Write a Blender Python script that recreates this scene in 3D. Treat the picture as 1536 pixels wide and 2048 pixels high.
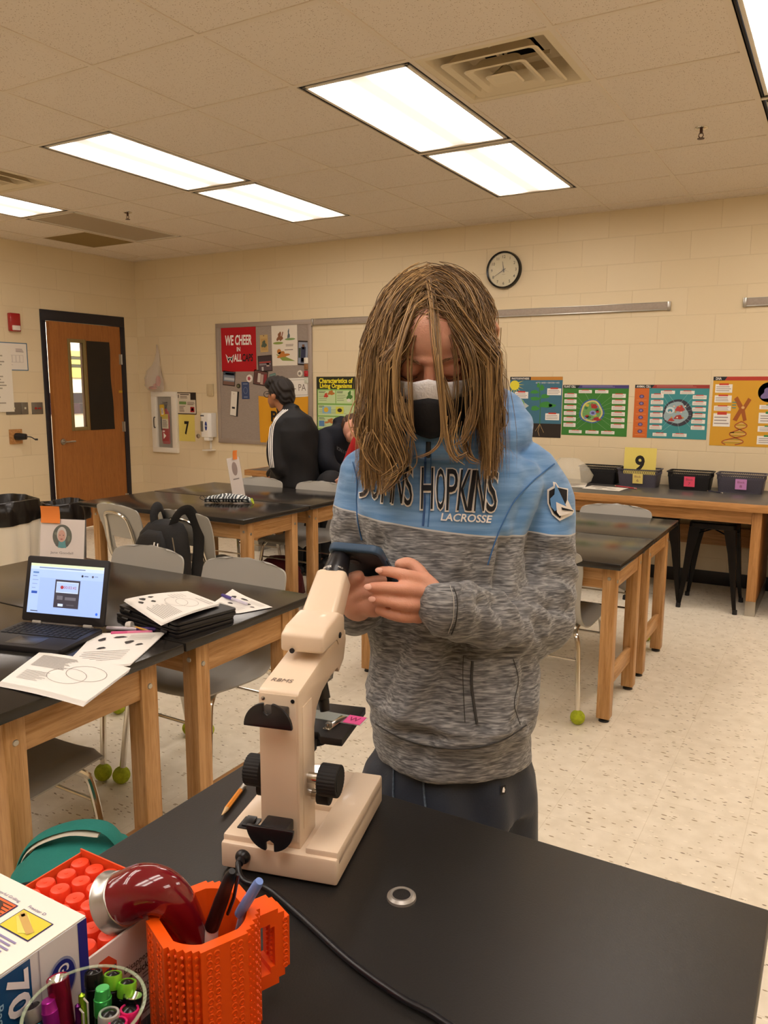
import bpy, bmesh, math, random
import numpy as np
from mathutils import Vector, Matrix, noise, Euler
from mathutils.bvhtree import BVHTree
random.seed(7)
rnd = random.Random(11)
PI = math.pi
for o in list(bpy.data.objects):
    bpy.data.objects.remove(o)
scene = bpy.context.scene
COL = scene.collection

# ---------------------------------------------------------------- camera
CAM = Vector((1.7024, -3.1269, 1.4842))
YAW, PITCH, ROLL, FPX = 0.5267, -0.1562, 0.0043, 1574.6
_cy, _sy, _cp, _sp = math.cos(YAW), math.sin(YAW), math.cos(PITCH), math.sin(PITCH)
_f = Vector((-_sy * _cp, _cy * _cp, _sp)); _r = Vector((_cy, _sy, 0)); _u = _r.cross(_f)
_cr, _sr = math.cos(ROLL), math.sin(ROLL)
CR = _r * _cr + _u * _sr; CU = -_r * _sr + _u * _cr; CF = _f
cd = bpy.data.cameras.new('camera'); cam = bpy.data.objects.new('camera', cd); COL.objects.link(cam)
cam.matrix_world = Matrix(((CR.x, CU.x, -CF.x, CAM.x), (CR.y, CU.y, -CF.y, CAM.y), (CR.z, CU.z, -CF.z, CAM.z), (0, 0, 0, 1)))
cd.sensor_fit = 'VERTICAL'; cd.sensor_height = 36.0; cd.lens = 36.0 * FPX / 2048.0
cd.clip_start = 0.02; cd.clip_end = 60
scene.camera = cam
scene.view_settings.view_transform = 'Standard'
scene.view_settings.look = 'None'
scene.view_settings.gamma = 1.0
scene.view_settings.use_curve_mapping = False
scene.view_settings.exposure = 1.62
LAMP = 3.4            # brightness of a ceiling lens
LAMP_COL = (1.0, 0.91, 0.835)
w = bpy.data.worlds.new('world'); scene.world = w; w.use_nodes = True
w.node_tree.nodes['Background'].inputs[0].default_value = (0.9, 0.8, 0.65, 1)
w.node_tree.nodes['Background'].inputs[1].default_value = 0.05

# ---- measuring helpers: a line of sight from the standing point, met with a real plane
def ray(u, v):
    return CF + CR * ((u - 768) / FPX) - CU * ((v - 1024) / FPX)
def atz(u, v, z):
    d = ray(u, v); return CAM + d * ((z - CAM.z) / d.z)
def aty(u, v, y):
    d = ray(u, v); return CAM + d * ((y - CAM.y) / d.y)
def atx(u, v, x):
    d = ray(u, v); return CAM + d * ((x - CAM.x) / d.x)
def atd(u, v, dist):
    return CAM + ray(u, v) * dist
H = 2.847; XL = -5.203; YB = 3.2516; XR = 4.3; YF = -6.0
TX, TY = 0.6102, 0.6111

# ---------------------------------------------------------------- materials
def lin(c):
    if isinstance(c, str):
        c = c.lstrip('#'); c = [int(c[i:i + 2], 16) / 255 for i in (0, 2, 4)]
    return tuple(x / 12.92 if x <= .04045 else ((x + .055) / 1.055) ** 2.4 for x in c[:3]) + (1,)
MATS = {}
def mat(name, color='#808080', rough=.5, metal=0, emit=0, var=0, vscale=8, bump=0, bscale=60, alpha=1, trans=0, ior=1.45, coat=0, stretch=None, sheen=0, sss=0, emitcol=None, col2=None):
    if name in MATS: return MATS[name]
    m = bpy.data.materials.new(name); m.use_nodes = True; MATS[name] = m
    nt = m.node_tree; b = nt.nodes['Principled BSDF']
    c = lin(color)
    b.inputs['Base Color'].default_value = c
    b.inputs['Roughness'].default_value = rough
    b.inputs['Metallic'].default_value = metal
    b.inputs['IOR'].default_value = ior
    b.inputs['Alpha'].default_value = alpha
    b.inputs['Transmission Weight'].default_value = trans
    b.inputs['Coat Weight'].default_value = coat
    b.inputs['Sheen Weight'].default_value = sheen
    if sss:
        b.inputs['Subsurface Weight'].default_value = sss
        b.inputs['Subsurface Radius'].default_value = (.012, .004, .002); b.inputs['Subsurface Scale'].default_value = 1
    if emit:
        b.inputs['Emission Color'].default_value = lin(emitcol or color)
        b.inputs['Emission Strength'].default_value = emit
    if var or bump:
        tc = nt.nodes.new('ShaderNodeTexCoord'); mp = nt.nodes.new('ShaderNodeMapping')
        nt.links.new(tc.outputs['Object'], mp.inputs[0])
        if stretch: mp.inputs['Scale'].default_value = stretch
    if var:
        n = nt.nodes.new('ShaderNodeTexNoise'); n.inputs['Scale'].default_value = vscale; n.inputs['Detail'].default_value = 4
        nt.links.new(mp.outputs[0], n.inputs['Vector'])
        r = nt.nodes.new('ShaderNodeValToRGB')
        k2 = lin(col2) if col2 else tuple(x * (1 - var) for x in c[:3]) + (1,)
        r.color_ramp.elements[0].position = .35; r.color_ramp.elements[1].position = .65
        r.color_ramp.elements[0].color = k2; r.color_ramp.elements[1].color = c
        nt.links.new(n.outputs['Fac'], r.inputs[0]); nt.links.new(r.outputs[0], b.inputs['Base Color'])
    if bump:
        n2 = nt.nodes.new('ShaderNodeTexNoise'); n2.inputs['Scale'].default_value = bscale; n2.inputs['Detail'].default_value = 3
        bp = nt.nodes.new('ShaderNodeBump'); bp.inputs['Strength'].default_value = bump; bp.inputs['Distance'].default_value = .004
        nt.links.new(mp.outputs[0], n2.inputs['Vector']); nt.links.new(n2.outputs['Fac'], bp.inputs['Height'])
        nt.links.new(bp.outputs[0], b.inputs['Normal'])
    return m
def N(m, t, **k):
    n = m.node_tree.nodes.new(t)
    for a, b in k.items(): setattr(n, a, b)
    return n
def wood(name, axis, c1, c2, rough=.42):
    m = mat(name, c1, rough)
    nt = m.node_tree; b = nt.nodes['Principled BSDF']
    tc = N(m, 'ShaderNodeTexCoord'); mp = N(m, 'ShaderNodeMapping')
    s = [22, 22, 22]; s['xyz'.index(axis)] = 1.3
    mp.inputs['Scale'].default_value = s
    oi = N(m, 'ShaderNodeObjectInfo'); va = N(m, 'ShaderNodeVectorMath'); va.operation = 'SCALE'; va.inputs[0].default_value = (17, 9, 13)
    ad = N(m, 'ShaderNodeVectorMath')
    nt.links.new(oi.outputs['Random'], va.inputs['Scale']); nt.links.new(tc.outputs['Object'], ad.inputs[0]); nt.links.new(va.outputs[0], ad.inputs[1])
    nt.links.new(ad.outputs[0], mp.inputs[0])
    n = N(m, 'ShaderNodeTexNoise'); n.inputs['Scale'].default_value = 2.2; n.inputs['Detail'].default_value = 6; n.inputs['Distortion'].default_value = .8
    n2 = N(m, 'ShaderNodeTexNoise'); n2.inputs['Scale'].default_value = 14; n2.inputs['Detail'].default_value = 3
    nt.links.new(mp.outputs[0], n.inputs['Vector']); nt.links.new(mp.outputs[0], n2.inputs['Vector'])
    r = N(m, 'ShaderNodeValToRGB'); e = r.color_ramp.elements
    e[0].position = .32; e[0].color = lin(c2); e[1].position = .62; e[1].color = lin(c1)
    nt.links.new(n.outputs['Fac'], r.inputs[0])
    mx = N(m, 'ShaderNodeMixRGB', blend_type='MULTIPLY'); mx.inputs[0].default_value = .35
    r2 = N(m, 'ShaderNodeValToRGB'); r2.color_ramp.elements[0].position = .35; r2.color_ramp.elements[0].color = (.55, .45, .35, 1); r2.color_ramp.elements[1].position = .5
    nt.links.new(n2.outputs['Fac'], r2.inputs[0]); nt.links.new(r.outputs[0], mx.inputs[1]); nt.links.new(r2.outputs[0], mx.inputs[2])
    nt.links.new(mx.outputs[0], b.inputs['Base Color'])
    return m
WX = wood('oak_along_x', 'x', '#c99c69', '#a6763f'); WY = wood('oak_along_y', 'y', '#c99c69', '#a6763f'); WZ = wood('oak_along_z', 'z', '#c99c69', '#a6763f')
CHROME = mat('chrome', '#d6d2ca', .14, 1); STEEL = mat('brushed_steel', '#b4b0a8', .32, 1)
BLK = mat('black_plastic', '#17161a', .32); BLKM = mat('matte_black', '#1b1a1b', .7)
GREYP = mat('grey_shell_plastic', '#a7a49c', .42, bump=.15, bscale=900)
BALL = mat('tennis_felt', '#b9c62c', .95, var=.3, vscale=60, bump=.8, bscale=500)
WHITE = mat('white_paper', '#f0ece6', .75); PAPERY = mat('yellow_paper', '#e8d66c', .75)
GLASS = mat('clear_glass', '#ffffff', .02, trans=1, ior=1.45)
CLEARP = mat('clear_plastic', '#f4f2ee', .08, alpha=.07)

# ---------------------------------------------------------------- shapes: (verts, faces)
def box(x0, x1, y0, y1, z0, z1, bev=0, seg=2):
    bm = bmesh.new(); bmesh.ops.create_cube(bm, size=1)
    for v in bm.verts:
        v.co = ((x0 + x1) / 2 + v.co.x * (x1 - x0), (y0 + y1) / 2 + v.co.y * (y1 - y0), (z0 + z1) / 2 + v.co.z * (z1 - z0))
    if bev: bmesh.ops.bevel(bm, geom=list(bm.edges), offset=bev, segments=seg, profile=.5, affect='EDGES')
    return unbm(bm)
def unbm(bm):
    bm.verts.ensure_lookup_table(); bm.verts.index_update()
    r = ([v.co.copy() for v in bm.verts], [[v.index for v in f.verts] for f in bm.faces]); bm.free(); return r
def rings(R, cap=True, closed=True):
    n = len(R[0]); V = [Vector(p) for r in R for p in r]; F = []
    for i in range(len(R) - 1):
        for j in range(n if closed else n - 1):
            k = (j + 1) % n; F.append([i * n + j, i * n + k, (i + 1) * n + k, (i + 1) * n + j])
    if cap: F.append(list(range(n))[::-1]); F.append([(len(R) - 1) * n + j for j in range(n)])
    return V, F
def tube(P, r, n=10, cap=True, flat=None):
    P = [Vector(p) for p in P]; L = len(P)
    if not hasattr(r, '__len__'): r = [r] * L
    R = []; prev = None
    for i in range(L):
        t = (P[min(i + 1, L - 1)] - P[max(i - 1, 0)]).normalized()
        if prev is None:
            a = Vector((0, 0, 1)) if abs(t.z) < .9 else Vector((1, 0, 0)); x = t.cross(a).normalized()
        else: x = (prev - t * prev.dot(t)).normalized()
        prev = x; y = t.cross(x)
        fl = flat or 1
        R.append([P[i] + (x * math.cos(2 * PI * k / n) + y * math.sin(2 * PI * k / n) * fl) * r[i] for k in range(n)])
    return rings(R, cap)
def cyl(p0, p1, r0, r1=None, n=24): return tube([p0, p1], [r0, r0 if r1 is None else r1], n)
def smooth_path(P, sub=6):
    P = [Vector(p) for p in P]; out = []
    for i in range(len(P) - 1):
        a = P[max(i - 1, 0)]; b = P[i]; c = P[i + 1]; d = P[min(i + 2, len(P) - 1)]
        for k in range(sub):
            t = k / sub
            out.append(.5 * ((2 * b) + (c - a) * t + (2 * a - 5 * b + 4 * c - d) * t * t + (3 * b - a - 3 * c + d) * t ** 3))
    out.append(P[-1]); return out
def lathe(prof, n=32, cap=True):
    return rings([[Vector((r * math.cos(2 * PI * k / n), r * math.sin(2 * PI * k / n), z)) for k in range(n)] for r, z in prof], cap)
def prism(pts, z0, z1):
    n = len(pts); V = [Vector((p[0], p[1], z0)) for p in pts] + [Vector((p[0], p[1], z1)) for p in pts]
    F = [list(range(n))[::-1], list(range(n, 2 * n))] + [[i, (i + 1) % n, n + (i + 1) % n, n + i] for i in range(n)]
    return V, F
def bevprism(pts, z0, z1, bev, seg=2):
    V, F = prism(pts, z0, z1); bm = bmesh.new(); vs = [bm.verts.new(v) for v in V]
    for f in F: bm.faces.new([vs[i] for i in f])
    bmesh.ops.recalc_face_normals(bm, faces=bm.faces)
    bmesh.ops.bevel(bm, geom=list(bm.edges), offset=bev, segments=seg, profile=.5, affect='EDGES')
    return unbm(bm)
def sphere(c, r, n=16, m=10):
    if not hasattr(r, '__len__'): r = (r, r, r)
    R = []
    for i in range(1, m):
        a = PI * i / m
        R.append([Vector((c[0] + r[0] * math.sin(a) * math.cos(2 * PI * k / n), c[1] + r[1] * math.sin(a) * math.sin(2 * PI * k / n), c[2] - r[2] * math.cos(a))) for k in range(n)])
    V, F = rings(R, False); b = len(V); V += [Vector((c[0], c[1], c[2] - r[2])), Vector((c[0], c[1], c[2] + r[2]))]
    for k in range(n):
        F.append([b, (k + 1) % n, k]); o = (m - 2) * n; F.append([b + 1, o + k, o + (k + 1) % n])
    return V, F
def rrect(w, h, r, n=5, cx=0, cy=0):
    P = []
    for (sx, sy, a0) in ((1, 1, 0), (-1, 1, 90), (-1, -1, 180), (1, -1, 270)):
        for i in range(n + 1):
            a = math.radians(a0 + 90 * i / n); P.append((cx + sx * (w / 2 - r) + r * math.cos(a), cy + sy * (h / 2 - r) + r * math.sin(a)))
    return P
def xf(s, M): return ([M @ v for v in s[0]], s[1]) + tuple(s[2:])
def mi(s, i): return (s[0], s[1], i)
def T(x, y, z): return Matrix.Translation((x, y, z))
def RX(a): return Matrix.Rotation(math.radians(a), 4, 'X')
def RY(a): return Matrix.Rotation(math.radians(a), 4, 'Y')
def RZ(a): return Matrix.Rotation(math.radians(a), 4, 'Z')
def SC(x, y, z): return Matrix.Diagonal((x, y, z, 1))
def frame(o, x, y, z): return Matrix(((x.x, y.x, z.x, o.x), (x.y, y.y, z.y, o.y), (x.z, y.z, z.z, o.z), (0, 0, 0, 1)))
XZ = Matrix(((1, 0, 0, 0), (0, 0, -1, 0), (0, 1, 0, 0), (0, 0, 0, 1)))   # drawing plane (x,y) stood upright facing -y
_tc = {}
def text(s, x=0, y=0, h=.1, w=None, align='L', extrude=0, bold=0, shear=0, z=0):
    """flat lettering: cap height h, fitted to width w when given"""
    key = (s, bold, shear, round(extrude / h, 4))
    if key not in _tc:
        cu = bpy.data.curves.new('lettering', 'FONT'); cu.body = s; cu.offset = bold; cu.shear = shear; cu.resolution_u = 3; cu.extrude = extrude / h * .7
        ob = bpy.data.objects.new('lettering', cu); COL.objects.link(ob)
        dg = bpy.context.evaluated_depsgraph_get(); me = bpy.data.meshes.new_from_object(ob.evaluated_get(dg))
        _tc[key] = ([v.co.copy() for v in me.vertices], [list(p.vertices) for p in me.polygons])
        bpy.data.objects.remove(ob); bpy.data.curves.remove(cu); bpy.data.meshes.remove(me)
    V, F = _tc[key]
    if not V: return [], []
    k = h / .7; x0 = min(v.x for v in V); x1 = max(v.x for v in V)
    kx = k if w is None else w / (x1 - x0)
    wd = (x1 - x0) * kx; ox = {'L': 0, 'C': -wd / 2, 'R': -wd}[align]
    return [Vector((x + ox + (v.x - x0) * kx, y + v.y * k, z + v.z * k)) for v in V], F

def make_mesh(name, shapes, mats, smooth=True, angle=35):
    if not isinstance(mats, (list, tuple)): mats = [mats]
    V = []; F = []; MI = []
    for s in shapes:
        if not s[0]: continue
        o = len(V); V += s[0]; F += [[i + o for i in f] for f in s[1]]; MI += [s[2] if len(s) > 2 else 0] * len(s[1])
    me = bpy.data.meshes.new(name); me.from_pydata(V, [], F)
    for m in mats: me.materials.append(m)
    me.polygons.foreach_set('material_index', MI)
    bm = bmesh.new(); bm.from_mesh(me); bmesh.ops.recalc_face_normals(bm, faces=bm.faces); bm.to_mesh(me); bm.free()
    if smooth:
        me.polygons.foreach_set('use_smooth', [True] * len(me.polygons)); me.set_sharp_from_angle(angle=math.radians(angle))
    me.update(); return me
def part(name, shapes, mats, parent=None, label=None, smooth=True, angle=35, M=None):
    if isinstance(shapes, tuple): shapes = [shapes]
    if M is not None: shapes = [xf(s, M) for s in shapes]
    o = bpy.data.objects.new(name, make_mesh(name, shapes, mats, smooth, angle)); COL.objects.link(o)
    if parent is not None: o.parent = parent
    if label: o['label'] = label
    return o
def tag(o, label=None, cat=None, group=None, kind=None):
    if label: o['label'] = label
    if cat: o['category'] = cat
    if group: o['group'] = group
    if kind: o['kind'] = kind
    return o
def thing(name, label, cat, loc=(0, 0, 0), rz=0, group=None):
    o = bpy.data.objects.new(name, None); COL.objects.link(o); o.empty_display_size = .05
    o.location = loc; o.rotation_euler = (0, 0, math.radians(rz)); return tag(o, label, cat, group)
def solo(name, shapes, mats, label, cat, loc=(0, 0, 0), rz=0, group=None, **k):
    o = part(name, shapes, mats, None, **k); o.location = loc; o.rotation_euler = (0, 0, math.radians(rz)); return tag(o, label, cat, group)
def struct(name, shapes, mats, **k):
    o = part(name, shapes, mats, **k); o['kind'] = 'structure'; return o
def dup(root, loc=None, rz=None, label=None, group=None, M=None):
    kids = {}
    for o in bpy.data.objects:
        if o.parent: kids.setdefault(o.parent.name, []).append(o)
    def rec(o, par):
        c = o.copy(); COL.objects.link(c); c.parent = par
        for ch in kids.get(o.name, []): rec(ch, c)
        return c
    r = rec(root, None)
    if loc is not None: r.location = loc
    if rz is not None: r.rotation_euler = (0, 0, math.radians(rz))
    if M is not None: r.matrix_world = M
    if label: r['label'] = label
    if group: r['group'] = group
    return r

# ---- a flat printed sheet, one mesh; drawn in metres from its lower left corner, stood up facing -y
class Sheet:
    def __init__(s, w, h, base='#f0ece6', thick=.001):
        s.w, s.h = w, h; s.cols = [base]; s.S = [mi(box(0, w, 0, h, -thick, 0), 0)]; s.rough = .7
    def c(s, col):
        if col not in s.cols: s.cols.append(col)
        return s.cols.index(col)
    def poly(s, P, col, z=1):
        P = [(x * s.w, (1 - y) * s.h) for x, y in P]
        s.S.append(([Vector((x, y, z * .0003)) for x, y in P], [list(range(len(P)))], s.c(col)))
    def rect(s, x0, y0, x1, y1, col, z=1): s.poly([(x0, y0), (x1, y0), (x1, y1), (x0, y1)], col, z)
    def ell(s, cx, cy, rx, ry, col, z=1, n=28, wob=0, rot=0):
        P = []
        for i in range(n):
            a = 2 * PI * i / n; k = 1 + wob * math.sin(a * 3 + rot) + wob * .7 * math.sin(a * 5 + 1 + rot)
            P.append((cx + rx * k * math.cos(a), cy + ry * k * math.sin(a)))
        s.poly(P, col, z)
    def line(s, x0, y0, x1, y1, w, col, z=1):
        dx, dy = (x1 - x0) * s.w, (y1 - y0) * s.h; L = math.hypot(dx, dy) or 1; nx, ny = -dy / L * w / 2 / s.w, dx / L * w / 2 / s.h
        s.poly([(x0 + nx, y0 + ny), (x1 + nx, y1 + ny), (x1 - nx, y1 - ny), (x0 - nx, y0 - ny)], col, z)
    def curve(s, P, w, col, z=1):
        for a, b in zip(P, P[1:]): s.line(*a, *b, w, col, z)
    def ring(s, cx, cy, rx, ry, w, col, z=1, n=28):
        P = [(cx + rx * math.cos(2 * PI * i / n), cy + ry * math.sin(2 * PI * i / n)) for i in range(n + 1)]; s.curve(P, w, col, z)
    def text(s, t, x, y, h, col, w=None, align='L', z=2, bold=0, shear=0):
        V, F = text(t, x * s.w, (1 - y) * s.h, h * s.h, None if w is None else w * s.w, align, 0, bold, shear, z * .0003)
        if V: s.S.append((V, F, s.c(col)))
    def para(s, x0, y0, x1, y1, n, col='#555555', z=2, fill=.45, jit=.3):
        d = (y1 - y0) / n
        for i in range(n):
            e = x1 - (x1 - x0) * jit * rnd.random(); s.rect(x0, y0 + d * i, e, y0 + d * (i + fill), col, z)
    def mats(s, pre): return [mat('ink_' + c.lstrip('#') + ('_%d' % int(s.rough * 100)), c, s.rough) for c in s.cols]
    def shapes(s, M=None): return [xf(q, M) if M else q for q in s.S]
    def make(s, name, label, cat, M=None, group=None, parent=None):
        """own mesh in local sheet coords; M places it (upright XZ default)"""
        if parent is not None:
            return part(name, [xf(q, M if M else XZ) for q in s.S], s.mats(name), parent, label, smooth=False)
        o = part(name, s.S, s.mats(name), None, smooth=False); o.matrix_world = M if M else XZ
        return tag(o, label, cat, group)
def wallM(x, z, out=.002, rot=0):      # lower left corner on the far wall
    return T(x, YB - out, z) @ XZ @ RZ(rot)
def wallsheet(sh, name, label, cat, x0, ztop, out=.002, rot=0, group=None):
    return sh.make(name, label, cat, wallM(x0, ztop - sh.h, out, rot), group)
LW = Matrix(((0, 0, 1, 0), (1, 0, 0, 0), (0, 1, 0, 0), (0, 0, 0, 1)))    # drawing plane on the left wall (x->+y, y->z, out -> +x)
def leftM(y, z, out=.002): return T(XL + out, y, z) @ LW
# ================================================================ the room
def wallmat(name, axis):
    m = mat(name, '#e2d0ac', .55); nt = m.node_tree; b = nt.nodes['Principled BSDF']
    tc = N(m, 'ShaderNodeTexCoord'); sx = N(m, 'ShaderNodeSeparateXYZ'); cx = N(m, 'ShaderNodeCombineXYZ')
    nt.links.new(tc.outputs['Object'], sx.inputs[0]); nt.links.new(sx.outputs[axis], cx.inputs[0]); nt.links.new(sx.outputs['Z'], cx.inputs[1])
    br = N(m, 'ShaderNodeTexBrick'); br.offset = .5
    for k, v in (('Scale', 1), ('Mortar Size', .004), ('Mortar Smooth', .6), ('Brick Width', .4064), ('Row Height', .2032), ('Bias', 0)): br.inputs[k].default_value = v
    br.inputs['Color1'].default_value = lin('#e3d1ae'); br.inputs['Color2'].default_value = lin('#e0cda8'); br.inputs['Mortar'].default_value = lin('#dcc9a5')
    nt.links.new(cx.outputs[0], br.inputs['Vector']); nt.links.new(br.outputs['Color'], b.inputs['Base Color'])
    n = N(m, 'ShaderNodeTexNoise'); n.inputs['Scale'].default_value = 90; n.inputs['Detail'].default_value = 4; nt.links.new(tc.outputs['Object'], n.inputs['Vector'])
    mu = N(m, 'ShaderNodeMath', operation='MULTIPLY'); mu.inputs[1].default_value = -1; nt.links.new(br.outputs['Fac'], mu.inputs[0])
    m2 = N(m, 'ShaderNodeMath', operation='MULTIPLY_ADD'); m2.inputs[1].default_value = .12; nt.links.new(n.outputs['Fac'], m2.inputs[0]); nt.links.new(mu.outputs[0], m2.inputs[2])
    bp = N(m, 'ShaderNodeBump'); bp.inputs['Strength'].default_value = .4; bp.inputs['Distance'].default_value = .004
    nt.links.new(m2.outputs[0], bp.inputs['Height']); nt.links.new(bp.outputs[0], b.inputs['Normal']); return m
WMX = wallmat('painted_block_far', 'X'); WMY = wallmat('painted_block_side', 'Y')
# floor: vinyl tiles with dark flecks
fm = mat('vinyl_floor', '#cbbd9f', .38); nt = fm.node_tree; b = nt.nodes['Principled BSDF']
tc = N(fm, 'ShaderNodeTexCoord')
def flecks(scale, thr, rotz, sx_):
    mp = N(fm, 'ShaderNodeMapping'); mp.inputs['Rotation'].default_value = (0, 0, rotz); mp.inputs['Scale'].default_value = (scale * sx_, scale, scale); nt.links.new(tc.outputs['Object'], mp.inputs[0])
    v = N(fm, 'ShaderNodeTexVoronoi'); v.inputs['Scale'].default_value = 1; nt.links.new(mp.outputs[0], v.inputs['Vector'])
    n = N(fm, 'ShaderNodeTexNoise'); n.inputs['Scale'].default_value = 9; nt.links.new(tc.outputs['Object'], n.inputs['Vector'])
    sc = N(fm, 'ShaderNodeSeparateColor'); nt.links.new(v.outputs['Color'], sc.inputs[0])
    ra = N(fm, 'ShaderNodeMath', operation='MULTIPLY'); ra.inputs[1].default_value = thr; nt.links.new(sc.outputs[0], ra.inputs[0])
    lt = N(fm, 'ShaderNodeMath', operation='LESS_THAN'); nt.links.new(v.outputs['Distance'], lt.inputs[0]); nt.links.new(ra.outputs[0], lt.inputs[1])
    g = N(fm, 'ShaderNodeMath', operation='GREATER_THAN'); g.inputs[1].default_value = .62; nt.links.new(sc.outputs[1], g.inputs[0])
    mu = N(fm, 'ShaderNodeMath', operation='MULTIPLY'); nt.links.new(lt.outputs[0], mu.inputs[0]); nt.links.new(g.outputs[0], mu.inputs[1]); return mu
base = N(fm, 'ShaderNodeTexNoise'); base.inputs['Scale'].default_value = 16; base.inputs['Detail'].default_value = 6; nt.links.new(tc.outputs['Object'], base.inputs['Vector'])
rp = N(fm, 'ShaderNodeValToRGB'); rp.color_ramp.elements[0].color = lin('#ded3bd'); rp.color_ramp.elements[1].color = lin('#e9dfcb'); rp.color_ramp.elements[0].position = .35; rp.color_ramp.elements[1].position = .65
nt.links.new(base.outputs['Fac'], rp.inputs[0]); cur = rp.outputs[0]
for (sc_, th, rz_, sx_, c_) in ((72, .3, .3, .35, '#a08d6e'), (90, .3, 1.5, .35, '#a99777'), (60, .2, .9, .4, '#6f5e48'), (80, .3, 2.3, .4, '#f0e6d2')):
    f_ = flecks(sc_, th, rz_, sx_); mx = N(fm, 'ShaderNodeMixRGB'); mx.inputs[2].default_value = lin(c_)
    nt.links.new(f_.outputs[0], mx.inputs[0]); nt.links.new(cur, mx.inputs[1]); cur = mx.outputs[0]
br = N(fm, 'ShaderNodeTexBrick'); br.offset = 0
for k, v in (('Scale', 1), ('Mortar Size', .0012), ('Brick Width', .3048), ('Row Height', .3048), ('Mortar Smooth', .5)): br.inputs[k].default_value = v
nt.links.new(tc.outputs['Object'], br.inputs['Vector'])
mx = N(fm, 'ShaderNodeMixRGB'); mx.inputs[2].default_value = lin('#c4b597'); ms = N(fm, 'ShaderNodeMath', operation='MULTIPLY'); ms.inputs[1].default_value = .55
nt.links.new(br.outputs['Fac'], ms.inputs[0]); nt.links.new(ms.outputs[0], mx.inputs[0]); nt.links.new(cur, mx.inputs[1]); nt.links.new(mx.outputs[0], b.inputs['Base Color'])
struct('floor', [box(XL - 1.7, XR, YF, YB, -.08, 0)], fm, smooth=False)
# walls
struct('wall_back', [box(XL - .2, XR, YB, YB + .2, 0, 3.1)], WMX, smooth=False)
DY0, DY1, DZ = YB - 1.236, YB - .187, 2.235      # outer edges of the door frame in the left wall
struct('wall_left', [box(XL - .2, XL, YF, DY0, 0, 3.1), box(XL - .2, XL, DY1, YB, 0, 3.1), box(XL - .2, XL, DY0, DY1, DZ, 3.1)], WMY, smooth=False)
struct('wall_right', [box(XR, XR + .2, YF, YB + .2, 0, 3.1)], WMY, smooth=False)
struct('wall_front', [box(XL - .2, XR + .2, YF - .2, YF, 0, 3.1)], WMX, smooth=False)
BASEM = mat('black_vinyl_base', '#1d1a19', .5)
struct('baseboard_back', [box(XL, XR, YB - .006, YB, 0, .105, .002)], BASEM)
struct('baseboard_left', [box(XL, XL + .006, YF, DY0, 0, .105, .002), box(XL, XL + .006, DY1, YB, 0, .105, .002)], BASEM)
# corridor beyond the door
cw = mat('corridor_paint', '#efe9da', .6); ct = mat('corridor_tile', '#2b2932', .35); ct2 = mat('corridor_tile_plum', '#46323f', .35)
struct('wall_corridor', [mi(box(XL - 1.9, XL - 1.7, -1, YB + 2.5, 0, 3.1), 0)] + [mi(box(XL - 1.7, XL - 1.69, 1 + k * .2 + .004, 1.196 + k * .2, 1.14 + r * .135, 1.271 + r * .135), 1 + (r + k) % 2 * (r == 0)) for k in range(20) for r in range(2)], [cw, ct, ct2], smooth=False)
struct('ceiling_corridor', [box(XL - 1.9, XL - .2, -1, YB + 2.5, 2.8, 2.9)], cw, smooth=False)
struct('wall_corridor_end', [box(XL - 1.9, XL - .2, YB + 2.5, YB + 2.6, 0, 3.1), box(XL - 1.9, XL - .2, -1.1, -1, 0, 3.1)], cw, smooth=False)
struct('floor_corridor', [box(XL - 1.9, XL - .2, YB, YB + 2.5, -.08, 0)], fm, smooth=False)
al = bpy.data.lights.new('corridor_fill_light', 'AREA'); al.energy = 42; al.size = 1.2; al.color = (1, .93, .82); ao = bpy.data.objects.new('corridor_fill_light', al); ao.location = (XL - .95, 3.4, 2.75); COL.objects.link(ao)  # unseen area light, added to brighten the corridor behind the door glass
sg = Sheet(.75, .34, '#f2ead0'); sg.rect(0, 0, 1, 1, '#e6d768'); sg.para(.08, .2, .92, .8, 2, '#3a3a2a', jit=.1)
sg.make('poster', 'yellow lettered poster on the corridor wall, seen through the door glass', 'poster', T(XL - 1.685, 3.58, 1.60) @ LW)

# ceiling: tile cells with openings for lights and vents
UX0, UX1, VY0, VY1 = -9, 8, -10, 5
FIX = [(-1, 0), (-1, 2), (-4, 0), (-4, 2), (-7, 0), (-7, 2), (2, 0), (2, 2), (-1, -5), (2, -5), (-4, -5), (-7, -5), (-1, -7), (-4, -7), (2, -7), (5, 0), (5, 2), (5, -5)]
UNLIT = (-7, 2)
VENT = [(0, 0), (-6, 0), (1, -7)]
hole = set()
for (a, c) in FIX: hole |= {(a, c), (a, c + 1)}
hole |= set(VENT)
tm = mat('ceiling_tile', '#cbb69c', .9); nt = tm.node_tree; b = nt.nodes['Principled BSDF']
tc = N(tm, 'ShaderNodeTexCoord'); mp = N(tm, 'ShaderNodeMapping'); mp.inputs['Scale'].default_value = (1, 1, 1); nt.links.new(tc.outputs['Object'], mp.inputs[0])
v = N(tm, 'ShaderNodeTexVoronoi'); v.inputs['Scale'].default_value = 120; nt.links.new(mp.outputs[0], v.inputs['Vector'])
sc = N(tm, 'ShaderNodeSeparateColor'); nt.links.new(v.outputs['Color'], sc.inputs[0])
ra = N(tm, 'ShaderNodeMath', operation='MULTIPLY'); ra.inputs[1].default_value = .33; nt.links.new(sc.outputs[0], ra.inputs[0])
lt = N(tm, 'ShaderNodeMath', operation='LESS_THAN'); nt.links.new(v.outputs['Distance'], lt.inputs[0]); nt.links.new(ra.outputs[0], lt.inputs[1])
mx = N(tm, 'ShaderNodeMixRGB'); mx.inputs[1].default_value = lin('#e9dccb'); mx.inputs[2].default_value = lin('#bda88f'); nt.links.new(lt.outputs[0], mx.inputs[0])
nt.links.new(mx.outputs[0], b.inputs['Base Color'])
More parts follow.
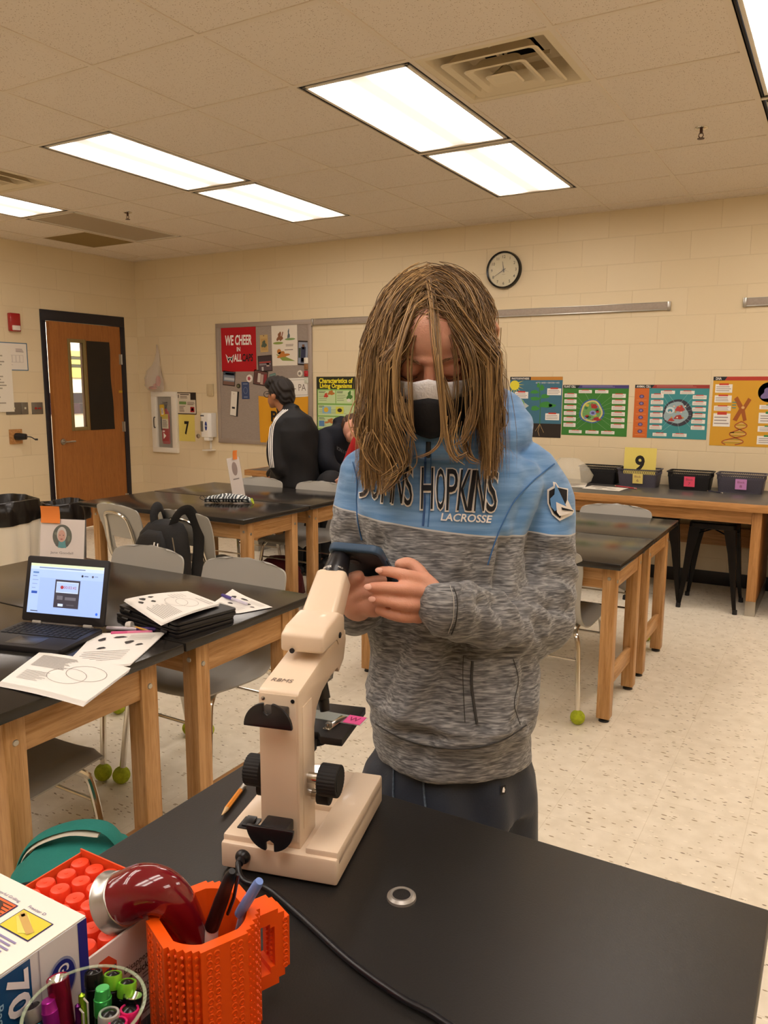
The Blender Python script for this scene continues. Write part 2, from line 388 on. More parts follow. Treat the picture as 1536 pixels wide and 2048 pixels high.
bp = N(tm, 'ShaderNodeBump'); bp.inputs['Strength'].default_value = .5; bp.inputs['Distance'].default_value = .003; bp.invert = True
nt.links.new(lt.outputs[0], bp.inputs['Height']); nt.links.new(bp.outputs[0], b.inputs['Normal'])
brown = mat('stained_tile', '#8f7748', .9)
cells = []
for i in range(UX0, UX1):
    for j in range(VY0, VY1 + 1):
        if (i, j) in hole: continue
        x0, x1 = max(i * TX, XL), min((i + 1) * TX, XR); y0, y1 = max(j * TY, YF), min((j + 1) * TY, YB)
        if x1 <= x0 or y1 <= y0: continue
        cells.append(mi(box(x0, x1, y0, y1, H, H + .02), 1 if (i, j) == (-8, 3) else 0))
struct('ceiling', cells, [tm, brown], smooth=False)
struct('ceiling_deck', [box(XL - .2, XR + .2, YF - .2, YB + .2, 3.1, 3.2)], BLKM, smooth=False)
tb = mat('ceiling_grid_paint', '#e6d8c4', .6)
skip = {(a, c + 1) for (a, c) in FIX}
G = []
for i in range(UX0 + 1, UX1):
    if XL < i * TX < XR: G.append(box(i * TX - .012, i * TX + .012, YF, YB, H - .004, H + .001))
for j in range(VY0, VY1 + 1):
    for i in range(UX0, UX1):
        x0, x1 = max(i * TX, XL) + .012, min((i + 1) * TX, XR) - .012
        if x1 > x0 and (i, j) not in skip and YF < j * TY < YB: G.append(box(x0, x1, j * TY - .012, j * TY + .012, H - .004, H + .001))
G += [box(XL, XR, YB - .02, YB, H - .005, H), box(XL, XL + .02, YF, YB, H - .005, H)]
struct('trim_1', G, tb, smooth=False)

# ceiling lights
lm = mat('lit_lens', '#fff3dc', .4); nt = lm.node_tree; b = nt.nodes['Principled BSDF']
tc = N(lm, 'ShaderNodeTexCoord'); sx = N(lm, 'ShaderNodeSeparateXYZ'); nt.links.new(tc.outputs['Object'], sx.inputs[0])
# two tubes behind the lens: brighter bands along the length
wv = N(lm, 'ShaderNodeMath', operation='ABSOLUTE'); nt.links.new(sx.outputs['X'], wv.inputs[0])
mr = N(lm, 'ShaderNodeMapRange'); mr.interpolation_type = 'SMOOTHSTEP'; mr.inputs['From Min'].default_value = .03; mr.inputs['From Max'].default_value = .16; mr.inputs['To Min'].default_value = .085; mr.inputs['To Max'].default_value = 1.2
nt.links.new(wv.outputs[0], mr.inputs['Value'])
ay = N(lm, 'ShaderNodeMath', operation='ABSOLUTE'); nt.links.new(sx.outputs['Y'], ay.inputs[0])
m3 = N(lm, 'ShaderNodeMapRange'); m3.inputs['From Min'].default_value = .48; m3.inputs['From Max'].default_value = .58; m3.inputs['To Min'].default_value = 1; m3.inputs['To Max'].default_value = .6
nt.links.new(ay.outputs[0], m3.inputs['Value'])
mm = N(lm, 'ShaderNodeMath', operation='MULTIPLY'); nt.links.new(mr.outputs[0], mm.inputs[0]); nt.links.new(m3.outputs[0], mm.inputs[1])
m4 = N(lm, 'ShaderNodeMath', operation='MULTIPLY'); m4.inputs[1].default_value = LAMP; nt.links.new(mm.outputs[0], m4.inputs[0]); nt.links.new(m4.outputs[0], b.inputs['Emission Strength'])
b.inputs['Emission Color'].default_value = LAMP_COL + (1,)
unlit = mat('unlit_lens', '#a8977f', .3); wf = mat('light_frame_white', '#e8dfcf', .45)
def fixture(i, j, lit, label):
    t = thing('ceiling_light', label, 'ceiling light', ((i + .5) * TX, (j + 1) * TY, H), 0, 'recessed lights in the ceiling grid')
    W, L = .288, .592
    part('housing', [box(-W, W, -L, -L + .008, 0, .09), box(-W, W, L - .008, L, 0, .09), box(-W, -W + .008, -L, L, 0, .09), box(W - .008, W, -L, L, 0, .09), box(-W, W, -L, L, .085, .09)], BLKM, t, smooth=False)
    w2, l2 = W - .014, L - .014
    part('lens_frame', [box(-w2, w2, -l2, -l2 + .02, -.004, .008, .002), box(-w2, w2, l2 - .02, l2, -.004, .008, .002), box(-w2, -w2 + .018, -l2, l2, -.004, .008, .002), box(w2 - .018, w2, -l2, l2, -.004, .008, .002)], wf, t)
    part('lens', [box(-w2 + .016, w2 - .016, -l2 + .018, l2 - .018, .001, .005)], lm if lit else unlit, t, smooth=False)
FL = {(-1, 0): 'lit ceiling light nearest the square vent, above the student', (-1, 2): 'lit ceiling light beyond the largest one, towards the clock wall', (-4, 0): 'lit ceiling light in the middle row, nearer one of two', (-4, 2): 'lit ceiling light in the middle row, further one of two',
      (-7, 0): 'lit ceiling light cut by the left edge of the photo', (-7, 2): 'dark unlit ceiling light near the door', (2, 0): 'lit ceiling light at the top right corner of the photo', (2, 2): 'lit ceiling light just beyond the right edge, touching the top right one'}
for (i, j) in FIX: fixture(i, j, (i, j) != UNLIT, FL.get((i, j), 'lit ceiling light behind the camera'))
# vents
vm = mat('vent_enamel', '#e2d2b2', .45)
def vent(i, j, label):
    t = thing('ceiling_vent', label, 'vent', ((i + .5) * TX, (j + .5) * TY, H))
    h = .29
    part('vent_plate', [rings([[Vector((sx_ * a, sy_ * a, z)) for sx_, sy_ in ((-1, -1), (1, -1), (1, 1), (-1, 1))] for a, z in ((.295, 0), (.295, -.002), (.26, -.002), (.20, .09), (.13, .10))], False)], vm, t, angle=20)
    part('duct_collar', [lathe([(.13, .1), (.125, .2), (.12, .2), (.12, .1)], 28, False), lathe([(.0, .19), (.12, .19)], 28, False)], BLKM, t)
    for k, (a, z) in enumerate(((.215, -.012), (.14, -.026), (.07, -.036))):
        part('vent_cone', [rings([[Vector((x, y, zz)) for x, y in rrect(2 * q, 2 * q, .025)] for q, zz in ((a, z), (a - .006, z - .005), (a - .03, z + .006), (a - .055, z + .05), (a - .05, z + .052), (a - .02, z + .012), (a, z))], k == 2 and False)] + ([box(-a + .02, a - .02, -a + .02, a - .02, z + .002, z + .006)] if k == 2 else []), vm, t)
    part('hanger', [cyl((0, 0, -.03), (0, 0, .12), .006), box(-.2, .2, -.006, .006, .03, .045), box(-.006, .006, -.2, .2, .03, .045)], vm, t)
vent(0, 0, 'square stepped ceiling vent beside the brightest light'); vent(-6, 0, 'square ceiling vent at the left edge of the photo'); vent(1, -7, 'square ceiling vent behind the camera')
# sprinklers
def sprinkler(u, v, label):
    p = atz(u, v, H); t = thing('fire_sprinkler', label, 'sprinkler', (p.x, p.y, H))
    part('escutcheon', [lathe([(.0, -.001), (.035, -.001), (.033, -.006), (.018, -.012), (0, -.012)], 24, False)], CHROME, t)
    part('sprinkler_head', [cyl((0, 0, -.01), (0, 0, -.03), .008), tube([(-.008, 0, -.028), (-.012, 0, -.042), (0, 0, -.055)], .0025, 6), tube([(.008, 0, -.028), (.012, 0, -.042), (0, 0, -.055)], .0025, 6), cyl((0, 0, -.054), (0, 0, -.057), .018)], mat('dark_bronze', '#4a3228', .4, .6), t)
sprinkler(1403, 255, 'dark sprinkler head in the ceiling above the posters'); sprinkler(255, 424, 'dark sprinkler head in the ceiling near the unlit light')

# door
dfm = mat('door_frame_paint', '#211f26', .4)
yc = (DY0 + DY1) / 2
dr = bpy.data.objects.new('door_1', None); COL.objects.link(dr); dr.location = (XL, yc, 0); dr['kind'] = 'structure'
w2 = (DY1 - DY0) / 2
part('door_frame', [box(-.2, .012, -w2, -w2 + .055, 0, DZ - .1052, .002), box(-.2, .012, w2 - .055, w2, 0, DZ - .1052, .002), box(-.2, .012, -w2, w2, DZ - .105, DZ, .003)], dfm, dr)
DW = wood('door_birch', 'z', '#ab6e36', '#9d6331', .38)
iw = w2 - .058; top = DZ - .11
# leaf, hinged on the far (right hand) side and standing very slightly open into the room
leaf = bpy.data.objects.new('door_leaf', None); COL.objects.link(leaf); leaf.parent = dr; leaf.location = (0.0, iw, 0); leaf.rotation_euler = (0, 0, math.radians(3.5))
Wd = 2 * iw
wy0, wy1, wz0, wz1 = -Wd + .245, -Wd + .245 + .165, 1.07, 1.93      # opening of the glass
part('door_panel', [box(-.045, 0, -Wd, wy0, .012, top, .001), box(-.045, 0, wy1, 0, .012, top, .001), box(-.045, 0, wy0, wy1, .012, wz0), box(-.045, 0, wy0, wy1, wz1, top)], DW, leaf, smooth=False)
gm = mat('window_bead_paint', '#857245', .45)
part('window_bead', [box(-.05, .008, wy0 - .035, wy0, wz0 - .035, wz1 + .035, .002), box(-.05, .008, wy1, wy1 + .035, wz0 - .035, wz1 + .035, .002), box(-.05, .008, wy0, wy1, wz0 - .035, wz0, .002), box(-.05, .008, wy0, wy1, wz1, wz1 + .035, .002)], gm, leaf)
part('window_pane', [box(-.026, -.02, wy0, wy1, wz0, wz1)], mat('door_glass', '#ffffff', .02, alpha=.12), leaf, smooth=False)
part('door_handle', [xf(lathe([(0, 0), (.032, 0), (.03, .01), (.012, .014), (.011, .05), (0, .05)], 24, False), T(0, -Wd + .085, .93) @ RY(90)), tube(smooth_path([(.045, -Wd + .085, .93), (.052, -Wd + .12, .93), (.05, -Wd + .2, .93)], 4), [.011] * 9, 10, flat=.8)], STEEL, leaf)
for hz in (1.78, 1.05, .25): part('hinge', [cyl((.006, .004, hz - .055), (.006, .004, hz + .055), .008), box(-.001, .002, -.03, 0, hz - .055, hz + .055)], STEEL, leaf)
# black paper taped beside the glass
def curl(t): return .002 + .03 * max(0, t) ** 3
R = []
for i in range(13):
    z = 1.955 - i * .077; R.append([Vector((.003 + (.02 * (abs(j / 8 - .0)) ** 2 * (.4 + .6 * math.sin(i * .45 + 1) ** 2)), wy1 + .045 + j / 8 * (.30 + .03 * (i / 12) ** 2), z)) for j in range(9)])
V, F = rings(R, False, False)
bp_ = part('blackout_paper', [(V, F)], mat('black_paper', '#1c1712', .38, bump=.2, bscale=8), None); bp_.matrix_world = T(XL, yc + iw, 0) @ RZ(3.5) @ T(0, 0, 0)
bp_.matrix_world = T(XL, yc + iw, 0) @ RZ(3.5)
tag(bp_, 'long black paper taped on the wooden door beside its glass', 'paper')
solo('masking_tape', [box(0, .001, -.05, .0, 1.42, 1.445)], mat('yellow_tape', '#c9a02c', .5), 'short strip of yellow tape on the door edge by the black paper', 'tape').matrix_world = T(XL + .0005, yc + iw - .005, 0) @ RZ(3.5) @ T(.001, 0, 0)
# ================================================================ lab tables
TOPM = mat('black_resin_top', '#2c2926', .16, var=.25, vscale=3, bump=.05, bscale=400)
TOPN = mat('near_resin_top', '#211f1e', .42, var=.2, vscale=3, bump=.05, bscale=400)
def table(label, x0, x1, y0, y1, h=.75, thick=.028, inset=(.035, .075), leg=.058, rails=True, group=None, topm=None, xm=WX, ym=WY, zm=WZ):
    cx, cy = (x0 + x1) / 2, (y0 + y1) / 2; a, b = (x1 - x0) / 2, (y1 - y0) / 2
    t = thing('lab_table', label, 'table', (cx, cy, 0), 0, group)
    part('tabletop', [box(-a, a, -b, b, h - thick, h, .004)], topm or TOPM, t)
    ix, iy = inset; lx, ly = a - ix - leg / 2, b - iy - leg / 2; hl = leg / 2
    for sx in (-1, 1):
        for sy in (-1, 1):
            l = part('leg', [box(sx * lx - hl, sx * lx + hl, sy * ly - hl, sy * ly + hl, .018, h - thick, .003)], zm, t)
            part('foot_glide', [cyl((sx * lx, sy * ly, 0), (sx * lx, sy * ly, .01), .024, .022), cyl((sx * lx, sy * ly, .008), (sx * lx, sy * ly, .02), .006)], BLK, l)
            part('bolt', [cyl((sx * (lx + hl - .001), sy * ly, h - .1), (sx * (lx + hl + .003), sy * ly, h - .1), .009, .007, 14), cyl((sx * lx, sy * (ly + hl - .001), h - .085), (sx * lx, sy * (ly + hl + .003), h - .085), .009, .007, 14)], STEEL, l)
    ap = .105
    for s in (-1, 1):
        part('apron', [box(-lx + hl, lx - hl, s * (ly + .012) - .011, s * (ly + .012) + .011, h - thick - ap, h - thick, .002)], xm, t)
        part('apron', [box(s * (lx + .012) - .011, s * (lx + .012) + .011, -ly + hl, ly - hl, h - thick - ap, h - thick, .002)], ym, t)
        if rails: part('end_rail', [box(s * lx - .011, s * lx + .011, -ly + hl, ly - hl, .15, .225, .002)], ym, t)
    return t
TW = 1.372
table('black-topped oak lab table nearest the wooden door, pencil case on it', -2.535, -1.163, .235, .865, group=None)
table('black-topped oak lab table behind the pencil case table, white sign stand on it', -2.535, -1.163, .88, 1.51)
table('black-topped oak lab table at right, front one of the pair beside the student', -.44, .933, .19, .85)
table('black-topped oak lab table at right, rear one of the pair, in front of the baskets', -.44, .933, .86, 1.525)
table('black-topped oak lab table at left holding the open laptop', -1.27, .102, -2.15, -1.522)
table('black-topped oak lab table holding the closed laptops and papers', -1.27, .102, -1.515, -.88)
# near table
NH = .9
table('large black-topped table in front, with the microscope and orange mug', .93, 1.675, -3.62, -2.2, NH, .032, (.03, .03), rails=False, topm=TOPN)

# ================================================================ chairs
def chair_shell():
    # profile from front of the seat to top of the back: (y, z, halfwidth)
    prof = [(-.215, .425, .19), (-.205, .44, .205), (-.15, .443, .215), (-.05, .435, .22), (.06, .428, .218), (.13, .432, .212), (.175, .455, .205), (.2, .5, .2), (.215, .57, .2), (.228, .64, .208), (.245, .70, .215), (.262, .76, .212), (.27, .785, .195), (.274, .797, .15), (.276, .80, .10)]
    P = smooth_path([Vector((0, y, z)) for y, z, w in prof], 3); Wd = smooth_path([Vector((w, 0, 0)) for y, z, w in prof], 3)
    n = 21; rows = []
    for i, p in enumerate(P):
        t = (P[min(i + 1, len(P) - 1)] - P[max(i - 1, 0)]).normalized(); nrm = Vector((0, -t.z, t.y)); wv = Wd[i].x
        row = []
        for j in range(n):
            s = j / (n - 1) * 2 - 1
            dish = (1 - s * s) * (.022 if p.z > .5 else .014); lip = -.02 * max(0, abs(s) - .8) / .2 * (1 if p.z < .6 else .3)
            q = p - nrm * 0 + Vector((s * wv, 0, 0)) + (Vector((0, 1, 0)) * dish if p.z > .5 else Vector((0, 0, -1)) * dish) + Vector((0, 0, lip))
            row.append(q)
        rows.append(row)
    hole = lambda i, j: .475 < P[i].z < .615 and P[i].y > .15 and 5 <= j <= 14
    me = bmesh.new(); vs = [[me.verts.new(q) for q in r] for r in rows]
    for i in range(len(rows) - 1):
        for j in range(n - 1):
            if hole(i, j) and hole(i + 1, j): continue
            me.faces.new([vs[i][j], vs[i][j + 1], vs[i + 1][j + 1], vs[i + 1][j]])
    for v in [v for v in me.verts if not v.link_faces]: me.verts.remove(v)
    bmesh.ops.recalc_face_normals(me, faces=me.faces)
    bmesh.ops.solidify(me, geom=list(me.faces), thickness=.007)
    return unbm(me)
SHELL = chair_shell()
def make_chair(label, plastic=None):
    pm = plastic or GREYP
    t = thing('school_chair', label, 'chair')
    part('seat_shell', [SHELL], pm, t, angle=60)
    for s in (-1, 1):
        # bent frame side: front leg, under the seat, up behind the back
        fr = part('side_frame', [tube(smooth_path([(s * .22, -.21, .03), (s * .2, -.175, .33), (s * .19, -.15, .395), (s * .175, -.10, .412), (s * .16, .05, .412), (s * .17, .17, .40), (s * .195, .205, .33), (s * .22, .25, .03)], 5), .0115, 10)], CHROME, t)
        for y in (-.212, .252):
            part('tennis_ball', [sphere((s * .221, y, .032), .033, 16, 12)], BALL, fr)
    part('back_loop', [tube(smooth_path([(-.165, .16, .415), (-.145, .222, .5), (-.115, .262, .68), (-.09, .283, .735), (0, .29, .752), (.09, .283, .735), (.115, .262, .68), (.145, .222, .5), (.165, .16, .415)], 5), .0105, 10)], CHROME, t)
    for (w_, y_, z_, r_) in ((.205, -.18, .30, .006), (.205, .215, .28, .006), (.17, 0, .412, .008)): part('cross_brace', [cyl((-w_, y_, z_), (w_, y_, z_), r_, n=8)], CHROME, t)
    return t
ch0 = None
def chair(label, x, y, rz):
    global ch0
    if ch0 is None: ch0 = make_chair(label); ch0.location = (x, y, 0); ch0.rotation_euler.z = math.radians(rz); c = ch0
    else: c = dup(ch0, (x, y, 0), rz, label)
    return c
# back of the chair is at local +y .27 ; position given by the middle of the back top edge
def chair_at(label, bx_, by_, rz):
    a = math.radians(rz); return chair(label, bx_ + math.sin(a) * .27, by_ - math.cos(a) * .27, rz)
chair_at('grey school chair seen from behind, its chrome loop showing, nearest the door', -1.99, .06, 172)
chair_at('grey school chair with the black backpack hung over its back', -1.49, .09, 176)
chair_at('grey school chair whose rounded back rises behind the laptop tables, left one of two', -.855, -.75, 0)
chair_at('grey school chair pushed under the closed laptop table, right one of two', -.336, -.73, 0)
chair_at('grey school chair with only its back top showing beside the sign stand', -2.14, 1.60, 0)
chair_at('grey school chair tucked behind the rear left table, by the jacketed student', -1.60, 1.62, 0)
chair_at('grey school chair behind the rear right table, below the yellow 9 sign', .56, 1.60, 0)
chair_at('grey school chair under the right table, seat and one balled leg showing', .555, .18, 180)
chair_at('grey school chair tucked below the laptop table, seat at the lower left edge', -.285, -2.16, 180)

# ================================================================ far counters
CTOP = mat('grey_counter_laminate', '#55524f', .3, var=.1, vscale=5)
OX = wood('counter_oak_x', 'x', '#c38f58', '#a2703a'); OZ = wood('counter_oak_z', 'z', '#c38f58', '#a2703a'); OY = wood('counter_oak_y', 'y', '#c38f58', '#a2703a')
def counter(label, x0, x1, y0, y1, h, foot=True):
    t = thing('wall_counter', label, 'counter', ((x0 + x1) / 2, (y0 + y1) / 2, 0)); a, b = (x1 - x0) / 2, (y1 - y0) / 2
    part('countertop', [box(-a + .02, a - .02, -b + .02, b, h - .035, h, .002)], CTOP, t)
    part('edge_band', [box(-a, a, -b, -b + .02, h - .05, h + .001, .002)], OX, t)
    for s in (-1, 1): part('end_band', [box(s * (a - .01) - .01, s * (a - .01) + .01, -b + .0205, b, h - .05, h + .001, .002)], OY, t)
    part('apron', [box(-a + .106, a - .106, -b + .054, -b + .072, h - .135, h - .036, .002)], OX, t)
    for s in (-1, 1):
        l = part('side_panel', [box(s * (a - .075) - .03, s * (a - .075) + .03, -b + .05, b - .02, .09, h - .036, .002)], OZ, t)
        part('metal_shoe', [box(s * (a - .075) - .032, s * (a - .075) + .032, -b + .047, b - .02, 0, .1, .001)], STEEL, l)
    part('back_rail', [box(-a + .1, a - .1, b - .06, b - .04, .32, .46, .002)], OX, t)
    return t
counter('long oak wall counter under the posters, baskets standing on it', -1.15, 1.335, 2.405, YB, .75)
counter('oak wall counter at the far right edge of the photo', 1.37, 3.2, 2.405, YB, .75)
counter('oak wall desk below the bulletin board where the students lean', -2.95, -1.25, 2.36, YB, .75)

# stools
SM = mat('stool_black_metal', '#151211', .3, .55)
def make_stool(label):
    t = thing('metal_stool', label, 'stool')
    h = .6
    part('seat', [rings([[Vector((x, y, z)) for x, y in rrect(2 * q, 2 * q, .05)] for q, z in ((.148, h - .045), (.152, h - .04), (.15, h - .012), (.14, h - .002), (.10, h - .006), (.02, h - .01))]), box(-.028, .028, -.008, .008, h - .010, h - .0045)], SM, t)
    for sx in (-1, 1):
        for sy in (-1, 1):
            A = (.125, h - .035); B = (.185, .0)
            V = []
            def ring(q, z, w_): 
                c = Vector((sx * q, sy * q, z)); return [c + Vector((0, 0, 0)), c + Vector((-sx * w_, 0, 0)), c + Vector((-sx * w_, -sy * .004, 0)), c + Vector((-sx * .004, -sy * .004, 0)), c + Vector((-sx * .004, -sy * w_, 0)), c + Vector((0, -sy * w_, 0))]
            l = part('leg', [rings([ring(.146, h - .04, .075), ring(.158, .4, .05), ring(.178, .1, .026), ring(.188, .012, .022)])], SM, t, smooth=False)
            part('rubber_foot', [cyl((sx * .18, sy * .18, 0), (sx * .179, sy * .179, .03), .016, .015)], BLKM, l)
    part('brace', [tube([(-.14, -.14, .5), (0, 0, .54), (.14, .14, .5)], .008, 8, flat=.5), tube([(-.14, .14, .5), (0, 0, .535), (.14, -.14, .5)], .008, 8, flat=.5)], SM, t)
    return t
s0 = make_stool('black metal stool under the wall counter, nearer its right end'); s0.location = (.99, 2.63, 0)
dup(s0, (.60, 2.66, 0), 8, 'black metal stool half hidden behind the right table legs')
# ================================================================ far wall
# fire extinguisher cabinet
def bwp(u, v): q = aty(u, v, YB); return q.x, q.z
FRM = mat('cabinet_white', '#ece5d6', .4)
t = thing('extinguisher_cabinet', 'white recessed wall cabinet with a glass door, fire extinguisher inside', 'cabinet', (-4.81, YB, 1.10))
W, Hh = .19, .335
part('cabinet_frame', [box(-W, W, -.03, 0, -Hh, -Hh + .055, .003), box(-W, W, -.03, 0, Hh - .055, Hh, .003), box(-W, -W + .075, -.03, 0, -Hh + .0552, Hh - .0552, .002), box(W - .075, W, -.03, 0, -Hh + .0552, Hh - .0552, .002)], FRM, t)
part('cabinet_tub', [box(-W + .04, W - .04, -.004, 0, -Hh + .04, Hh - .04)], mat('cabinet_inside', '#8d8678', .6), t, smooth=False)
part('cabinet_glass', [box(-W + .07, W - .07, -.026, -.023, -Hh + .05, Hh - .05)], CLEARP, t, smooth=False)
part('door_pull', [tube(smooth_path([(-W + .055, -.03, -.06), (-W + .055, -.05, -.055), (-W + .055, -.05, .045), (-W + .055, -.03, .05)], 3), .005, 8)], BLK, t)
RED = mat('extinguisher_red', '#a3161b', .25, coat=.5)
e = thing('fire_extinguisher', 'red fire extinguisher with a yellow inspection tag behind the cabinet glass', 'fire extinguisher', (-4.80, YB - .012, .86))
part('cylinder', [xf(lathe([(0, 0), (.05, 0), (.057, .01), (.058, .3), (.05, .35), (.022, .385), (.018, .4), (0, .4)], 28), T(0, 0, 0) @ SC(1, .16, 1))], RED, e)
part('valve', [box(-.018, .018, -.008, .006, .39, .43, .003), box(-.045, .03, -.008, .004, .425, .437, .003), box(-.04, .03, -.008, .004, .452, .462, .003)], BLK, e)
part('hose', [tube(smooth_path([(-.015, -.004, .42), (-.05, -.004, .4), (-.062, -.004, .3), (-.062, -.004, .15)], 5), .008, 8)], BLK, e)
part('gauge', [xf(lathe([(0, 0), (.014, 0), (.014, .004), (0, .004)], 16), T(.0, -.008, .415) @ RX(90))], STEEL, e)
s_ = Sheet(.095, .16, '#d8cfb8'); s_.rect(0, 0, 1, .35, '#c8b24a', 1); s_.para(.1, .42, .9, .95, 7, '#6a5c4c'); s_.make('instruction_label', None, None, T(-.048, -.0118, .17) @ XZ, parent=e)
s_ = Sheet(.1, .12, '#a3161b'); s_.poly([(.2, .2), (.2, .8), (.6, .5)], '#efe8dc'); s_.rect(.1, .02, .4, .15, '#efe8dc'); s_.make('pictogram', None, None, T(-.052, -.0114, .03) @ XZ, parent=e)
s_ = Sheet(.07, .13, '#d9b43a'); s_.rect(.25, .3, .75, .85, '#efe8dc'); s_.para(.3, .35, .7, .8, 4, '#555555'); s_.make('inspection_tag', None, None, T(-.065, -.014, .3) @ XZ @ RZ(6), parent=e)

# framed notice, number 7, lock, plate
s_ = Sheet(.29, .235, '#d6cab6'); s_.rect(0, 0, 1, .04, '#3a2a20'); s_.rect(0, .96, 1, 1, '#3a2a20'); s_.rect(0, 0, .03, 1, '#3a2a20'); s_.rect(.97, 0, 1, 1, '#3a2a20')
s_.rect(.72, .04, .97, .34, '#2a211c'); s_.rect(.2, .08, .65, .12, '#4a3a30'); s_.para(.2, .18, .66, .3, 2, '#6a5a4c'); s_.rect(.14, .42, .5, .55, '#6c8a4c'); s_.para(.14, .62, .45, .92, 5, '#6a5a4c'); s_.rect(.7, .66, .9, .9, '#a01c22'); s_.ell(.8, .78, .06, .07, '#d6cab6'); s_.rect(.09, .1, .13, .26, '#4a3a30'); s_.para(.55, .44, .92, .6, 3, '#6a5a4c')
wallsheet(s_, 'framed_notice', 'small framed notice above the yellow 7 sign', 'notice', -4.637, 1.428, .006)
def numsign(n, w_, h_): s = Sheet(w_, h_, '#e2cf6a'); s.rough = .5; s.text(n, .5, .72, .46, '#14110f', .3, 'C', bold=.035); return s
wallsheet(numsign('7', .235, .29), 'number_sign', 'yellow paper sign with a black number 7 beside the extinguisher', 'sign', -4.617, 1.19, .002)
solo('key_switch', [xf(lathe([(0, 0), (.024, 0), (.023, .008), (.012, .012), (0, .012)], 24), RX(90)), xf(box(-.002, .002, -.008, .008, .012, .014), RX(90))], STEEL, 'small round metal key switch right of the 7 sign', 'switch', (-4.335, YB, .962))
solo('blank_plate', [box(-.04, .04, -.025, 0, -.062, .062, .004), box(-.028, .028, -.028, -.024, -.05, .05, .003)], mat('beige_plate', '#cbb690', .5), 'small beige wall plate left of the bulletin board', 'wall plate', (-4.135, YB, 1.455))
t = thing('sanitizer_dispenser', 'white wall mounted hand sanitizer dispenser left of the bulletin board', 'dispenser', (-4.145, YB, 1.0)); DP = mat('dispenser_white', '#eeeae2', .35)
part('dispenser_body', [bevprism([(-.075, 0), (-.075, -.08), (-.045, -.105), (.045, -.105), (.075, -.08), (.075, 0)], -.04, .215, .008), box(-.02, .05, -.1, -.03, -.075, -.04, .006)], DP, t)
part('level_window', [box(-.055, -.02, -.107, -.1, .02, .13, .002)], mat('smoky_window', '#6d6a62', .2), t)
s_ = Sheet(.04, .1, '#eeeae2'); s_.ell(.5, .5, .42, .48, '#2f3f86'); s_.text('PURELL', .5, .56, .12, '#eeeae2', .8, 'C', bold=.02); s_.make('maker_badge', None, None, T(.0, -.106, .03) @ XZ, parent=t)
s_ = Sheet(.05, .014, '#4a4a52'); s_.make('grille', None, None, T(-.055, -.106, .18) @ XZ, parent=t)
part('drip_tray', [box(-.012, .0, -.02, 0, -.17, -.07, .003), box(-.06, .055, -.09, -.0, -.185, -.175, .004)], DP, t)

# plastic bag hung on the wall
R = []
zs = [(1.945, .006, .003), (1.86, .02, .012), (1.78, .035, .02), (1.72, .05, .03), (1.66, .09, .045), (1.58, .11, .06), (1.5, .118, .065), (1.45, .10, .055), (1.43, .05, .03)]
for k, (z, rx, ry) in enumerate(zs):
    R.append([Vector(((rx * (1 + .16 * math.sin(5 * a + k) + .1 * math.sin(9 * a + 2 * k))) * math.cos(a) + .02 * math.sin(k), -ry + ry * .93 * math.sin(a) * (1 + .1 * math.sin(7 * a + k)), z)) for a in [2 * PI * j / 28 for j in range(28)]])
bg = thing('plastic_bag', 'limp clear plastic bag hanging on the far wall above the extinguisher cabinet', 'bag', (-4.90, YB - .004, 0))
part('bag_film', [rings(R)], mat('film_plastic', '#e8ddd2', .25, alpha=.3, bump=.6, bscale=30), bg, angle=80)
part('bag_contents', [sphere((-.04, -.045, 1.475), (.06, .03, .02), 14, 8), sphere((.05, -.05, 1.55), (.03, .025, .06), 12, 8), cyl((-.01, -.05, 1.5), (.03, -.06, 1.51), .018)], mat('pale_red_wrap', '#c4796b', .5), bg)

# ---------------- bulletin board
BX0, BX1, BZ0, BZ1 = -4.035, -2.815, .905, 2.135
t = thing('bulletin_board', 'large grey fabric bulletin board in a metal frame, covered with photos', 'bulletin board', ((BX0 + BX1) / 2, YB, (BZ0 + BZ1) / 2)); a, c = (BX1 - BX0) / 2, (BZ1 - BZ0) / 2
part('board_fabric', [box(-a + .03, a - .03, -.012, 0, -c + .03, c - .03)], mat('board_fabric', '#a3958a', .9, var=.14, vscale=50, stretch=(1, 1, 7)), t, smooth=False)
al_ = mat('board_frame_alu', '#a79a90', .4, .3)
part('board_frame', [box(-a, a, -.02, 0, -c, -c + .045, .003), box(-a, a, -.02, 0, c - .045, c, .003), box(-a, -a + .045, -.02, 0, -c + .0452, c - .0452, .002), box(a - .045, a, -.02, 0, -c + .0452, c - .0452, .002)], al_, t)
BO = .014
def px_sheet(sh, name, label, cat, u, v, rot=0, out=BO, group=None):
    """centre of the sheet on the sight line through (u,v)"""
    q = aty(u, v, YB - out); M = T(q.x, YB - out, q.z) @ XZ @ RZ(rot) @ T(-sh.w / 2, -sh.h / 2, 0); return sh.make(name, label, cat, M, group)
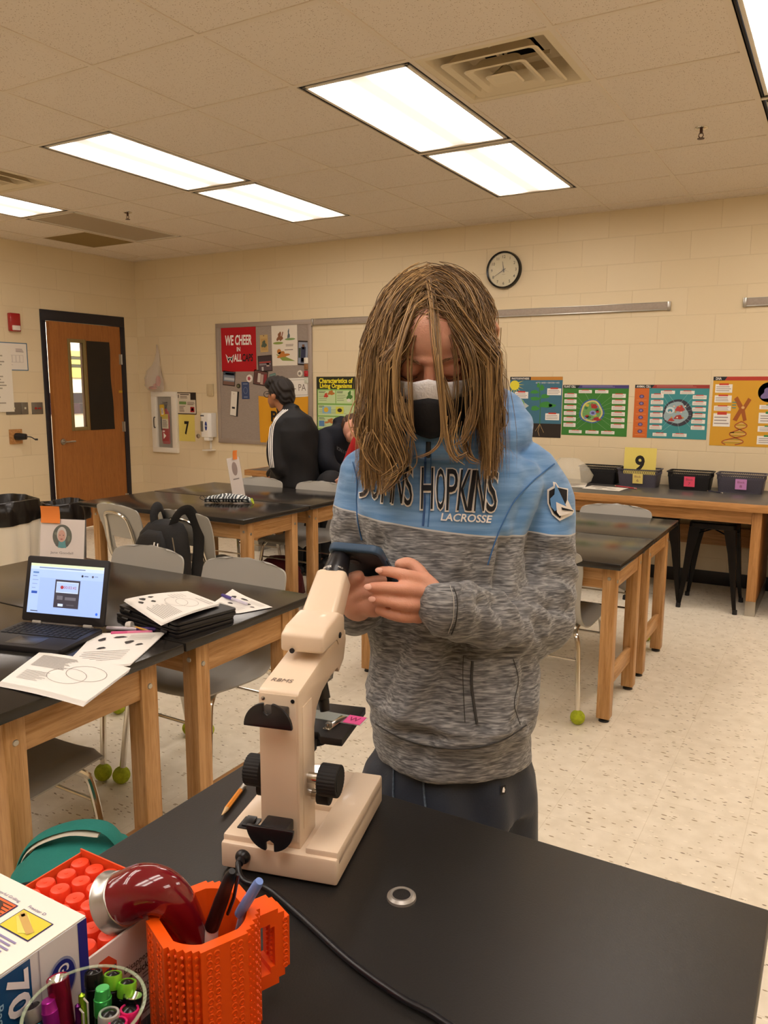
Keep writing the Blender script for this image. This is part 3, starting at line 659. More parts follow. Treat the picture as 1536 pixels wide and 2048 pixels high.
# red towel: slightly bowed cloth
s_ = Sheet(.46, .475, '#b3101a'); s_.rough = .8
s_.text('WE CHEER', .5, .43, .2, '#f2ece6', .76, 'C', bold=.03, shear=.12); s_.text('IN', .5, .57, .09, '#f2ece6', .1, 'C', bold=.02)
s_.text('ALL', .35, .78, .15, '#f2ece6', .24, bold=.03, shear=.12); s_.text('CAPS', .6, .78, .15, '#2a1418', .31, bold=.03, shear=.12)
s_.poly([(.12, .62), (.2, .7), (.24, .68), (.28, .7), (.37, .63), (.31, .82), (.25, .74), (.19, .82)], '#f2ece6', 2); s_.poly([(.15, .66), (.2, .72), (.24, .7), (.28, .72), (.34, .66), (.3, .78), (.25, .72), (.2, .78)], '#241820', 3)
tw = px_sheet(s_, 'rally_towel', 'red rally towel pinned on the bulletin board with white and black lettering', 'towel', 477, 696)
s_ = Sheet(.1, .17, '#c3a36a'); s_.rough = .5; s_.rect(.12, .22, .88, .9, '#b8945a'); s_.ell(.5, .55, .3, .2, '#4d5a4a', 2, wob=.2); s_.ell(.5, .05, .06, .03, '#3a3028', 2)
px_sheet(s_, 'wooden_plaque', 'small tan wooden plaque pinned near the top of the bulletin board', 'plaque', 528, 687, 2)
s_ = Sheet(.315, .41, '#e6dccb'); s_.ell(.25, .46, .2, .03, '#8a9a4a'); s_.ell(.32, .32, .1, .1, '#8c5a3a', 2, wob=.3); s_.line(.4, .32, .45, .2, .012, '#8c5a3a', 3); s_.ell(.72, .38, .2, .025, '#7c9a5a'); s_.ell(.67, .27, .04, .11, '#5c6a70', 2, wob=.3); s_.poly([(.15, .72), (.5, .78), (.9, .9), (.4, .88)], '#8a9a4a'); s_.ell(.42, .74, .2, .07, '#c07a35', 2, wob=.3, rot=1); s_.ell(.28, .66, .08, .06, '#c07a35', 2); s_.para(.55, .5, .85, .56, 2, '#8a7a68'); s_.para(.5, .62, .85, .66, 1, '#8a7a68')
px_sheet(s_, 'animal_print', 'cream print of painted animals pinned at the top of the bulletin board', 'print', 569, 689, 1)
def photo(w_, h_, cols, frame='#2a1c1c'):
    s = Sheet(w_, h_, frame); s.rough = .3; s.rect(.05, .06, .95, .94, cols[0])
    for (x0, y0, x1, y1, c_) in cols[1:]: s.rect(x0, y0, x1, y1, c_, 2)
    return s
px_sheet(photo(.18, .16, ['#54434a', (.05, .06, .95, .35, '#3a2c34'), (.1, .38, .9, .46, '#a9423c'), (.1, .5, .9, .6, '#8a8288'), (.25, .7, .38, .94, '#b9b4b4'), (.6, .5, .8, .7, '#b9a49c')]), 'snapshot', 'framed snapshot just right of the towel lower corner', 'photograph', 530, 727, 3)
px_sheet(photo(.165, .15, ['#7d8797', (.05, .06, .95, .3, '#3d475a'), (.2, .12, .9, .24, '#b7bec6'), (.12, .45, .95, .62, '#b9bfc6'), (.05, .7, .95, .94, '#7a5a50')]), 'snapshot', 'snapshot of an aircraft, the leftmost one on the bulletin board', 'photograph', 458, 757, -5)
px_sheet(photo(.18, .15, ['#6a4440', (.3, .2, .5, .8, '#cfc4ba'), (.52, .25, .7, .9, '#b9a096'), (.1, .2, .28, .9, '#5a3a3a'), (.74, .2, .93, .8, '#8a2c34')]), 'snapshot', 'snapshot of a group in red, pinned above the jacketed student', 'photograph', 521, 756, -8)
px_sheet(photo(.125, .235, ['#8b93a4', (.3, .25, .75, .9, '#2b3350'), (.4, .15, .62, .35, '#6a4a3a'), (.35, .7, .65, .85, '#a9746a'), (.08, .3, .28, .7, '#3a4a3a')]), 'snapshot', 'tall snapshot of a person in dark blue at the upper right of the board', 'photograph', 606, 706, -3)
s_ = Sheet(.08, .08, '#5f7a78'); s_.rect(.1, .1, .9, .9, '#6f8f88'); px_sheet(s_, 'snapshot', 'small green card pinned just behind the student hair', 'photograph', 546, 755, 12)
def disc(label, u, v, r, c1, c2, name='pin_badge'):
    q = aty(u, v, YB - .014)
    solo(name, [mi(xf(lathe([(0, 0), (r, 0), (r * .95, .006), (0, .009)], 26), RX(90)), 0), mi(xf(lathe([(0, .0095), (r * .55, .0088)], 5, False), RX(90)), 1)], [mat('badge_' + c1[1:], c1, .35), mat('badge_' + c2[1:], c2, .4)], label, 'badge', (q.x, YB - .013, q.z))
disc('round white badge with a pink figure on the bulletin board', 499, 757, .04, '#eadfd8', '#b04a5a'); disc('small dark round medal on the bulletin board', 477, 772, .025, '#3b3a2c', '#6a6a4a', 'medal'); disc('round white badge near the right edge of the bulletin board', 600, 747, .032, '#e2d8ca', '#8a7f74')
s_ = Sheet(.1, .175, '#3b4a70'); s_.ring(.5, .5, .25, .18, .003, '#8a94a8'); s_.rect(.2, .1, .8, .14, '#8a94a8'); s_.rect(.25, .86, .75, .9, '#8a94a8'); px_sheet(s_, 'blue_booklet', 'dark blue booklet pinned on the bulletin board', 'booklet', 491, 781, 1)
t = thing('bookmark', 'white bookmark on a black backing hung from a pin, lowest item at the board left', 'bookmark', (0, 0, 0)); q = aty(468, 807, YB - .014); t.location = (q.x, YB - .014, q.z)
part('backing', [xf(box(-.042, .058, -.002, .002, -.13, .128), RY(6))], BLKM, t); s_ = Sheet(.08, .25, '#e6dfd2'); s_.rect(.25, .64, .75, .72, '#2a2a2a'); s_.rect(.4, .08, .5, .12, '#a08a7a'); s_.make('card', None, None, RY(6) @ T(-.042, -.003, -.125) @ XZ, parent=t)
t = thing('hanging_charms', 'string of small white and red charms at the right of the bulletin board', 'charm', (0, 0, 0)); q = aty(613, 745, YB - .014); t.location = (q.x, YB - .014, q.z)
for k, (z, cc) in enumerate(((.115, '#e8e0d2'), (.055, '#9a6a40'), (-.01, '#b3202a'), (-.075, '#cfd0c0'))): part('charm', [box(-.025, .025, -.01, 0, z - .028, z + .028, .006), ] + ([xf(lathe([(0, 0), (.016, 0), (0, .006)], 14), T(0, -.01, z) @ RX(90))]), mat('charm_%d' % k, cc, .4), t)
t = thing('plate_sign', 'white rectangular plaque reading PA, right of the jacketed student head', 'sign', (0, 0, 0)); q = aty(595, 776, YB - .014); t.location = (q.x, YB - .014, q.z)
s_ = Sheet(.33, .185, '#e8e2d8'); s_.rough = .35; s_.curve([(.05, .1), (.95, .1), (.95, .9), (.05, .9), (.05, .1)], .003, '#7a6a60'); s_.text('- PA', .47, .68, .36, '#6a5a50', .42, bold=-.005); s_.make('plate_face', None, None, T(-.19, 0, -.0925) @ XZ @ RZ(1.5), parent=t)
# gold banner
R = []
for i in range(14):
    z = 1.40 - i * .47 / 13
    R.append([Vector((-3.475 + .02 * (i / 13) + j / 16 * (.615 - .03 * i / 13), YB - .018 - .008 * (1 + math.sin(j * 1.1 + i * .15)), z - (.02 * math.sin(j / 16 * PI)) * (1 - i / 13))) for j in range(17)])
t = thing('gold_banner', 'gold cloth banner pinned low on the bulletin board behind the jacketed student', 'banner', (0, 0, 0))
part('cloth', [rings(R, False, False)], mat('gold_cloth', '#d99a1c', .8), t); 
V1, F1 = text('Pi', 0, 0, .10, .10, 'L', 0, .03); part('lettering', [([Vector((-3.31 + v.x, YB - .037, 1.15 + v.y)) for v in V1], F1)], mat('banner_black', '#1a1612', .7), t, smooth=False)

# display rails
def rail(x0, x1, z, label):
    t = thing('display_rail', label, 'display rail', ((x0 + x1) / 2, YB, z)); a = (x1 - x0) / 2
    part('rail_strip', [box(-a, a, -.012, 0, -.022, .03, .002)], mat('rail_cork', '#a89a8c', .6, var=.1, vscale=60), t)
    part('rail_lip', [box(-a, a, -.018, 0, -.03, -.02, .002), box(-a, a, -.014, 0, .028, .033, .001)], STEEL, t)
    for s in (-1, 1): part('end_cap', [box(s * a - .018, s * a + .004, -.02, 0, -.033, .035, .003)], STEEL, t)
rail(-2.80, .49, 2.105, 'long thin metal display rail running across the far wall'); rail(1.014, 3.4, 2.105, 'second metal display rail, entering at the right edge')

# clock
t = thing('wall_clock', 'round black-rimmed wall clock with numerals showing about twenty to twelve', 'clock', (-.853, YB, 2.458))
R_ = .152
part('rim', [xf(lathe([(R_ * .9, 0), (R_, .0), (R_, .03), (R_ * .965, .042), (R_ * .9, .036), (R_ * .885, .022)], 56, False), RX(90))], mat('clock_rim', '#14110f', .25), t)
part('clock_face', [xf(lathe([(0, .0), (R_ * .9, .0), (R_ * .9, .02), (0, .02)], 48), RX(90))], mat('clock_dial', '#d8cba4', .5), t)
nm = []
for k in range(1, 13):
    a = math.radians(90 - 30 * k); r = R_ * .70; V, F = text(str(k), 0, 0, .023, None, 'C', 0, .01); nm.append(xf((V, F), T(r * math.cos(a), -.0215, r * math.sin(a) - .0115) @ XZ))
for k in range(60):
    a = math.radians(6 * k); r0, r1 = R_ * .85, R_ * .88; w_ = .0006; nm.append(xf(box(r0, r1, -w_, w_, 0, .0005), T(0, -.021, 0) @ XZ @ Matrix.Rotation(a, 4, 'Z')))
nm.append(xf(box(-.014, .014, -.001, .001, 0, .0005), T(0, -.0215, -.035) @ XZ))
part('numerals', nm, mat('clock_ink', '#2a211a', .6), t, smooth=False)
def hand(ang, L_, w_, y): return xf(prism([(-w_, -.02), (w_, -.02), (w_ * .4, L_), (-w_ * .4, L_)], 0, .001), T(0, y, 0) @ XZ @ Matrix.Rotation(-math.radians(ang), 4, 'Z'))
part('hour_hand', [hand(351, .07, .004, -.024)], BLK, t, smooth=False); part('minute_hand', [hand(239, .095, .003, -.0255)], BLK, t, smooth=False); part('second_hand', [hand(110, .05, .001, -.027), xf(lathe([(0, 0), (.006, 0), (.006, .004), (0, .004)], 16), T(0, -.027, 0) @ RX(90))], BLK, t, smooth=False)
part('clock_glass', [xf(lathe([(R_ * .9, .031), (R_ * .6, .036), (R_ * .3, .0385), (0, .039)], 48, False), RX(90))], mat('crystal', '#ffffff', .03, alpha=.14), t)

# ---------------- posters
def lab(s, x, y, w_, h_, c='#c8402c'):
    s.rect(x, y, x + w_, y + h_, '#efeae0', 3); s.rect(x + w_ * .22, y - h_ * .12, x + w_ * .78, y + h_ * .1, c, 4); s.para(x + w_ * .06, y + h_ * .25, x + w_ * .94, y + h_ * .95, 3, '#a59a94', 4, .4, .2)
# characteristics
s_ = Sheet(.45, .62, '#2a2a18'); s_.rect(.02, .19, .98, .98, '#7fae52'); s_.text('Characteristics of', .5, .095, .07, '#eedf2a', .86, 'C', bold=.035); s_.text('Living Organisms', .5, .17, .065, '#eedf2a', .82, 'C', bold=.035)
for (y0, y1) in ((.21, .41), (.435, .6), (.62, .8), (.82, .965)):
    for (x0, x1) in (((.04, .49), (.51, .96)) if y0 != .435 else ((.04, .96),)):
        s_.rect(x0, y0, x1, y1, '#c6d9a0', 2); s_.para(x0 + .02, y0 + .015, x0 + .2, y0 + .05, 2, '#27331c', 3); s_.para(x0 + .02, y0 + .07, x1 - .18, y1 - .02, 4, '#7c8c64', 3, .25)
s_.ell(.25, .29, .05, .035, '#c2402c', 4, wob=.2); s_.ell(.38, .25, .08, .035, '#b9742e', 4, wob=.2); s_.ell(.85, .29, .06, .06, '#4a7a34', 4, wob=.3); s_.ell(.83, .36, .05, .025, '#e4e0cc', 5); s_.rect(.15, .46, .38, .57, '#8fb8c8', 4); s_.ell(.25, .51, .06, .04, '#e0b52e', 5); s_.rect(.5, .46, .7, .57, '#d9d64e', 4); s_.ell(.6, .515, .06, .03, '#3a3024', 5)
s_.ell(.36, .69, .11, .035, '#c07a3e', 4, wob=.4); s_.rect(.06, .68, .2, .77, '#5a86b0', 4); s_.ell(.75, .72, .1, .05, '#b86a58', 4, wob=.2); s_.ell(.25, .9, .12, .05, '#6a9a4a', 4, wob=.3); s_.ell(.75, .9, .12, .05, '#a9b84a', 4, wob=.3)
wallsheet(s_, 'poster', 'tall green poster titled Characteristics of Living Organisms', 'poster', -2.772, 1.59)
# photosynthesis
s_ = Sheet(.455, .50, '#3f6f84'); s_.rect(0, 0, .4, .055, '#20252a'); s_.rect(.4, 0, 1, .055, '#c0812f'); s_.text('PHOTOSYNTHESIS', .03, .045, .03, '#efeae0', .34, bold=.02)
for k in range(16):
    a = k / 16 * 2 * PI; s_.poly([(.08 + .08 * math.cos(a - .1), .13 + .075 * math.sin(a - .1)), (.08 + .2 * math.cos(a), .13 + .18 * math.sin(a)), (.08 + .08 * math.cos(a + .1), .13 + .075 * math.sin(a + .1))], '#d8c834', 1) if .08 + .2 * math.cos(a) > 0 and .13 + .18 * math.sin(a) > .055 else None
s_.ell(.09, .14, .09, .08, '#e3d63a', 2); s_.rect(0, .77, 1, 1, '#2a211a'); s_.curve([(.6, .78), (.57, .9), (.6, .98)], .004, '#b99a6a', 3); s_.curve([(.6, .78), (.68, .92)], .003, '#b99a6a', 3); s_.curve([(.6, .78), (.52, .9)], .003, '#b99a6a', 3)
s_.curve([(.6, .78), (.6, .5), (.57, .15)], .007, '#3c7a38', 2)
for (x, y, rx, ry, r_) in ((.48, .25, .08, .03, 0), (.68, .32, .08, .035, 1), (.5, .36, .1, .03, 2), (.7, .46, .12, .05, 0), (.5, .52, .08, .04, 1), (.62, .18, .04, .05, 1), (.82, .47, .07, .03, 2), (.55, .14, .03, .04, 0)): s_.ell(x, y, rx, ry, '#3f8a3a', 3, 14, .12, r_)
s_.ell(.17, .45, .12, .09, '#4c9a3c', 3); s_.ring(.17, .45, .12, .09, .003, '#bcd48a', 4); s_.poly([(.28, .42), (.38, .48), (.3, .53)], '#b8c0b8', 3)
for (x, y) in ((.1, .25), (.72, .19), (.08, .6), (.7, .6)): lab(s_, x, y, .26, .11)
s_.text('6CO2 + 6H2O > C6H12O6 + 6O2', .5, .11, .025, '#efeae0', .44); wallsheet(s_, 'poster', 'teal photosynthesis poster with a sun and a plant', 'poster', -.775, 1.582)
# plant cell
s_ = Sheet(.53, .405, '#3c7d2f'); s_.rect(0, 0, 1, .065, '#4a3f78'); s_.poly([(0, 0), (.27, 0), (.23, .065), (0, .065)], '#1f2328', 2); s_.text('PLANT CELL', .02, .052, .04, '#efeae0', .18, z=3, bold=.02); s_.para(.3, .015, .95, .055, 2, '#8d86ae', 3)
s_.ell(.46, .52, .19, .24, '#3c5f9a', 2, wob=.05); s_.ell(.46, .52, .165, .215, '#d3cf7c', 3, 30, .04); s_.ell(.46, .52, .14, .185, '#6fa05a', 4, 30, .05)
for k in range(11): a = k * .571; s_.ell(.46 + .09 * math.cos(a * 1.7), .52 + .13 * math.sin(a), .028, .03, ['#a8372a', '#c8b848', '#3c7a4a', '#7a86b4'][k % 4], 5, 12, .1, k)
s_.ell(.5, .42, .045, .045, '#a8302a', 6, wob=.1); s_.ell(.48, .55, .05, .05, '#8c9ac8', 6); s_.ell(.48, .55, .025, .025, '#5a4a88', 7); s_.ell(.54, .67, .06, .035, '#a8302a', 6, wob=.2)
for k in range(6): y = .17 + k * .118; lab(s_, .03, y, .19, .075); s_.line(.22, y + .04, .36, .42 + k * .04, .0012, '#9db894', 8)
for k in range(6): y = .17 + k * .118; lab(s_, .76, y, .2, .075); s_.line(.76, y + .04, .57, .42 + k * .04, .0012, '#9db894', 8)
for k, (x, y) in enumerate(((.25, .1), (.5, .1), (.12, .9), (.38, .9), (.62, .9))): lab(s_, x, y - .0, .2, .06); s_.line(x + .1, y + (.06 if y < .5 else 0), .46, .4 if y < .5 else .65, .0012, '#9db894', 8)
wallsheet(s_, 'poster', 'green plant cell poster, between the photosynthesis and animal cell posters', 'poster', -.315, 1.515)
# animal cell
s_ = Sheet(.545, .41, '#3f8f92'); s_.rect(0, 0, 1, .065, '#9c3a34'); s_.poly([(0, 0), (.27, 0), (.23, .065), (0, .065)], '#1f2328', 2); s_.text('ANIMAL CELL', .02, .052, .04, '#efeae0', .2, z=3, bold=.02); s_.para(.3, .015, .95, .055, 2, '#c07a74', 3); s_.rect(0, .065, .2, 1, '#cf6a2a', 2)
for k in range(6): s_.ell(.1, .22 + k * .132, .035, .035, '#5a4a70', 4); s_.ell(.1, .22 + k * .132, .018, .02, '#8a7ab0', 5); s_.rect(.03, .285 + k * .132, .17, .291 + k * .132, '#e0a070', 4)
s_.ell(.6, .52, .2, .25, '#3c3a44', 3, 32, .02); s_.ell(.58, .52, .16, .2, '#9ab0b4', 4, 30, .07); s_.ell(.63, .44, .06, .06, '#b8443c', 5, 20, .15); s_.ell(.5, .47, .06, .06, '#d0dcdc', 5); s_.ell(.5, .48, .032, .035, '#4a8a9a', 6); s_.ell(.62, .6, .06, .04, '#a83a32', 5, 18, .2); s_.ell(.52, .65, .04, .03, '#b8443c', 5, 18, .2)
for k in range(9): s_.ell(.5 + .025 * k, .5 + .12 * math.sin(k * 2.1), .013, .015, ['#e4c8b4', '#c89a4a'][k % 2], 7, 10)
for k in range(6): y = .17 + k * .118; lab(s_, .23, y, .17, .075); s_.line(.4, y + .04, .5, .42 + k * .04, .0012, '#a9cccc', 8)
for k in range(6): y = .19 + k * .112; lab(s_, .79, y, .18, .07); s_.line(.79, y + .04, .68, .42 + k * .04, .0012, '#a9cccc', 8)
for k, (x, y) in enumerate(((.36, .11), (.62, .11), (.28, .9), (.55, .9))): lab(s_, x, y, .19, .06); s_.line(x + .1, y + (.06 if y < .5 else 0), .6, .4 if y < .5 else .65, .0012, '#a9cccc', 8)
wallsheet(s_, 'poster', 'teal and orange animal cell poster, right of the plant cell one', 'poster', .262, 1.518)
# dna
s_ = Sheet(.56, .51, '#d6a02c'); s_.rect(0, 0, 1, .055, '#b83c2c'); s_.poly([(0, 0), (.17, 0), (.14, .055), (0, .055)], '#1f2328', 2); s_.text('DNA', .03, .045, .035, '#efeae0', .07, z=3, bold=.02)
for k, (y, h_) in enumerate(((.11, .12), (.27, .1), (.42, .07), (.53, .19))): lab(s_, .03, y, .21, h_, '#c8402c')
s_.poly([(.27, .32), (.31, .28), (.385, .42), (.44, .3), (.48, .33), (.41, .48), (.44, .62), (.4, .64), (.37, .52), (.32, .64), (.27, .62), (.34, .46)], '#a35a24', 3); s_.ell(.385, .44, .02, .02, '#e0b070', 4)
for k in range(26):
    t0, t1 = k / 26, (k + 1) / 26; f0 = lambda t_, ph: (.38 - .12 * (t_ ** 2) + (.06 + .08 * t_) * math.sin(t_ * 9 + ph), .64 + t_ * .34)
    for ph in (0, PI): s_.line(*f0(t0, ph), *f0(t1, ph), .007, '#a8502c', 3)
    if k % 2 == 0: s_.line(*f0(t0, 0), *f0(t0, PI), .003, '#d8cfa8' if k % 4 else '#5a8a5a', 2)
s_.ell(.68, .22, .13, .14, '#9ac0c8', 3); s_.ell(.69, .24, .09, .09, '#7a6a9a', 4, 24, .2); s_.ell(.68, .22, .13, .14, '#9ac0c8', 3)
for k, (y, h_) in enumerate(((.4, .06), (.51, .15), (.7, .08), (.84, .12))): lab(s_, .58, y, .36, h_, '#3c8a4a')
for k in range(5): s_.rect(.25, .36 + k * .04 if k < 3 else .8, .3, .372 + k * .04 if k < 3 else .81, '#3c8a8a', 5)
wallsheet(s_, 'poster', 'yellow DNA poster with a chromosome, cut by the right edge', 'poster', .83, 1.578)

# ================================================================ left wall things
t = thing('fire_alarm_strobe', 'small red fire alarm device on the left wall, above the framed plan', 'alarm', (XL, 1.72, 2.085))
part('alarm_body', [box(0, .045, -.055, .055, -.085, .085, .008)], RED, t); part('strobe_lens', [box(.04, .06, -.04, .04, -.075, -.03, .006)], mat('strobe_lens', '#e8dcd2', .2), t)
s_ = Sheet(.36, .262, '#e6ddd0'); s_.rect(0, 0, 1, .03, '#3f6a86', 2); s_.rect(0, .97, 1, 1, '#3f6a86', 2); s_.rect(.975, 0, 1, 1, '#3f6a86', 2)
for k in range(7): s_.curve([(.1 + k * .11, .45), (.2 + k * .11, .45), (.2 + k * .11, .7), (.1 + k * .11, .7), (.1 + k * .11, .45)], .0016, '#8a7a74')
s_.para(.1, .28, .5, .4, 3, '#8a7a74'); s_.para(.65, .22, .92, .36, 3, '#8a7a74'); s_.line(.1, .8, .55, .8, .002, '#8a7a74')
s_.make('framed_floor_plan', 'floor plan in a thin blue frame on the left wall', 'plan', leftM(1.495, 1.635))
s_ = Sheet(.5, .62, '#e6ddcc'); s_.para(.1, .1, .9, .9, 18, '#a59a88'); s_.make('paper_notice', 'white paper notice at the left edge, overlapping the switch plates', 'paper', leftM(1.17, 1.245, .01))
swm = mat('switch_steel', '#7f776a', .4, .5)
def plate(y, z, w_, label, kind=0):
    t = thing('switch_plate', label, 'switch', (XL, y, z)); part('plate', [box(0, .006, -w_ / 2, w_ / 2, -.058, .058, .002)], swm, t)
    if kind == 0: part('toggle', [box(.005, .022, -.005, .005, -.008, .012, .002)], mat('ivory_toggle', '#e6dcc4', .4), t)
    else: part('keyed_button', [xf(lathe([(0, 0), (.012, 0), (.01, .01), (0, .01)], 16), T(.005, -.02, 0) @ RY(90)), box(.005, .02, .005, .035, -.006, .006, .003)], mat('red_button', '#a82a22', .4), t)
plate(1.665, 1.274, .16, 'wide metal switch plate on the left wall, nearest the left edge'); plate(1.785, 1.274, .075, 'narrow metal switch plate, middle one of three on the left wall'); plate(1.925, 1.272, .125, 'metal plate with a red keyed button, nearest the door frame', 1)
t = thing('pencil_sharpener', 'black crank pencil sharpener on a wooden block on the left wall', 'pencil sharpener', (XL, 1.665, 1.007))
part('wood_block', [box(0, .02, -.065, .065, -.07, .07, .003)], OX, t)
part('sharpener_body', [tube([(.02, .0, 0), (.06, .01, 0), (.11, .04, 0)], [.035, .035, .028], 16)], BLK, t); part('crank', [tube(smooth_path([(.11, .04, 0), (.125, .08, -.005), (.13, .12, -.03)], 4), .005, 8), cyl((.13, .12, -.03), (.15, .135, -.03), .009)], BLK, t)

# trash bins
def bin_(label, x, y, r, h, liner, cover, body):
    t = thing('trash_bin', label, 'trash bin', (x, y, 0))
    part('bin_body', [lathe([(0, 0), (r * .8, 0), (r, h * .97), (r * .96, h * .97), (r * .78, .02), (0, .02)], 32)], mat('bin_' + body[1:], body, .6), t)
    def wav(z, rr, k, am): return [Vector(((rr + am * math.sin(11 * a + k) + am * .7 * math.sin(17 * a + 2 * k)) * math.cos(a), (rr + am * math.sin(11 * a + k) + am * .7 * math.sin(17 * a + 2 * k)) * math.sin(a), z + am * 1.2 * math.sin(3 * a + k))) for a in [2 * PI * j / 64 for j in range(64)]]
    part('liner_fold', [rings([wav(h * .8, r + .02, 0, .008), wav(h * .85, r + .025, .4, .009), wav(h * .92, r + .022, .8, .009), wav(h, r + .012, 1.2, .008), wav(h + .005, r - .005, 1.4, .006), wav(h - .06, r - .03, 1.8, .006), wav(h - .2, r - .05, 2.2, .01)], False)], mat(liner, '#15110f', .3, bump=.5, bscale=20), t, angle=60)
    if cover: part('white_cover', [rings([wav(h * .2, r * .93, 0, .012), wav(h * .35, r * .97, .1, .014), wav(h * .6, r + .008, .2, .01), wav(h * .83, r + .012, .3, .005)], False)], mat('white_bag', '#e4dbc8', .4, bump=.5, bscale=12), t, angle=60)
q = atz(20, 1002, .72); bin_('trash bin with a black liner folded over a white bag, at the left edge', q.x - .12, q.y + .0, .235, .72, 'bin_liner', True, '#b3a68e')
q = atz(78, 1006, .68); bin_('shorter dark trash bin beside the door frame, behind the white one', q.x - .02, q.y + .22, .15, .66, 'bin_liner', False, '#262220')
# ================================================================ on the wall counter
def basket(label, x, w_, colr, note, num, y=3.06, rz=0, depth=.2):
    t = thing('basket', label, 'basket', (x, y, .75), rz, 'woven plastic baskets on the wall counter')
    m = mat('basket_' + colr[1:], colr, .5); hw, hd, h = w_ / 2, depth / 2, .135
    def lp(k, z, r=.02): return [Vector((a, b_, z)) for a, b_ in rrect(2 * hw * k, 2 * hd * k, r, 4)]
    part('basket_wall', [rings([lp(.88, 0), lp(.9, .02), lp(.955, h * .72)], False), rings([lp(.955, h * .72), lp(.94, h * .72), lp(.865, .006)], False), rings([lp(.88, 0), lp(.88, .006)])], m, t)
    # pierced upper band: short struts between two hoops
    S_ = [rings([lp(.975, h * .93), lp(1.03, h * .95), lp(1.03, h), lp(.97, h), lp(.975, h * .93)], False)]
    P = [(a, b_) for a, b_ in rrect(2 * hw * .965, 2 * hd * .965, .02, 3)]; Q = []
    for i in range(len(P)):
        a, b_ = Vector(P[i]), Vector(P[(i + 1) % len(P)]); n = max(1, int((b_ - a).length / .013))
        for k in range(n): Q.append(a.lerp(b_, k / n))
    for i, q in enumerate(Q):
        q2 = Q[(i + 1) % len(Q)]
        S_.append(tube([(q.x, q.y, h * .70), (q2.x, q2.y, h * .95)], .0016, 4, False)); S_.append(tube([(q2.x, q2.y, h * .70), (q.x, q.y, h * .95)], .0016, 4, False))
    part('pierced_rim', S_, m, t, smooth=False)
    dm = mat('basket_weave_' + colr[1:], colr, .8)
    D_ = []
    for r_ in range(5):
        z = .022 + r_ * .0165; kk = .9 + .055 * z / (h * .72)
        for c_ in range(int(w_ / .018)):
            xx = (-hw * kk + .016 + c_ * .018 + (r_ % 2) * .009)
            if xx < hw * kk - .012: D_.append(xf(lathe([(.0068, 0), (.0085, 0), (.0085, .0022), (.0068, .0022), (.0068, 0)], 6, False), T(xx, -hd * kk + .0012, z) @ RX(90)))
    part('weave_pattern', D_, dm, t, smooth=False)
    if note:
        s = Sheet(.075, .075, note); s.text('Block', .5, .4, .22, '#7a4a52', .62, 'C'); s.text(num, .5, .82, .26, '#7a4a52', .2, 'C')
        s.make('sticky_label', None, None, T(-.03, -hd * .975 - .004, .028) @ RX(4) @ XZ, parent=t, )
    return t
basket('black basket partly behind the clear bag, leftmost on the wall counter', .06, .30, '#181719', None, '', 3.11)
basket('grey basket with a yellow sticky note, below the 9 sign', .375, .305, '#4d4a55', '#ddc870', '6')
basket('black basket with a pink sticky note', .745, .31, '#181719', '#e8506e', '7')
basket('grey basket with a lilac sticky note, rightmost', 1.09, .325, '#4d4a55', '#c98ac4', '8', 3.08)
s_ = numsign('9', .24, .24); s_.make('number_sign', 'yellow paper sign with a large black 9 standing in a grey basket', 'sign', T(.245, 3.075, .80) @ RX(-4) @ XZ)
R = []
for k, (z, r) in enumerate(((.0, .10), (.03, .14), (.08, .15), (.13, .13), (.17, .10), (.2, .07), (.205, .02))):
    R.append([Vector((r * (1 + .12 * math.sin(4 * a + k * .7) + .07 * math.sin(9 * a + k)) * math.cos(a) * 1.1, .75 * r * (1 + .1 * math.sin(5 * a + k)) * math.sin(a), z)) for a in [2 * PI * j / 36 for j in range(36)]])
solo('plastic_bag', [rings(R)], mat('cloudy_film', '#e9e2d0', .2, alpha=.32, bump=.7, bscale=25), 'crumpled cloudy plastic bag sitting on the wall counter beside the student', 'bag', (-.12, 2.86, .752), angle=80)
s_ = Sheet(.22, .28, '#e4ddd0'); s_.para(.1, .1, .9, .9, 12, '#b0a699'); s_.make('loose_paper', 'white sheet on the wall counter in front of the bag, left one', 'paper', T(-.16, 2.66, .753) @ RZ(12))
s_ = Sheet(.28, .215, '#e4ddd0'); s_.para(.1, .1, .6, .5, 6, '#9a9088'); s_.ell(.7, .6, .12, .12, '#a8a098'); s_.ell(.4, .75, .1, .08, '#8a827c', 2); s_.make('loose_paper', 'white sheet with small drawings on the wall counter, right one', 'paper', T(.05, 2.64, .7535) @ RZ(-4))
def pencil(name, label, p0, p1, r, col, tipc='#d9b98a', lead='#2a2624', er=None, ferr=True, cat='pencil'):
    p0, p1 = Vector(p0), Vector(p1); d = (p1 - p0).normalized(); L = (p1 - p0).length
    t = thing(name, label, cat, tuple(p0)); q = Vector((0, 0, 1)).rotation_difference(d).to_matrix().to_4x4()
    part('shaft', [xf(lathe([(0, .02), (r, .02), (r, L - .018), (0, L - .018)], 6, False), q)], mat('paint_' + col[1:], col, .35), t, smooth=False)
    part('sharpened_tip', [mi(xf(lathe([(0, .004), (.0008, .004), (r, .022), (0, .022)], 12, False), q), 0), mi(xf(lathe([(0, 0), (.001, .005), (0, .006)], 8, False), q), 1)], [mat('bare_wood', tipc, .7), mat('lead_' + lead[1:], lead, .4)], t)
    part('ferrule', [xf(lathe([(0, L - .018), (r * 1.04, L - .018), (r * 1.04, L - .007), (0, L - .007)], 14, False), q)], STEEL if ferr else mat('paint_' + col[1:], col, .35), t)
    if er: part('eraser', [xf(lathe([(r * .95, L - .007), (r * .95, L - .001), (r * .6, L), (0, L)], 14, False), q)], mat('er_' + er[1:], er, .8), t)
    return t
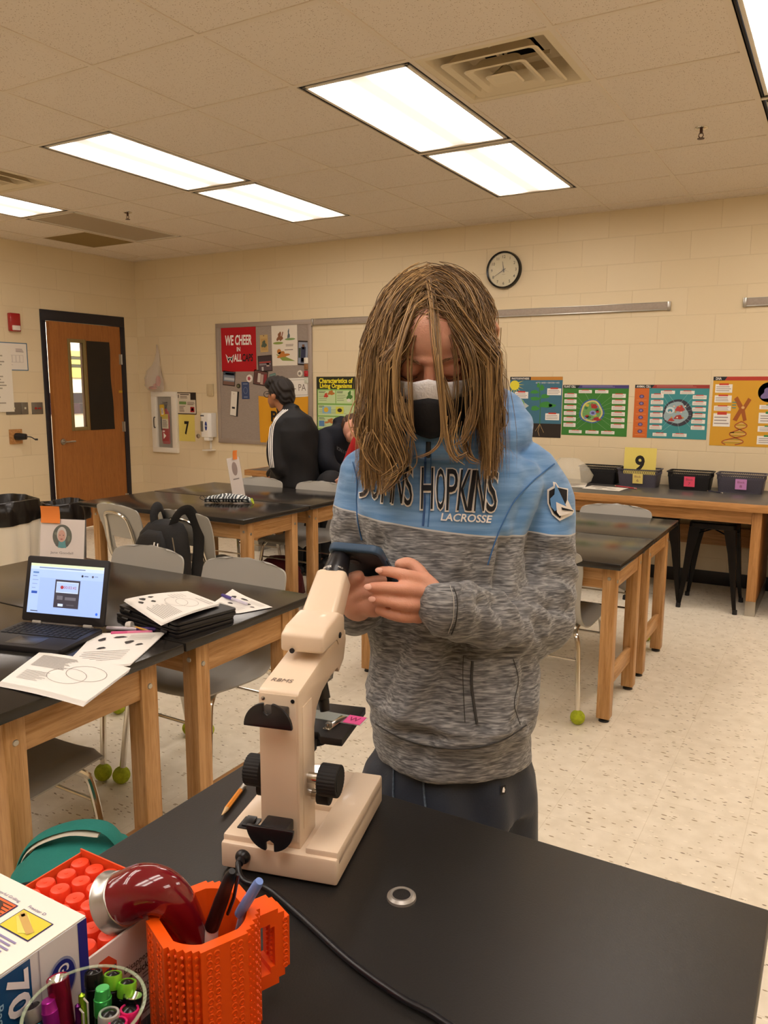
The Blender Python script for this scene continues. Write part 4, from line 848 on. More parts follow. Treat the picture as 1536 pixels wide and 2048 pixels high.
a_ = atz(1228, 971, .755); b_ = atz(1273, 977, .755); pencil('red_pencil', 'red pencil on the wall counter in front of the yellow-noted basket', tuple(a_), tuple(b_), .005, '#b5323a', er='#c86a6a')
a_ = atz(1412, 981, .755); b_ = atz(1446, 986, .755); pencil('dark_pencil', 'dark blue pencil on the wall counter near the lilac-noted basket', tuple(a_), tuple(b_), .004, '#23233c', er='#d9cfc0')

# ================================================================ on the rear left tables
def standcard(name, label, c, w_, h_, rz, sheet, noterot=8):
    t = thing(name, label, 'sign', c, rz); M0 = RX(-9)
    ac = mat('acrylic', '#f2f0ee', .04, alpha=.07)
    part('acrylic_sleeve', [xf(box(-w_ / 2 - .004, w_ / 2 + .004, -.004, -.001, 0, h_ + .004, .001), M0), xf(box(-w_ / 2 - .004, w_ / 2 + .004, .002, .005, 0, h_ + .004, .001), M0), box(-w_ / 2 - .004, w_ / 2 + .004, -.01, .075, 0, .003, .001), tube([(0, .045, .15), (0, .075, .0015)], .0015, 4)], ac, t)
    sheet.make('printed_card', None, None, M0 @ T(-w_ / 2, .0005, .003) @ XZ, parent=t)
    return t
s_ = Sheet(.172, .27, '#e9ddd6'); s_.rough = .35
s_.ell(.5, .225, .22, .155, '#3a4434', 1); s_.ell(.5, .335, .15, .04, '#2a3836', 2); s_.poly([(.43, .28), (.57, .28), (.6, .375), (.41, .375)], '#2f8f96', 3); s_.ell(.49, .2, .11, .10, '#d8d0c8', 3); s_.ell(.49, .22, .085, .08, '#d6a08c', 4); s_.ell(.45, .21, .014, .006, '#4a3a34', 5); s_.ell(.53, .21, .014, .006, '#4a3a34', 5); s_.ell(.49, .262, .03, .008, '#a04a44', 5); s_.ell(.35, .19, .03, .02, '#6a7058', 2); s_.ell(.65, .25, .03, .04, '#5a6448', 2)
s_.text('Jane Goodall', .5, .455, .03, '#5a5654', .52, 'C'); s_.para(.2, .52, .8, .9, 11, '#8a8280')
sc = standcard('sign_holder', 'clear acrylic sign holder with a portrait card, behind the open laptop', (-.652, -1.36, .75), .172, .27, 19, s_)
def sticky(label, M, w_=.075, h_=.06, col='#f08a3c'):
    R = [[Vector((x, -.002 - .014 * (z / h_) ** 2, z)) for x in (-w_ / 2, 0, w_ / 2)] for z in [h_ * i / 6 - .012 for i in range(7)]]
    o = part('sticky_note', [rings(R, False, False)], mat('note_' + col[1:], col, .8)); o.matrix_world = M; return tag(o, label, 'sticky note')
sticky('orange sticky note curling off the top of the portrait sign', T(-.652, -1.36, .75) @ RZ(19) @ RX(-9) @ T(-.045, -.003, .27))
s_ = Sheet(.17, .27, '#d9cfc6'); s_.ell(.5, .28, .22, .17, '#8a746a'); s_.rect(.25, .52, .75, .55, '#7a706a')
standcard('sign_holder', 'edge-on acrylic sign holder standing on the rear table behind the pencil case', (-1.78, .925, .75), .17, .27, 103, s_)
sticky('orange sticky note on top of the edge-on sign holder', T(-1.78, .925, .75) @ RZ(103) @ RX(-9) @ T(.02, -.003, .27), .06, .06)
# pencil case
pc_ = thing('pencil_case', 'zippered pencil case with a black and white pattern on the rear table', 'pencil case', (-1.68, .70, .75), 28)
m = mat('case_fabric', '#20242a', .6); nt = m.node_tree; b = nt.nodes['Principled BSDF']; tc = N(m, 'ShaderNodeTexCoord'); wv = N(m, 'ShaderNodeTexWave'); wv.inputs['Scale'].default_value = 14; wv.inputs['Distortion'].default_value = 9; wv.inputs['Detail'].default_value = 2
rp = N(m, 'ShaderNodeValToRGB'); rp.color_ramp.interpolation = 'CONSTANT'; rp.color_ramp.elements[0].color = lin('#23272b'); rp.color_ramp.elements[1].color = lin('#cfd2cf'); rp.color_ramp.elements[1].position = .72; e_ = rp.color_ramp.elements.new(.5); e_.color = lin('#6f7f88')
nt.links.new(tc.outputs['Object'], wv.inputs[0]); nt.links.new(wv.outputs['Fac'], rp.inputs[0]); nt.links.new(rp.outputs[0], b.inputs['Base Color'])
R = []
for i in range(15):
    x = -.15 + .3 * i / 14; k = max(.12, math.sin(PI * min(1, max(0, (i + .6) / 15.2))) ** .4)
    R.append([Vector((x, .065 * k * math.cos(a) * (1 if math.sin(a) > 0 else 1.05), .004 + .028 * k + .028 * k * math.sin(a) * (1 if math.sin(a) > 0 else .95) + .003 * math.sin(x * 60 + a * 2))) for a in [2 * PI * j / 20 for j in range(20)]])
part('case_body', [rings(R)], m, pc_, angle=80); part('zipper', [tube(smooth_path([(-.14, -.055, .03), (0, -.068, .034), (.14, -.05, .03)], 6), .004, 8)], BLKM, pc_)
part('zip_pull', [xf(lathe([(.012, -.003), (.02, -.003), (.02, .003), (.012, .003), (.012, -.003)], 18, False), T(.165, -.045, .02) @ RY(70))], mat('lime_rubber', '#c3d83a', .5), pc_); part('cord_loop', [tube(smooth_path([(-.14, -.04, .02), (-.17, -.05, .035), (-.165, -.02, .05), (-.14, -.02, .03)], 5), .002, 6)], BLKM, pc_)
# black backpack over chair
BP = mat('backpack_black', '#131213', .75, bump=.4, bscale=60)
def lump(prof, n=24, px=2.6, wob=.03, seed=0):
    """prof: (z, halfwidth, halfdepth, yshift)"""
    R = []
    for i, (z, a, b_, ys) in enumerate(prof):
        row = []
        for k in range(n):
            t_ = 2 * PI * k / n; c_, s_ = math.cos(t_), math.sin(t_); e = 2 / px
            w_ = 1 + wob * math.sin(3 * t_ + i + seed) + wob * .6 * math.sin(7 * t_ + i * 1.7 + seed)
            row.append(Vector((a * w_ * abs(c_) ** e * (1 if c_ >= 0 else -1), ys + b_ * w_ * abs(s_) ** e * (1 if s_ >= 0 else -1), z)))
        R.append(row)
    return rings(R)
bk = thing('backpack', 'black backpack hanging by its straps from the back of a grey chair', 'backpack', (-1.49, -.055, .33), 0)
bp_prof = [(0, .12, .07, 0), (.02, .15, .1, 0), (.15, .16, .115, -.005), (.28, .155, .11, 0), (.36, .14, .09, .01), (.41, .11, .06, .02), (.43, .05, .03, .03)]
part('bag_body', [lump(bp_prof)], BP, bk, angle=70)
part('front_pocket', [lump([(.21, .115, .03, -.1), (.22, .125, .045, -.1), (.28, .12, .05, -.09), (.35, .09, .04, -.075), (.385, .05, .02, -.06)], wob=.02)], BP, bk, angle=70)
part('lower_pocket', [lump([(.0, .10, .03, -.1), (.02, .12, .045, -.105), (.1, .12, .05, -.105), (.17, .1, .035, -.1)], wob=.02)], BP, bk, angle=70)
for s in (-1, 1): part('shoulder_strap', [tube(smooth_path([(s * .06, -.0, .38), (s * .085, .02, .455), (s * .1, .06, .488), (s * .11, .105, .47), (s * .13, .14, .35), (s * .14, .1, .1)], 5), .03, 10, flat=.22)], BP, bk)
part('daisy_chain', [tube([(-.12, -.152, .235), (.02, -.158, .21), (.09, -.15, .2)], .011, 6, flat=.4)] + [box(-.1 + k * .022, -.092 + k * .022, -.164, -.155, .222 - k * .003, .24 - k * .003) for k in range(8)], mat('grey_webbing', '#57545a', .7), bk)
part('silver_piping', [tube(smooth_path([(.14, -.07, .36), (.16, -.07, .22), (.155, -.075, .02)], 5), .003, 6), tube([(.04, -.15, .205), (.11, -.135, .21)], .005, 6)], STEEL, bk)
part('zipper_pull', [tube([(.08, -.14, .34), (.085, -.15, .315)], .005, 6), tube([(.1, -.135, .335), (.105, -.145, .31)], .005, 6)], STEEL, bk)
part('red_tag', [box(.07, .08, -.165, -.16, .06, .1, .002)], RED, bk)
# floor bags and shoes near the rear tables
q = atz(530, 1160, 0)
mb = thing('backpack', 'dark red backpack on the floor under the rear left tables', 'backpack', (-1.72, 1.25, 0), 30)
part('bag_body', [lump([(0, .15, .1, 0), (.03, .18, .13, 0), (.15, .17, .13, 0), (.24, .13, .09, .01), (.29, .06, .04, .02)], wob=.06)], mat('maroon_nylon', '#5a1420', .6, bump=.4, bscale=30), mb, angle=80); part('shoulder_strap', [tube(smooth_path([(.05, .1, .27), (.14, .15, .16), (.1, .16, .02)], 5), .02, 8, flat=.3)], mat('pinkish_strap', '#8a2c40', .7), mb)
mb = thing('backpack', 'dark grey bag slumped on the floor near the rear table leg', 'backpack', (-1.04, .86, 0), 10)
part('bag_body', [lump([(0, .12, .1, 0), (.03, .14, .11, 0), (.1, .12, .09, 0), (.15, .06, .05, .01)], wob=.08)], BP, mb, angle=80); part('carry_loop', [tube(smooth_path([(-.03, 0, .14), (-.02, 0, .19), (.03, 0, .19), (.04, 0, .14)], 4), .006, 6)], BP, mb)
# teal backpack
TEAL = mat('teal_canvas', '#1f7d74', .8, bump=.35, bscale=120, var=.12, vscale=10)
tb_ = thing('backpack', 'teal backpack with a pale carry strap on the floor at the lower left', 'backpack', (.32, -2.085, 0), 28)
part('bag_body', [lump([(0, .13, .1, 0), (.03, .165, .125, 0), (.2, .17, .13, 0), (.36, .165, .12, 0), (.43, .14, .10, .01), (.47, .10, .07, .02), (.485, .04, .03, .03)], wob=.025)], TEAL, tb_, angle=70)
part('front_pocket', [lump([(.04, .12, .03, -.13), (.06, .14, .05, -.13), (.25, .135, .055, -.125), (.36, .11, .04, -.115), (.40, .07, .02, -.1)], wob=.02, seed=2)], TEAL, tb_, angle=70)
part('carry_strap', [tube(smooth_path([(-.16, .03, .38), (-.12, .03, .47), (-.03, .03, .515), (.05, .03, .515), (.09, .03, .47)], 6), .022, 10, flat=.2)], TEAL, tb_)
part('strap_lining', [tube(smooth_path([(-.155, .026, .372), (-.117, .02, .463), (-.03, .018, .508), (.045, .018, .508)], 6), .017, 8, flat=.2)], mat('pale_webbing', '#c9c3b4', .8), tb_)
part('zipper', [tube(smooth_path([(-.15, -.06, .38), (-.1, -.09, .445), (0, -.095, .465), (.1, -.085, .44), (.15, -.05, .37)], 6), .004, 6)], BLKM, tb_)
part('zipper_cord', [tube(smooth_path([(.05, -.10, .46), (.075, -.105, .462), (.1, -.09, .455)], 4), .004, 6), tube([(-.02, -.12, .41), (.0, -.14, .39), (-.015, -.15, .36)], .003, 6)], mat('silver_cord', '#b9b5ae', .4, .5), tb_)

# ================================================================ on the laptop tables
lp = thing('laptop', 'open black laptop with a lit screen at the left', 'laptop', (-.3095, -1.6145, .75), 15.2)
LB = mat('laptop_black', '#1d1b1e', .45)
part('laptop_base', [bevprism(rrect(.29, .205, .012, 4, 0, -.105), .0, .017, .003)], LB, lp)
ks = []
for r_ in range(6):
    for c_ in range(14 if r_ < 5 else 9):
        if r_ < 5: x0 = -.128 + c_ * .0183; x1 = x0 + .0155
        else:
            xs = [(-.128, -.11), (-.107, -.09), (-.087, -.07), (-.067, .03), (.033, .05), (.053, .07), (.073, .09), (.093, .11), (.113, .128)]; x0, x1 = xs[c_]
        y1 = -.016 - r_ * .0165; ks.append(box(x0, x1, y1 - .0135, y1, .0172, .0192, .0006, 1))
part('keyboard', ks, mat('key_black', '#141316', .55), lp, smooth=False)
part('touchpad', [box(-.05, .05, -.19, -.125, .0168, .0176, .0005)], mat('touchpad', '#2a282a', .35), lp)
for x in (-.09, .09): part('screen_hinge', [box(x - .016, x + .016, -.006, .006, .008, .024, .003)], mat('hinge_silver', '#c8c4be', .35, .4), lp)
lid = part('laptop_lid', [xf(bevprism(rrect(.29, .2, .008, 4, 0, .104), -.004, .004, .0015), XZ)], LB, lp); lid.location = (0, 0, .016); lid.rotation_euler = (math.radians(-14), 0, 0)
m = mat('screen_glow', '#8ea6dc', .25, emit=.85)
s_ = Sheet(.258, .152, '#9db2e6'); SCR = s_
s_.rect(0, 0, 1, .055, '#b9c8a8'); s_.rect(0, .055, 1, .12, '#a9bce4'); s_.para(.12, .07, .9, .11, 1, '#5a6a8a'); s_.rect(0, .12, 1, 1, '#93abe2', 1)
s_.rect(.14, .28, 1, 1, '#8aa2de', 2); s_.rect(.36, .3, .7, .86, '#35333d', 3); s_.rect(.38, .34, .68, .56, '#b4c4ee', 4); s_.rect(.385, .355, .675, .545, '#93a8dc', 5); s_.ell(.46, .45, .022, .035, '#8a2c34', 6); s_.text('00:03:42', .57, .475, .055, '#8a3a44', .17, 'C', z=6)
s_.rect(.4, .62, .48, .7, '#5a5862', 4); s_.rect(.51, .64, .66, .7, '#5a5862', 4); s_.rect(.42, .78, .49, .83, '#b4c4ee', 4); s_.rect(.54, .785, .64, .81, '#4a4852', 4)
s_.rect(.04, .17, .12, .2, '#4a6a9a', 3); s_.rect(.04, .25, .1, .26, '#4a5a8a', 3); s_.rect(.04, .33, .12, .34, '#6a7aa8', 3); s_.rect(.04, .41, .11, .42, '#6a7aa8', 3); s_.rect(.04, .49, .09, .5, '#6a7aa8', 3); s_.rect(.04, .56, .12, .61, '#2a4a9a', 3); s_.ell(.72, .2, .014, .024, '#23232b', 3); s_.rect(.745, .19, .8, .21, '#5a6a8a', 3); s_.ell(.86, .2, .014, .024, '#4a4a5a', 3); s_.rect(.885, .19, .93, .2, '#5a6a8a', 3); s_.ell(.955, .93, .016, .028, '#2a5ad0', 4); s_.rect(.05, .95, .15, .965, '#23232b', 3)
scr = part('screen', [xf(q_, T(-.129, -.0048, .03) @ XZ) for q_ in s_.S], [mat('scr_' + c_[1:], c_, .25, emit=.36) for c_ in s_.cols], lid, smooth=False)
cl = thing('laptop', 'closed black laptop, lower one of the stack under the papers', 'laptop', (-.085, -1.37, .75), -8)
part('laptop_base', [bevprism(rrect(.315, .225, .012, 4), 0, .013, .003)], LB, cl); part('laptop_lid', [bevprism(rrect(.315, .225, .012, 4), .0145, .024, .003)], LB, cl)
for x in (-.1, .1): part('screen_hinge', [cyl((x - .016, -.111, .013), (x + .016, -.111, .013), .007, n=12)], BLK, cl)
dup(cl, (-.078, -1.366, .7745), -9.5, 'closed black laptop on top of the stack, papers lying over it')
# worksheets
def bent_sheet(name, label, corners, z0, nx=12, ny=12, bend=None, ink=0, thick=.0006, layers=1, fanned=.004):
    """corners bl, br, tr, tl in the world; printing follows the sheet"""
    c = [Vector(k) for k in corners]
    def P(u, v):
        p = c[0].lerp(c[1], u).lerp(c[3].lerp(c[2], u), v); p = Vector((p.x, p.y, 0)); p.z = z0 + (bend(u, v) if bend else 0); return p
    S_ = []
    for L_ in range(layers):
        o = Vector((fanned * L_ * .6, -fanned * L_, -.0009 * L_))
        S_.append(mi(rings([[P(i / nx, j / ny) + o for i in range(nx + 1)] for j in range(ny + 1)], False, False), 0))
    n0 = Vector((0, 0, .0007))
    def bar(u0, v0, u1, v1, k=1):
        n = max(1, int((u1 - u0) * 8)); S_.append(mi(rings([[P(u0 + (u1 - u0) * i / n, v_) + n0 * k for i in range(n + 1)] for v_ in (v0, v1)], False, False), 1))
    def ringc(cu, cv, ru, rv, w_=.006):
        pts = [2 * PI * k / 26 for k in range(27)]; S_.append(mi(rings([[P(cu + ru * q_ * math.cos(a), cv + rv * q_ * math.sin(a)) + n0 for a in pts] for q_ in (1, 1 + w_ / ru)], False, False), 1))
    def blob(cu, cv, ru, rv):
        pts = [2 * PI * k / 12 for k in range(12)]; S_.append(mi(([P(cu + ru * (1 + .25 * math.sin(3 * a + cu * 50)) * math.cos(a), cv + rv * (1 + .2 * math.sin(2 * a)) * math.sin(a)) + n0 * 1.2 for a in pts], [list(range(12))]), 2))
    if ink == 1:
        for k in range(11): bar(.08, .92 - k * .03, .08 + .5 * (.7 + .3 * rnd.random()), .928 - k * .03)
        ringc(.38, .35, .22, .14); ringc(.5, .46, .22, .14); bar(.08, .08, .45, .09); bar(.08, .13, .5, .14)
        for k in range(5): bar(.66, .2 + k * .05, .66 + .2, .206 + k * .05)
        for (a, b_, d_, e_) in ((.75, .88, .05, .03), (.86, .8, .05, .04), (.7, .72, .04, .03), (.88, .66, .03, .04)): blob(a, b_, d_, e_)
    if ink == 2:
        for (a, b_, d_, e_) in ((.2, .8, .05, .05), (.42, .86, .09, .03), (.62, .7, .06, .05), (.3, .55, .06, .03), (.8, .62, .05, .03)): blob(a, b_, d_, e_)
        for k in range(6): bar(.1, .45 - k * .05, .75, .458 - k * .05)
        for k in range(4): bar(.55, .9 - k * .04, .9, .906 - k * .04)
    if ink == 3:
        for k in range(16): bar(.08, .9 - k * .022, .4 + .1 * rnd.random(), .908 - k * .022)
        ringc(.7, .6, .2, .2); ringc(.55, .45, .2, .2)
        for k in range(9): bar(.1, .42 - k * .03, .3 + .1 * rnd.random(), .428 - k * .03)
    o = part(name, S_, [WHITE, mat('print_grey', '#8f8984', .8), mat('print_dark', '#3a3634', .8)], None, angle=70)
    return tag(o, label, 'paper')
def Z3(u, v, z): q = atz(u, v, z); return (q.x, q.y, z)
bent_sheet('worksheet_packet', 'stapled worksheet packet with circle diagrams hanging over the table edge', [Z3(0, 1362, .757), Z3(172, 1403, .757), Z3(262, 1335, .757), Z3(80, 1302, .757)], .755, bend=lambda u, v: .004 * math.sin(u * 3) - .0 , ink=3, layers=5)
bent_sheet('worksheet_packet', 'flat worksheet with small ink drawings beside the open laptop', [Z3(115, 1342, .757), Z3(262, 1325, .757), Z3(331, 1266, .757), Z3(190, 1264, .757)], .7535, bend=lambda u, v: .006 * v * v * u, ink=2, layers=3)
bent_sheet('worksheet_packet', 'worksheet packet draped over the closed laptops', [Z3(325, 1252, .805), Z3(250, 1203, .805), Z3(375, 1184, .805), Z3(440, 1209, .805)][::-1], .8, bend=lambda u, v: .008 + .008 * math.sin(2.5 * v), ink=1, layers=4)
bent_sheet('worksheet', 'worksheet with a purple marker lying on it, right of the closed laptops', [Z3(400, 1222, .765), Z3(480, 1224, .757), Z3(545, 1212, .757), Z3(465, 1180, .757)], .753, bend=lambda u, v: .03 * max(0, .5 - u) ** 2, ink=2)
def marker(label, a, b_, r, body, cap, name='marker', capfrac=.35):
    a, b_ = Vector(a), Vector(b_); d = (b_ - a); L = d.length; q = Vector((0, 0, 1)).rotation_difference(d.normalized()).to_matrix().to_4x4()
    t = thing(name, label, 'marker', tuple(a)); c_ = L * (1 - capfrac)
    part('barrel', [xf(lathe([(0, 0), (r * .7, 0), (r * .9, .003), (r * .92, c_), (0, c_)], 18, False), q)], mat('plastic_' + body[1:], body, .35), t)
    part('cap', [xf(lathe([(r, c_), (r, L - .004), (r * .75, L), (0, L)], 18, False), q)], mat('plastic_' + cap[1:], cap, .35), t); return t
marker('white and purple marker behind the worksheets', Z3(213, 1256, .758), Z3(315, 1259, .758), .0065, '#d9d2dc', '#4a3478', capfrac=.4)
marker('pink marker lying in front of the purple one', Z3(222, 1266, .757), Z3(305, 1264, .757), .0055, '#d8548a', '#e27aa0', capfrac=.6)
a_ = Z3(303, 1263, .756); b_ = Z3(262, 1252, .765); pencil('pencil', 'yellow pencil with a white eraser cap on the laptop table', a_, b_, .0038, '#d9a53a')
q = Vector(b_); solo('eraser_cap', [xf(lathe([(0, -.009), (.012, -.009), (.014, 0), (.012, .009), (0, .009)], 18, False), RZ(20) @ RY(80))], mat('white_rubber', '#ddd8d0', .7), 'round white eraser among the pens on the laptop table', 'eraser', (q.x - .008, q.y + .002, .7645))
marker('purple marker lying on the worksheet right of the closed laptops', Z3(494, 1208, .763), Z3(444, 1190, .763), .006, '#d6cfe0', '#4a3a90', capfrac=.42)

# ================================================================ microscope
MS = .809; MO = Vector((1.1317, -2.343, NH)); MR = T(*MO) @ RZ(15)
CRM = mat('microscope_cream', '#e3cdb4', .33, coat=.2)
mic = thing('microscope', 'cream and black microscope seen from behind on the front table', 'microscope', tuple(MO), 15)
def mp_(name, shapes, m, parent=None, **k):
    if isinstance(shapes, tuple): shapes = [shapes]
    return part(name, [xf(s, SC(MS, MS, MS)) for s in shapes], m, parent or mic, **k)
YZ = Matrix(((0, 0, 1, 0), (1, 0, 0, 0), (0, 1, 0, 0), (0, 0, 0, 1)))     # (a,b,c)->(c,a,b): profile (y,z), extruded along x
base = mp_('microscope_base', [box(-.0925, .0925, -.125, .125, .004, .045, .004), box(-.0925, -.037, -.117, .125, .03, .054, .004), box(.041, .0925, -.119, .125, .03, .054, .004), box(-.04, .044, .0, .122, .03, .054, .003)], CRM)
for sx in (-1, 1):
    for sy in (-1, 1): mp_('rubber_foot', [cyl((sx * .075, sy * .105, 0), (sx * .075, sy * .105, .006), .009)], BLKM, base)
prof = [(-.112, .044), (-.112, .284), (-.108, .289), (.02, .312), (.108, .318), (.111, .300), (.098, .268), (.072, .254), (.066, .264), (.03, .262), (-.01, .252), (-.035, .236), (-.046, .21), (-.046, .044)]
arm = mp_('arm', [xf(bevprism(prof, -.0315, .0315, .003, 2), YZ)], CRM)
mp_('back_plate', [box(-.028, .028, -.1135, -.1118, .056, .284, .0008)], CRM, arm); 
mp_('side_inlay', [box(.031, .0325, -.098, -.06, .07, .262, .001)], CRM, arm)
for x in (-.023, .023): mp_('screw', [xf(lathe([(0, 0), (.003, 0), (.003, .001), (0, .0015)], 12), T(x, -.1134, .276) @ RX(90))], STEEL if x < 0 else BLK, arm)
s3 = text('RBMS', 0, 0, .009, .034, 'L', 0, 0, .2); mp_('handwriting', [xf(s3, T(-.022, -.088, .2935) @ RX(9.8))], mat('felt_ink', '#6a5a52', .7), arm, smooth=False)
hd = mp_('head_housing', [xf(bevprism([(-.03, .319), (-.03, .347), (-.01, .356), (.05, .364), (.078, .352), (.078, .3195)], -.030, .040, .005, 3), YZ @ T(0, 0, 0))], CRM)
dT = Vector((0, .148 - .048, .405 - .32)).normalized(); uT = Vector((0, -dT.z, dT.y)); A0 = Vector((0, .052, .322)); L_ = .118
def rr(c, w_, h_, r_): return [c + Vector((a, 0, 0)) + uT * b_ for a, b_ in rrect(w_, h_, r_, 4)]
mp_('eyepiece_tube', [rings([rr(A0 + dT * s_, w_, h_, r_) for s_, w_, h_, r_ in ((0, .066, .056, .008), (.03, .06, .05, .008), (L_ - .004, .054, .045, .008), (L_, .05, .041, .008))])], CRM, hd, angle=50)
E0 = A0 + dT * L_
ep = mp_('eyepiece', [tube([E0 + dT * s_ for s_ in (-.002, .01, .0105, .042, .045)], [.0235, .0235, .0225, .0185, .017], 36)], BLK, hd, angle=30)
# lettering round the eyepiece collar
ltr = []
def wrap(s, start, h_, r_, off):
    V, F = text(s, 0, 0, h_, None, 'L', 0, .01); out = []
    for v in V:
        a = start + v.x / r_; x = math.cos(a); y = math.sin(a)
        out.append(E0 + dT * (off + v.y) + (Vector((1, 0, 0)) * x + uT * (-y)) * -r_)
    return out, F
E_x = Vector((1, 0, 0))
for (s, st, h_, off) in (('METER', .75, .0045, .003), ('FIELD', 2.0, .0028, .0062)):
    V, F = text(s, 0, 0, h_, None, 'L', 0, .01)
    ltr.append(([E0 + dT * (off + v.y) + (E_x * -math.cos(st + v.x / .0238) - uT.cross(Vector((0, 0, 0))) + (-dT.cross(E_x)) * 0 + uT * math.sin(st + v.x / .0238) * 1) * .0238 for v in V], F))
mp_('scale_lettering', ltr, WHITE, ep, smooth=False)
for (p0, p1) in (((-.01, -.031, .322), (-.01, -.033, .322)), ): mp_('lock_screw', [cyl(p0, p1, .004)], BLK, hd); mp_('lock_screw', [cyl((.04, .05, .326), (.0415, .05, .326), .005)], BLK, hd)
# cord hooks
def halfdisc(r, up):
    P = [(r * math.cos(a), r * math.sin(a)) for a in [PI * k / 24 for k in range(25)]]
    k = 12; P[k - 1:k + 2] = [(.006, r - .001), (.006, r - .014), (0, r - .018), (-.006, r - .014), (-.006, r - .001)]
    return [(a, b_ if up else -b_) for a, b_ in P]
h1 = mp_('cord_hook', [xf(bevprism(halfdisc(.037, True), 0, .006, .0015), T(-.002, -.142, .247) @ RX(90)), box(-.02, .018, -.145, -.112, .249, .268, .003)], BLK, arm)
h2 = mp_('cord_hook', [xf(bevprism(halfdisc(.037, False), 0, .006, .0015), T(-.002, -.142, .094) @ RX(90)), box(-.02, .022, -.145, -.112, .076, .094, .003)], BLK, arm)
# focus knobs
def ribbed(r, n=28): return [(r * (1 if k % 2 else .95) * math.cos(2 * PI * k / (2 * n)), r * (1 if k % 2 else .95) * math.sin(2 * PI * k / (2 * n))) for k in range(2 * n)]
for (sx, y, z, r, x0, x1) in ((1, -.078, .143, .0245, .052, .082), (-1, -.078, .143, .0245, .040, .066), (1, -.062, .108, .014, .042, .062), (-1, -.062, .108, .014, .042, .056)):
    kn = mp_('focus_knob', [xf(bevprism(ribbed(r), x0, x1, .001, 1), T(0, y, z) @ (RY(90) if sx > 0 else RY(-90))), xf(lathe([(r * .72, x1), (r * .72, x1 + .0008), (0, x1 + .0008)], 24, False), T(0, y, z) @ (RY(90) if sx > 0 else RY(-90)))], BLKM, angle=25)
    mp_('knob_shaft', [cyl((sx * .028, y, z), (sx * x0, y, z), .008)], CHROME, kn)
# nosepiece, objectives
mp_('nosepiece', [tube([(0, .045, .268), (0, .04, .255), (0, .038, .248)], [.03, .03, .022], 32)], STEEL)
for k, (a, L2) in enumerate(((90, .045), (210, .036), (330, .05))):
    d = Vector((math.cos(math.radians(a)) * .28, math.sin(math.radians(a)) * .28 + .0, -1)).normalized(); o_ = Vector((.012 * math.cos(math.radians(a)), .04 + .012 * math.sin(math.radians(a)), .252))
    mp_('objective', [tube([o_, o_ + d * L2 * .6, o_ + d * L2 * .62, o_ + d * L2], [.0125, .0125, .010, .008], 24)], BLK)
mp_('rack_column', [box(-.02, .02, -.048, -.03, .09, .215, .003)], CRM); 
sg_ = mp_('stage', [xf(bevprism([(-.066, -.018), (-.03, -.018), (-.022, -.004), (.022, -.004), (.03, -.018), (.066, -.018), (.066, .112), (-.066, .112)], .168, .181, .002), Matrix.Identity(4)), box(-.018, .018, -.035, 0, .15, .17, .002)], mat('stage_black', '#211f1f', .45))
for x in (-.034, .034): mp_('stage_clip', [cyl((x, .01, .181), (x, .01, .192), .0055, n=16), xf(box(-.006, .006, -.008, .05, .1835, .1848, .0005), T(x, .01, 0) @ RZ(-12 if x > 0 else 12))], CHROME, sg_)
mp_('condenser', [cyl((0, .045, .14), (0, .045, .168), .018), box(.0, .045, .03, .036, .146, .150, .001)], BLK)
mp_('lamp_housing', [cyl((0, .045, .05), (0, .045, .078), .04), cyl((.0, .045, .05), (.0, .045, .086), .03)], CRM, angle=30)
mp_('lamp_lens', [lathe([(0, .0), (.02, 0), (.016, .004), (0, .006)], 28)], mat('lamp_lens', '#fff6e8', .2, emit=2.2), M=T(0, .045 * MS, .0862 * MS))
sw = mp_('power_switch', [box(-.078, -.05, -.098, -.066, .0535, .0565, .001)], BLK, base)
mp_('rocker', [xf(box(-.008, .008, -.012, .012, 0, .004, .001), T(-.064, -.082, .0565) @ RX(6))], BLK, sw)
cordp = [(1.112, -2.447, .934), (1.118, -2.463, .93), (1.135, -2.475, .912), (1.165, -2.474, .9055), (1.224, -2.486, .9045), (1.31, -2.517, .9045), (1.378, -2.533, .9045), (1.423, -2.538, .9045), (1.50, -2.56, .9045), (1.60, -2.64, .9045), (1.62, -2.8, .9045)]
im = MR.inverted(); c0 = im @ Vector(cordp[0]); 
P0 = [Vector((-.055 * MS, -.127 * MS, .028 * MS)), Vector((-.054 * MS, -.145 * MS, .026 * MS)), Vector((-.04 * MS, -.158 * MS, .012 * MS)), Vector((-.0 * MS, -.16 * MS, .0055))] + [im @ Vector(c_) for c_ in cordp[4:]]
part('power_cord', [tube(smooth_path(P0, 10), .0036, 12)], BLK, mic); mp_('strain_relief', [xf(sphere((0, 0, 0), (.012, .01, .011)), T(-.055, -.127, .028)), cyl((-.055, -.127, .028), (-.054, -.142, .026), .007, .006)], BLK, base)
# slide with a pink sticker
sl = thing('glass_slide', 'glass microscope slide with a pink letter sticker on the stage', 'slide', tuple(MR @ Vector((.03 * MS, .055 * MS, .1815 * MS))), 15 - 6)
part('slide_glass', [box(-.055 * MS, .052 * MS, -.0155 * MS, .0155 * MS, 0, .0012 * MS)], mat('slide_glass', '#dfe8e4', .03, alpha=.35), sl, smooth=False)
s_ = Sheet(.03 * MS, .03 * MS, '#e85a9a'); s_.text('W', .5, .75, .5, '#8a2a54', .6, 'C'); s_.make('pink_sticker', None, None, T(.02 * MS, -.015 * MS, .0022 * MS), parent=sl)

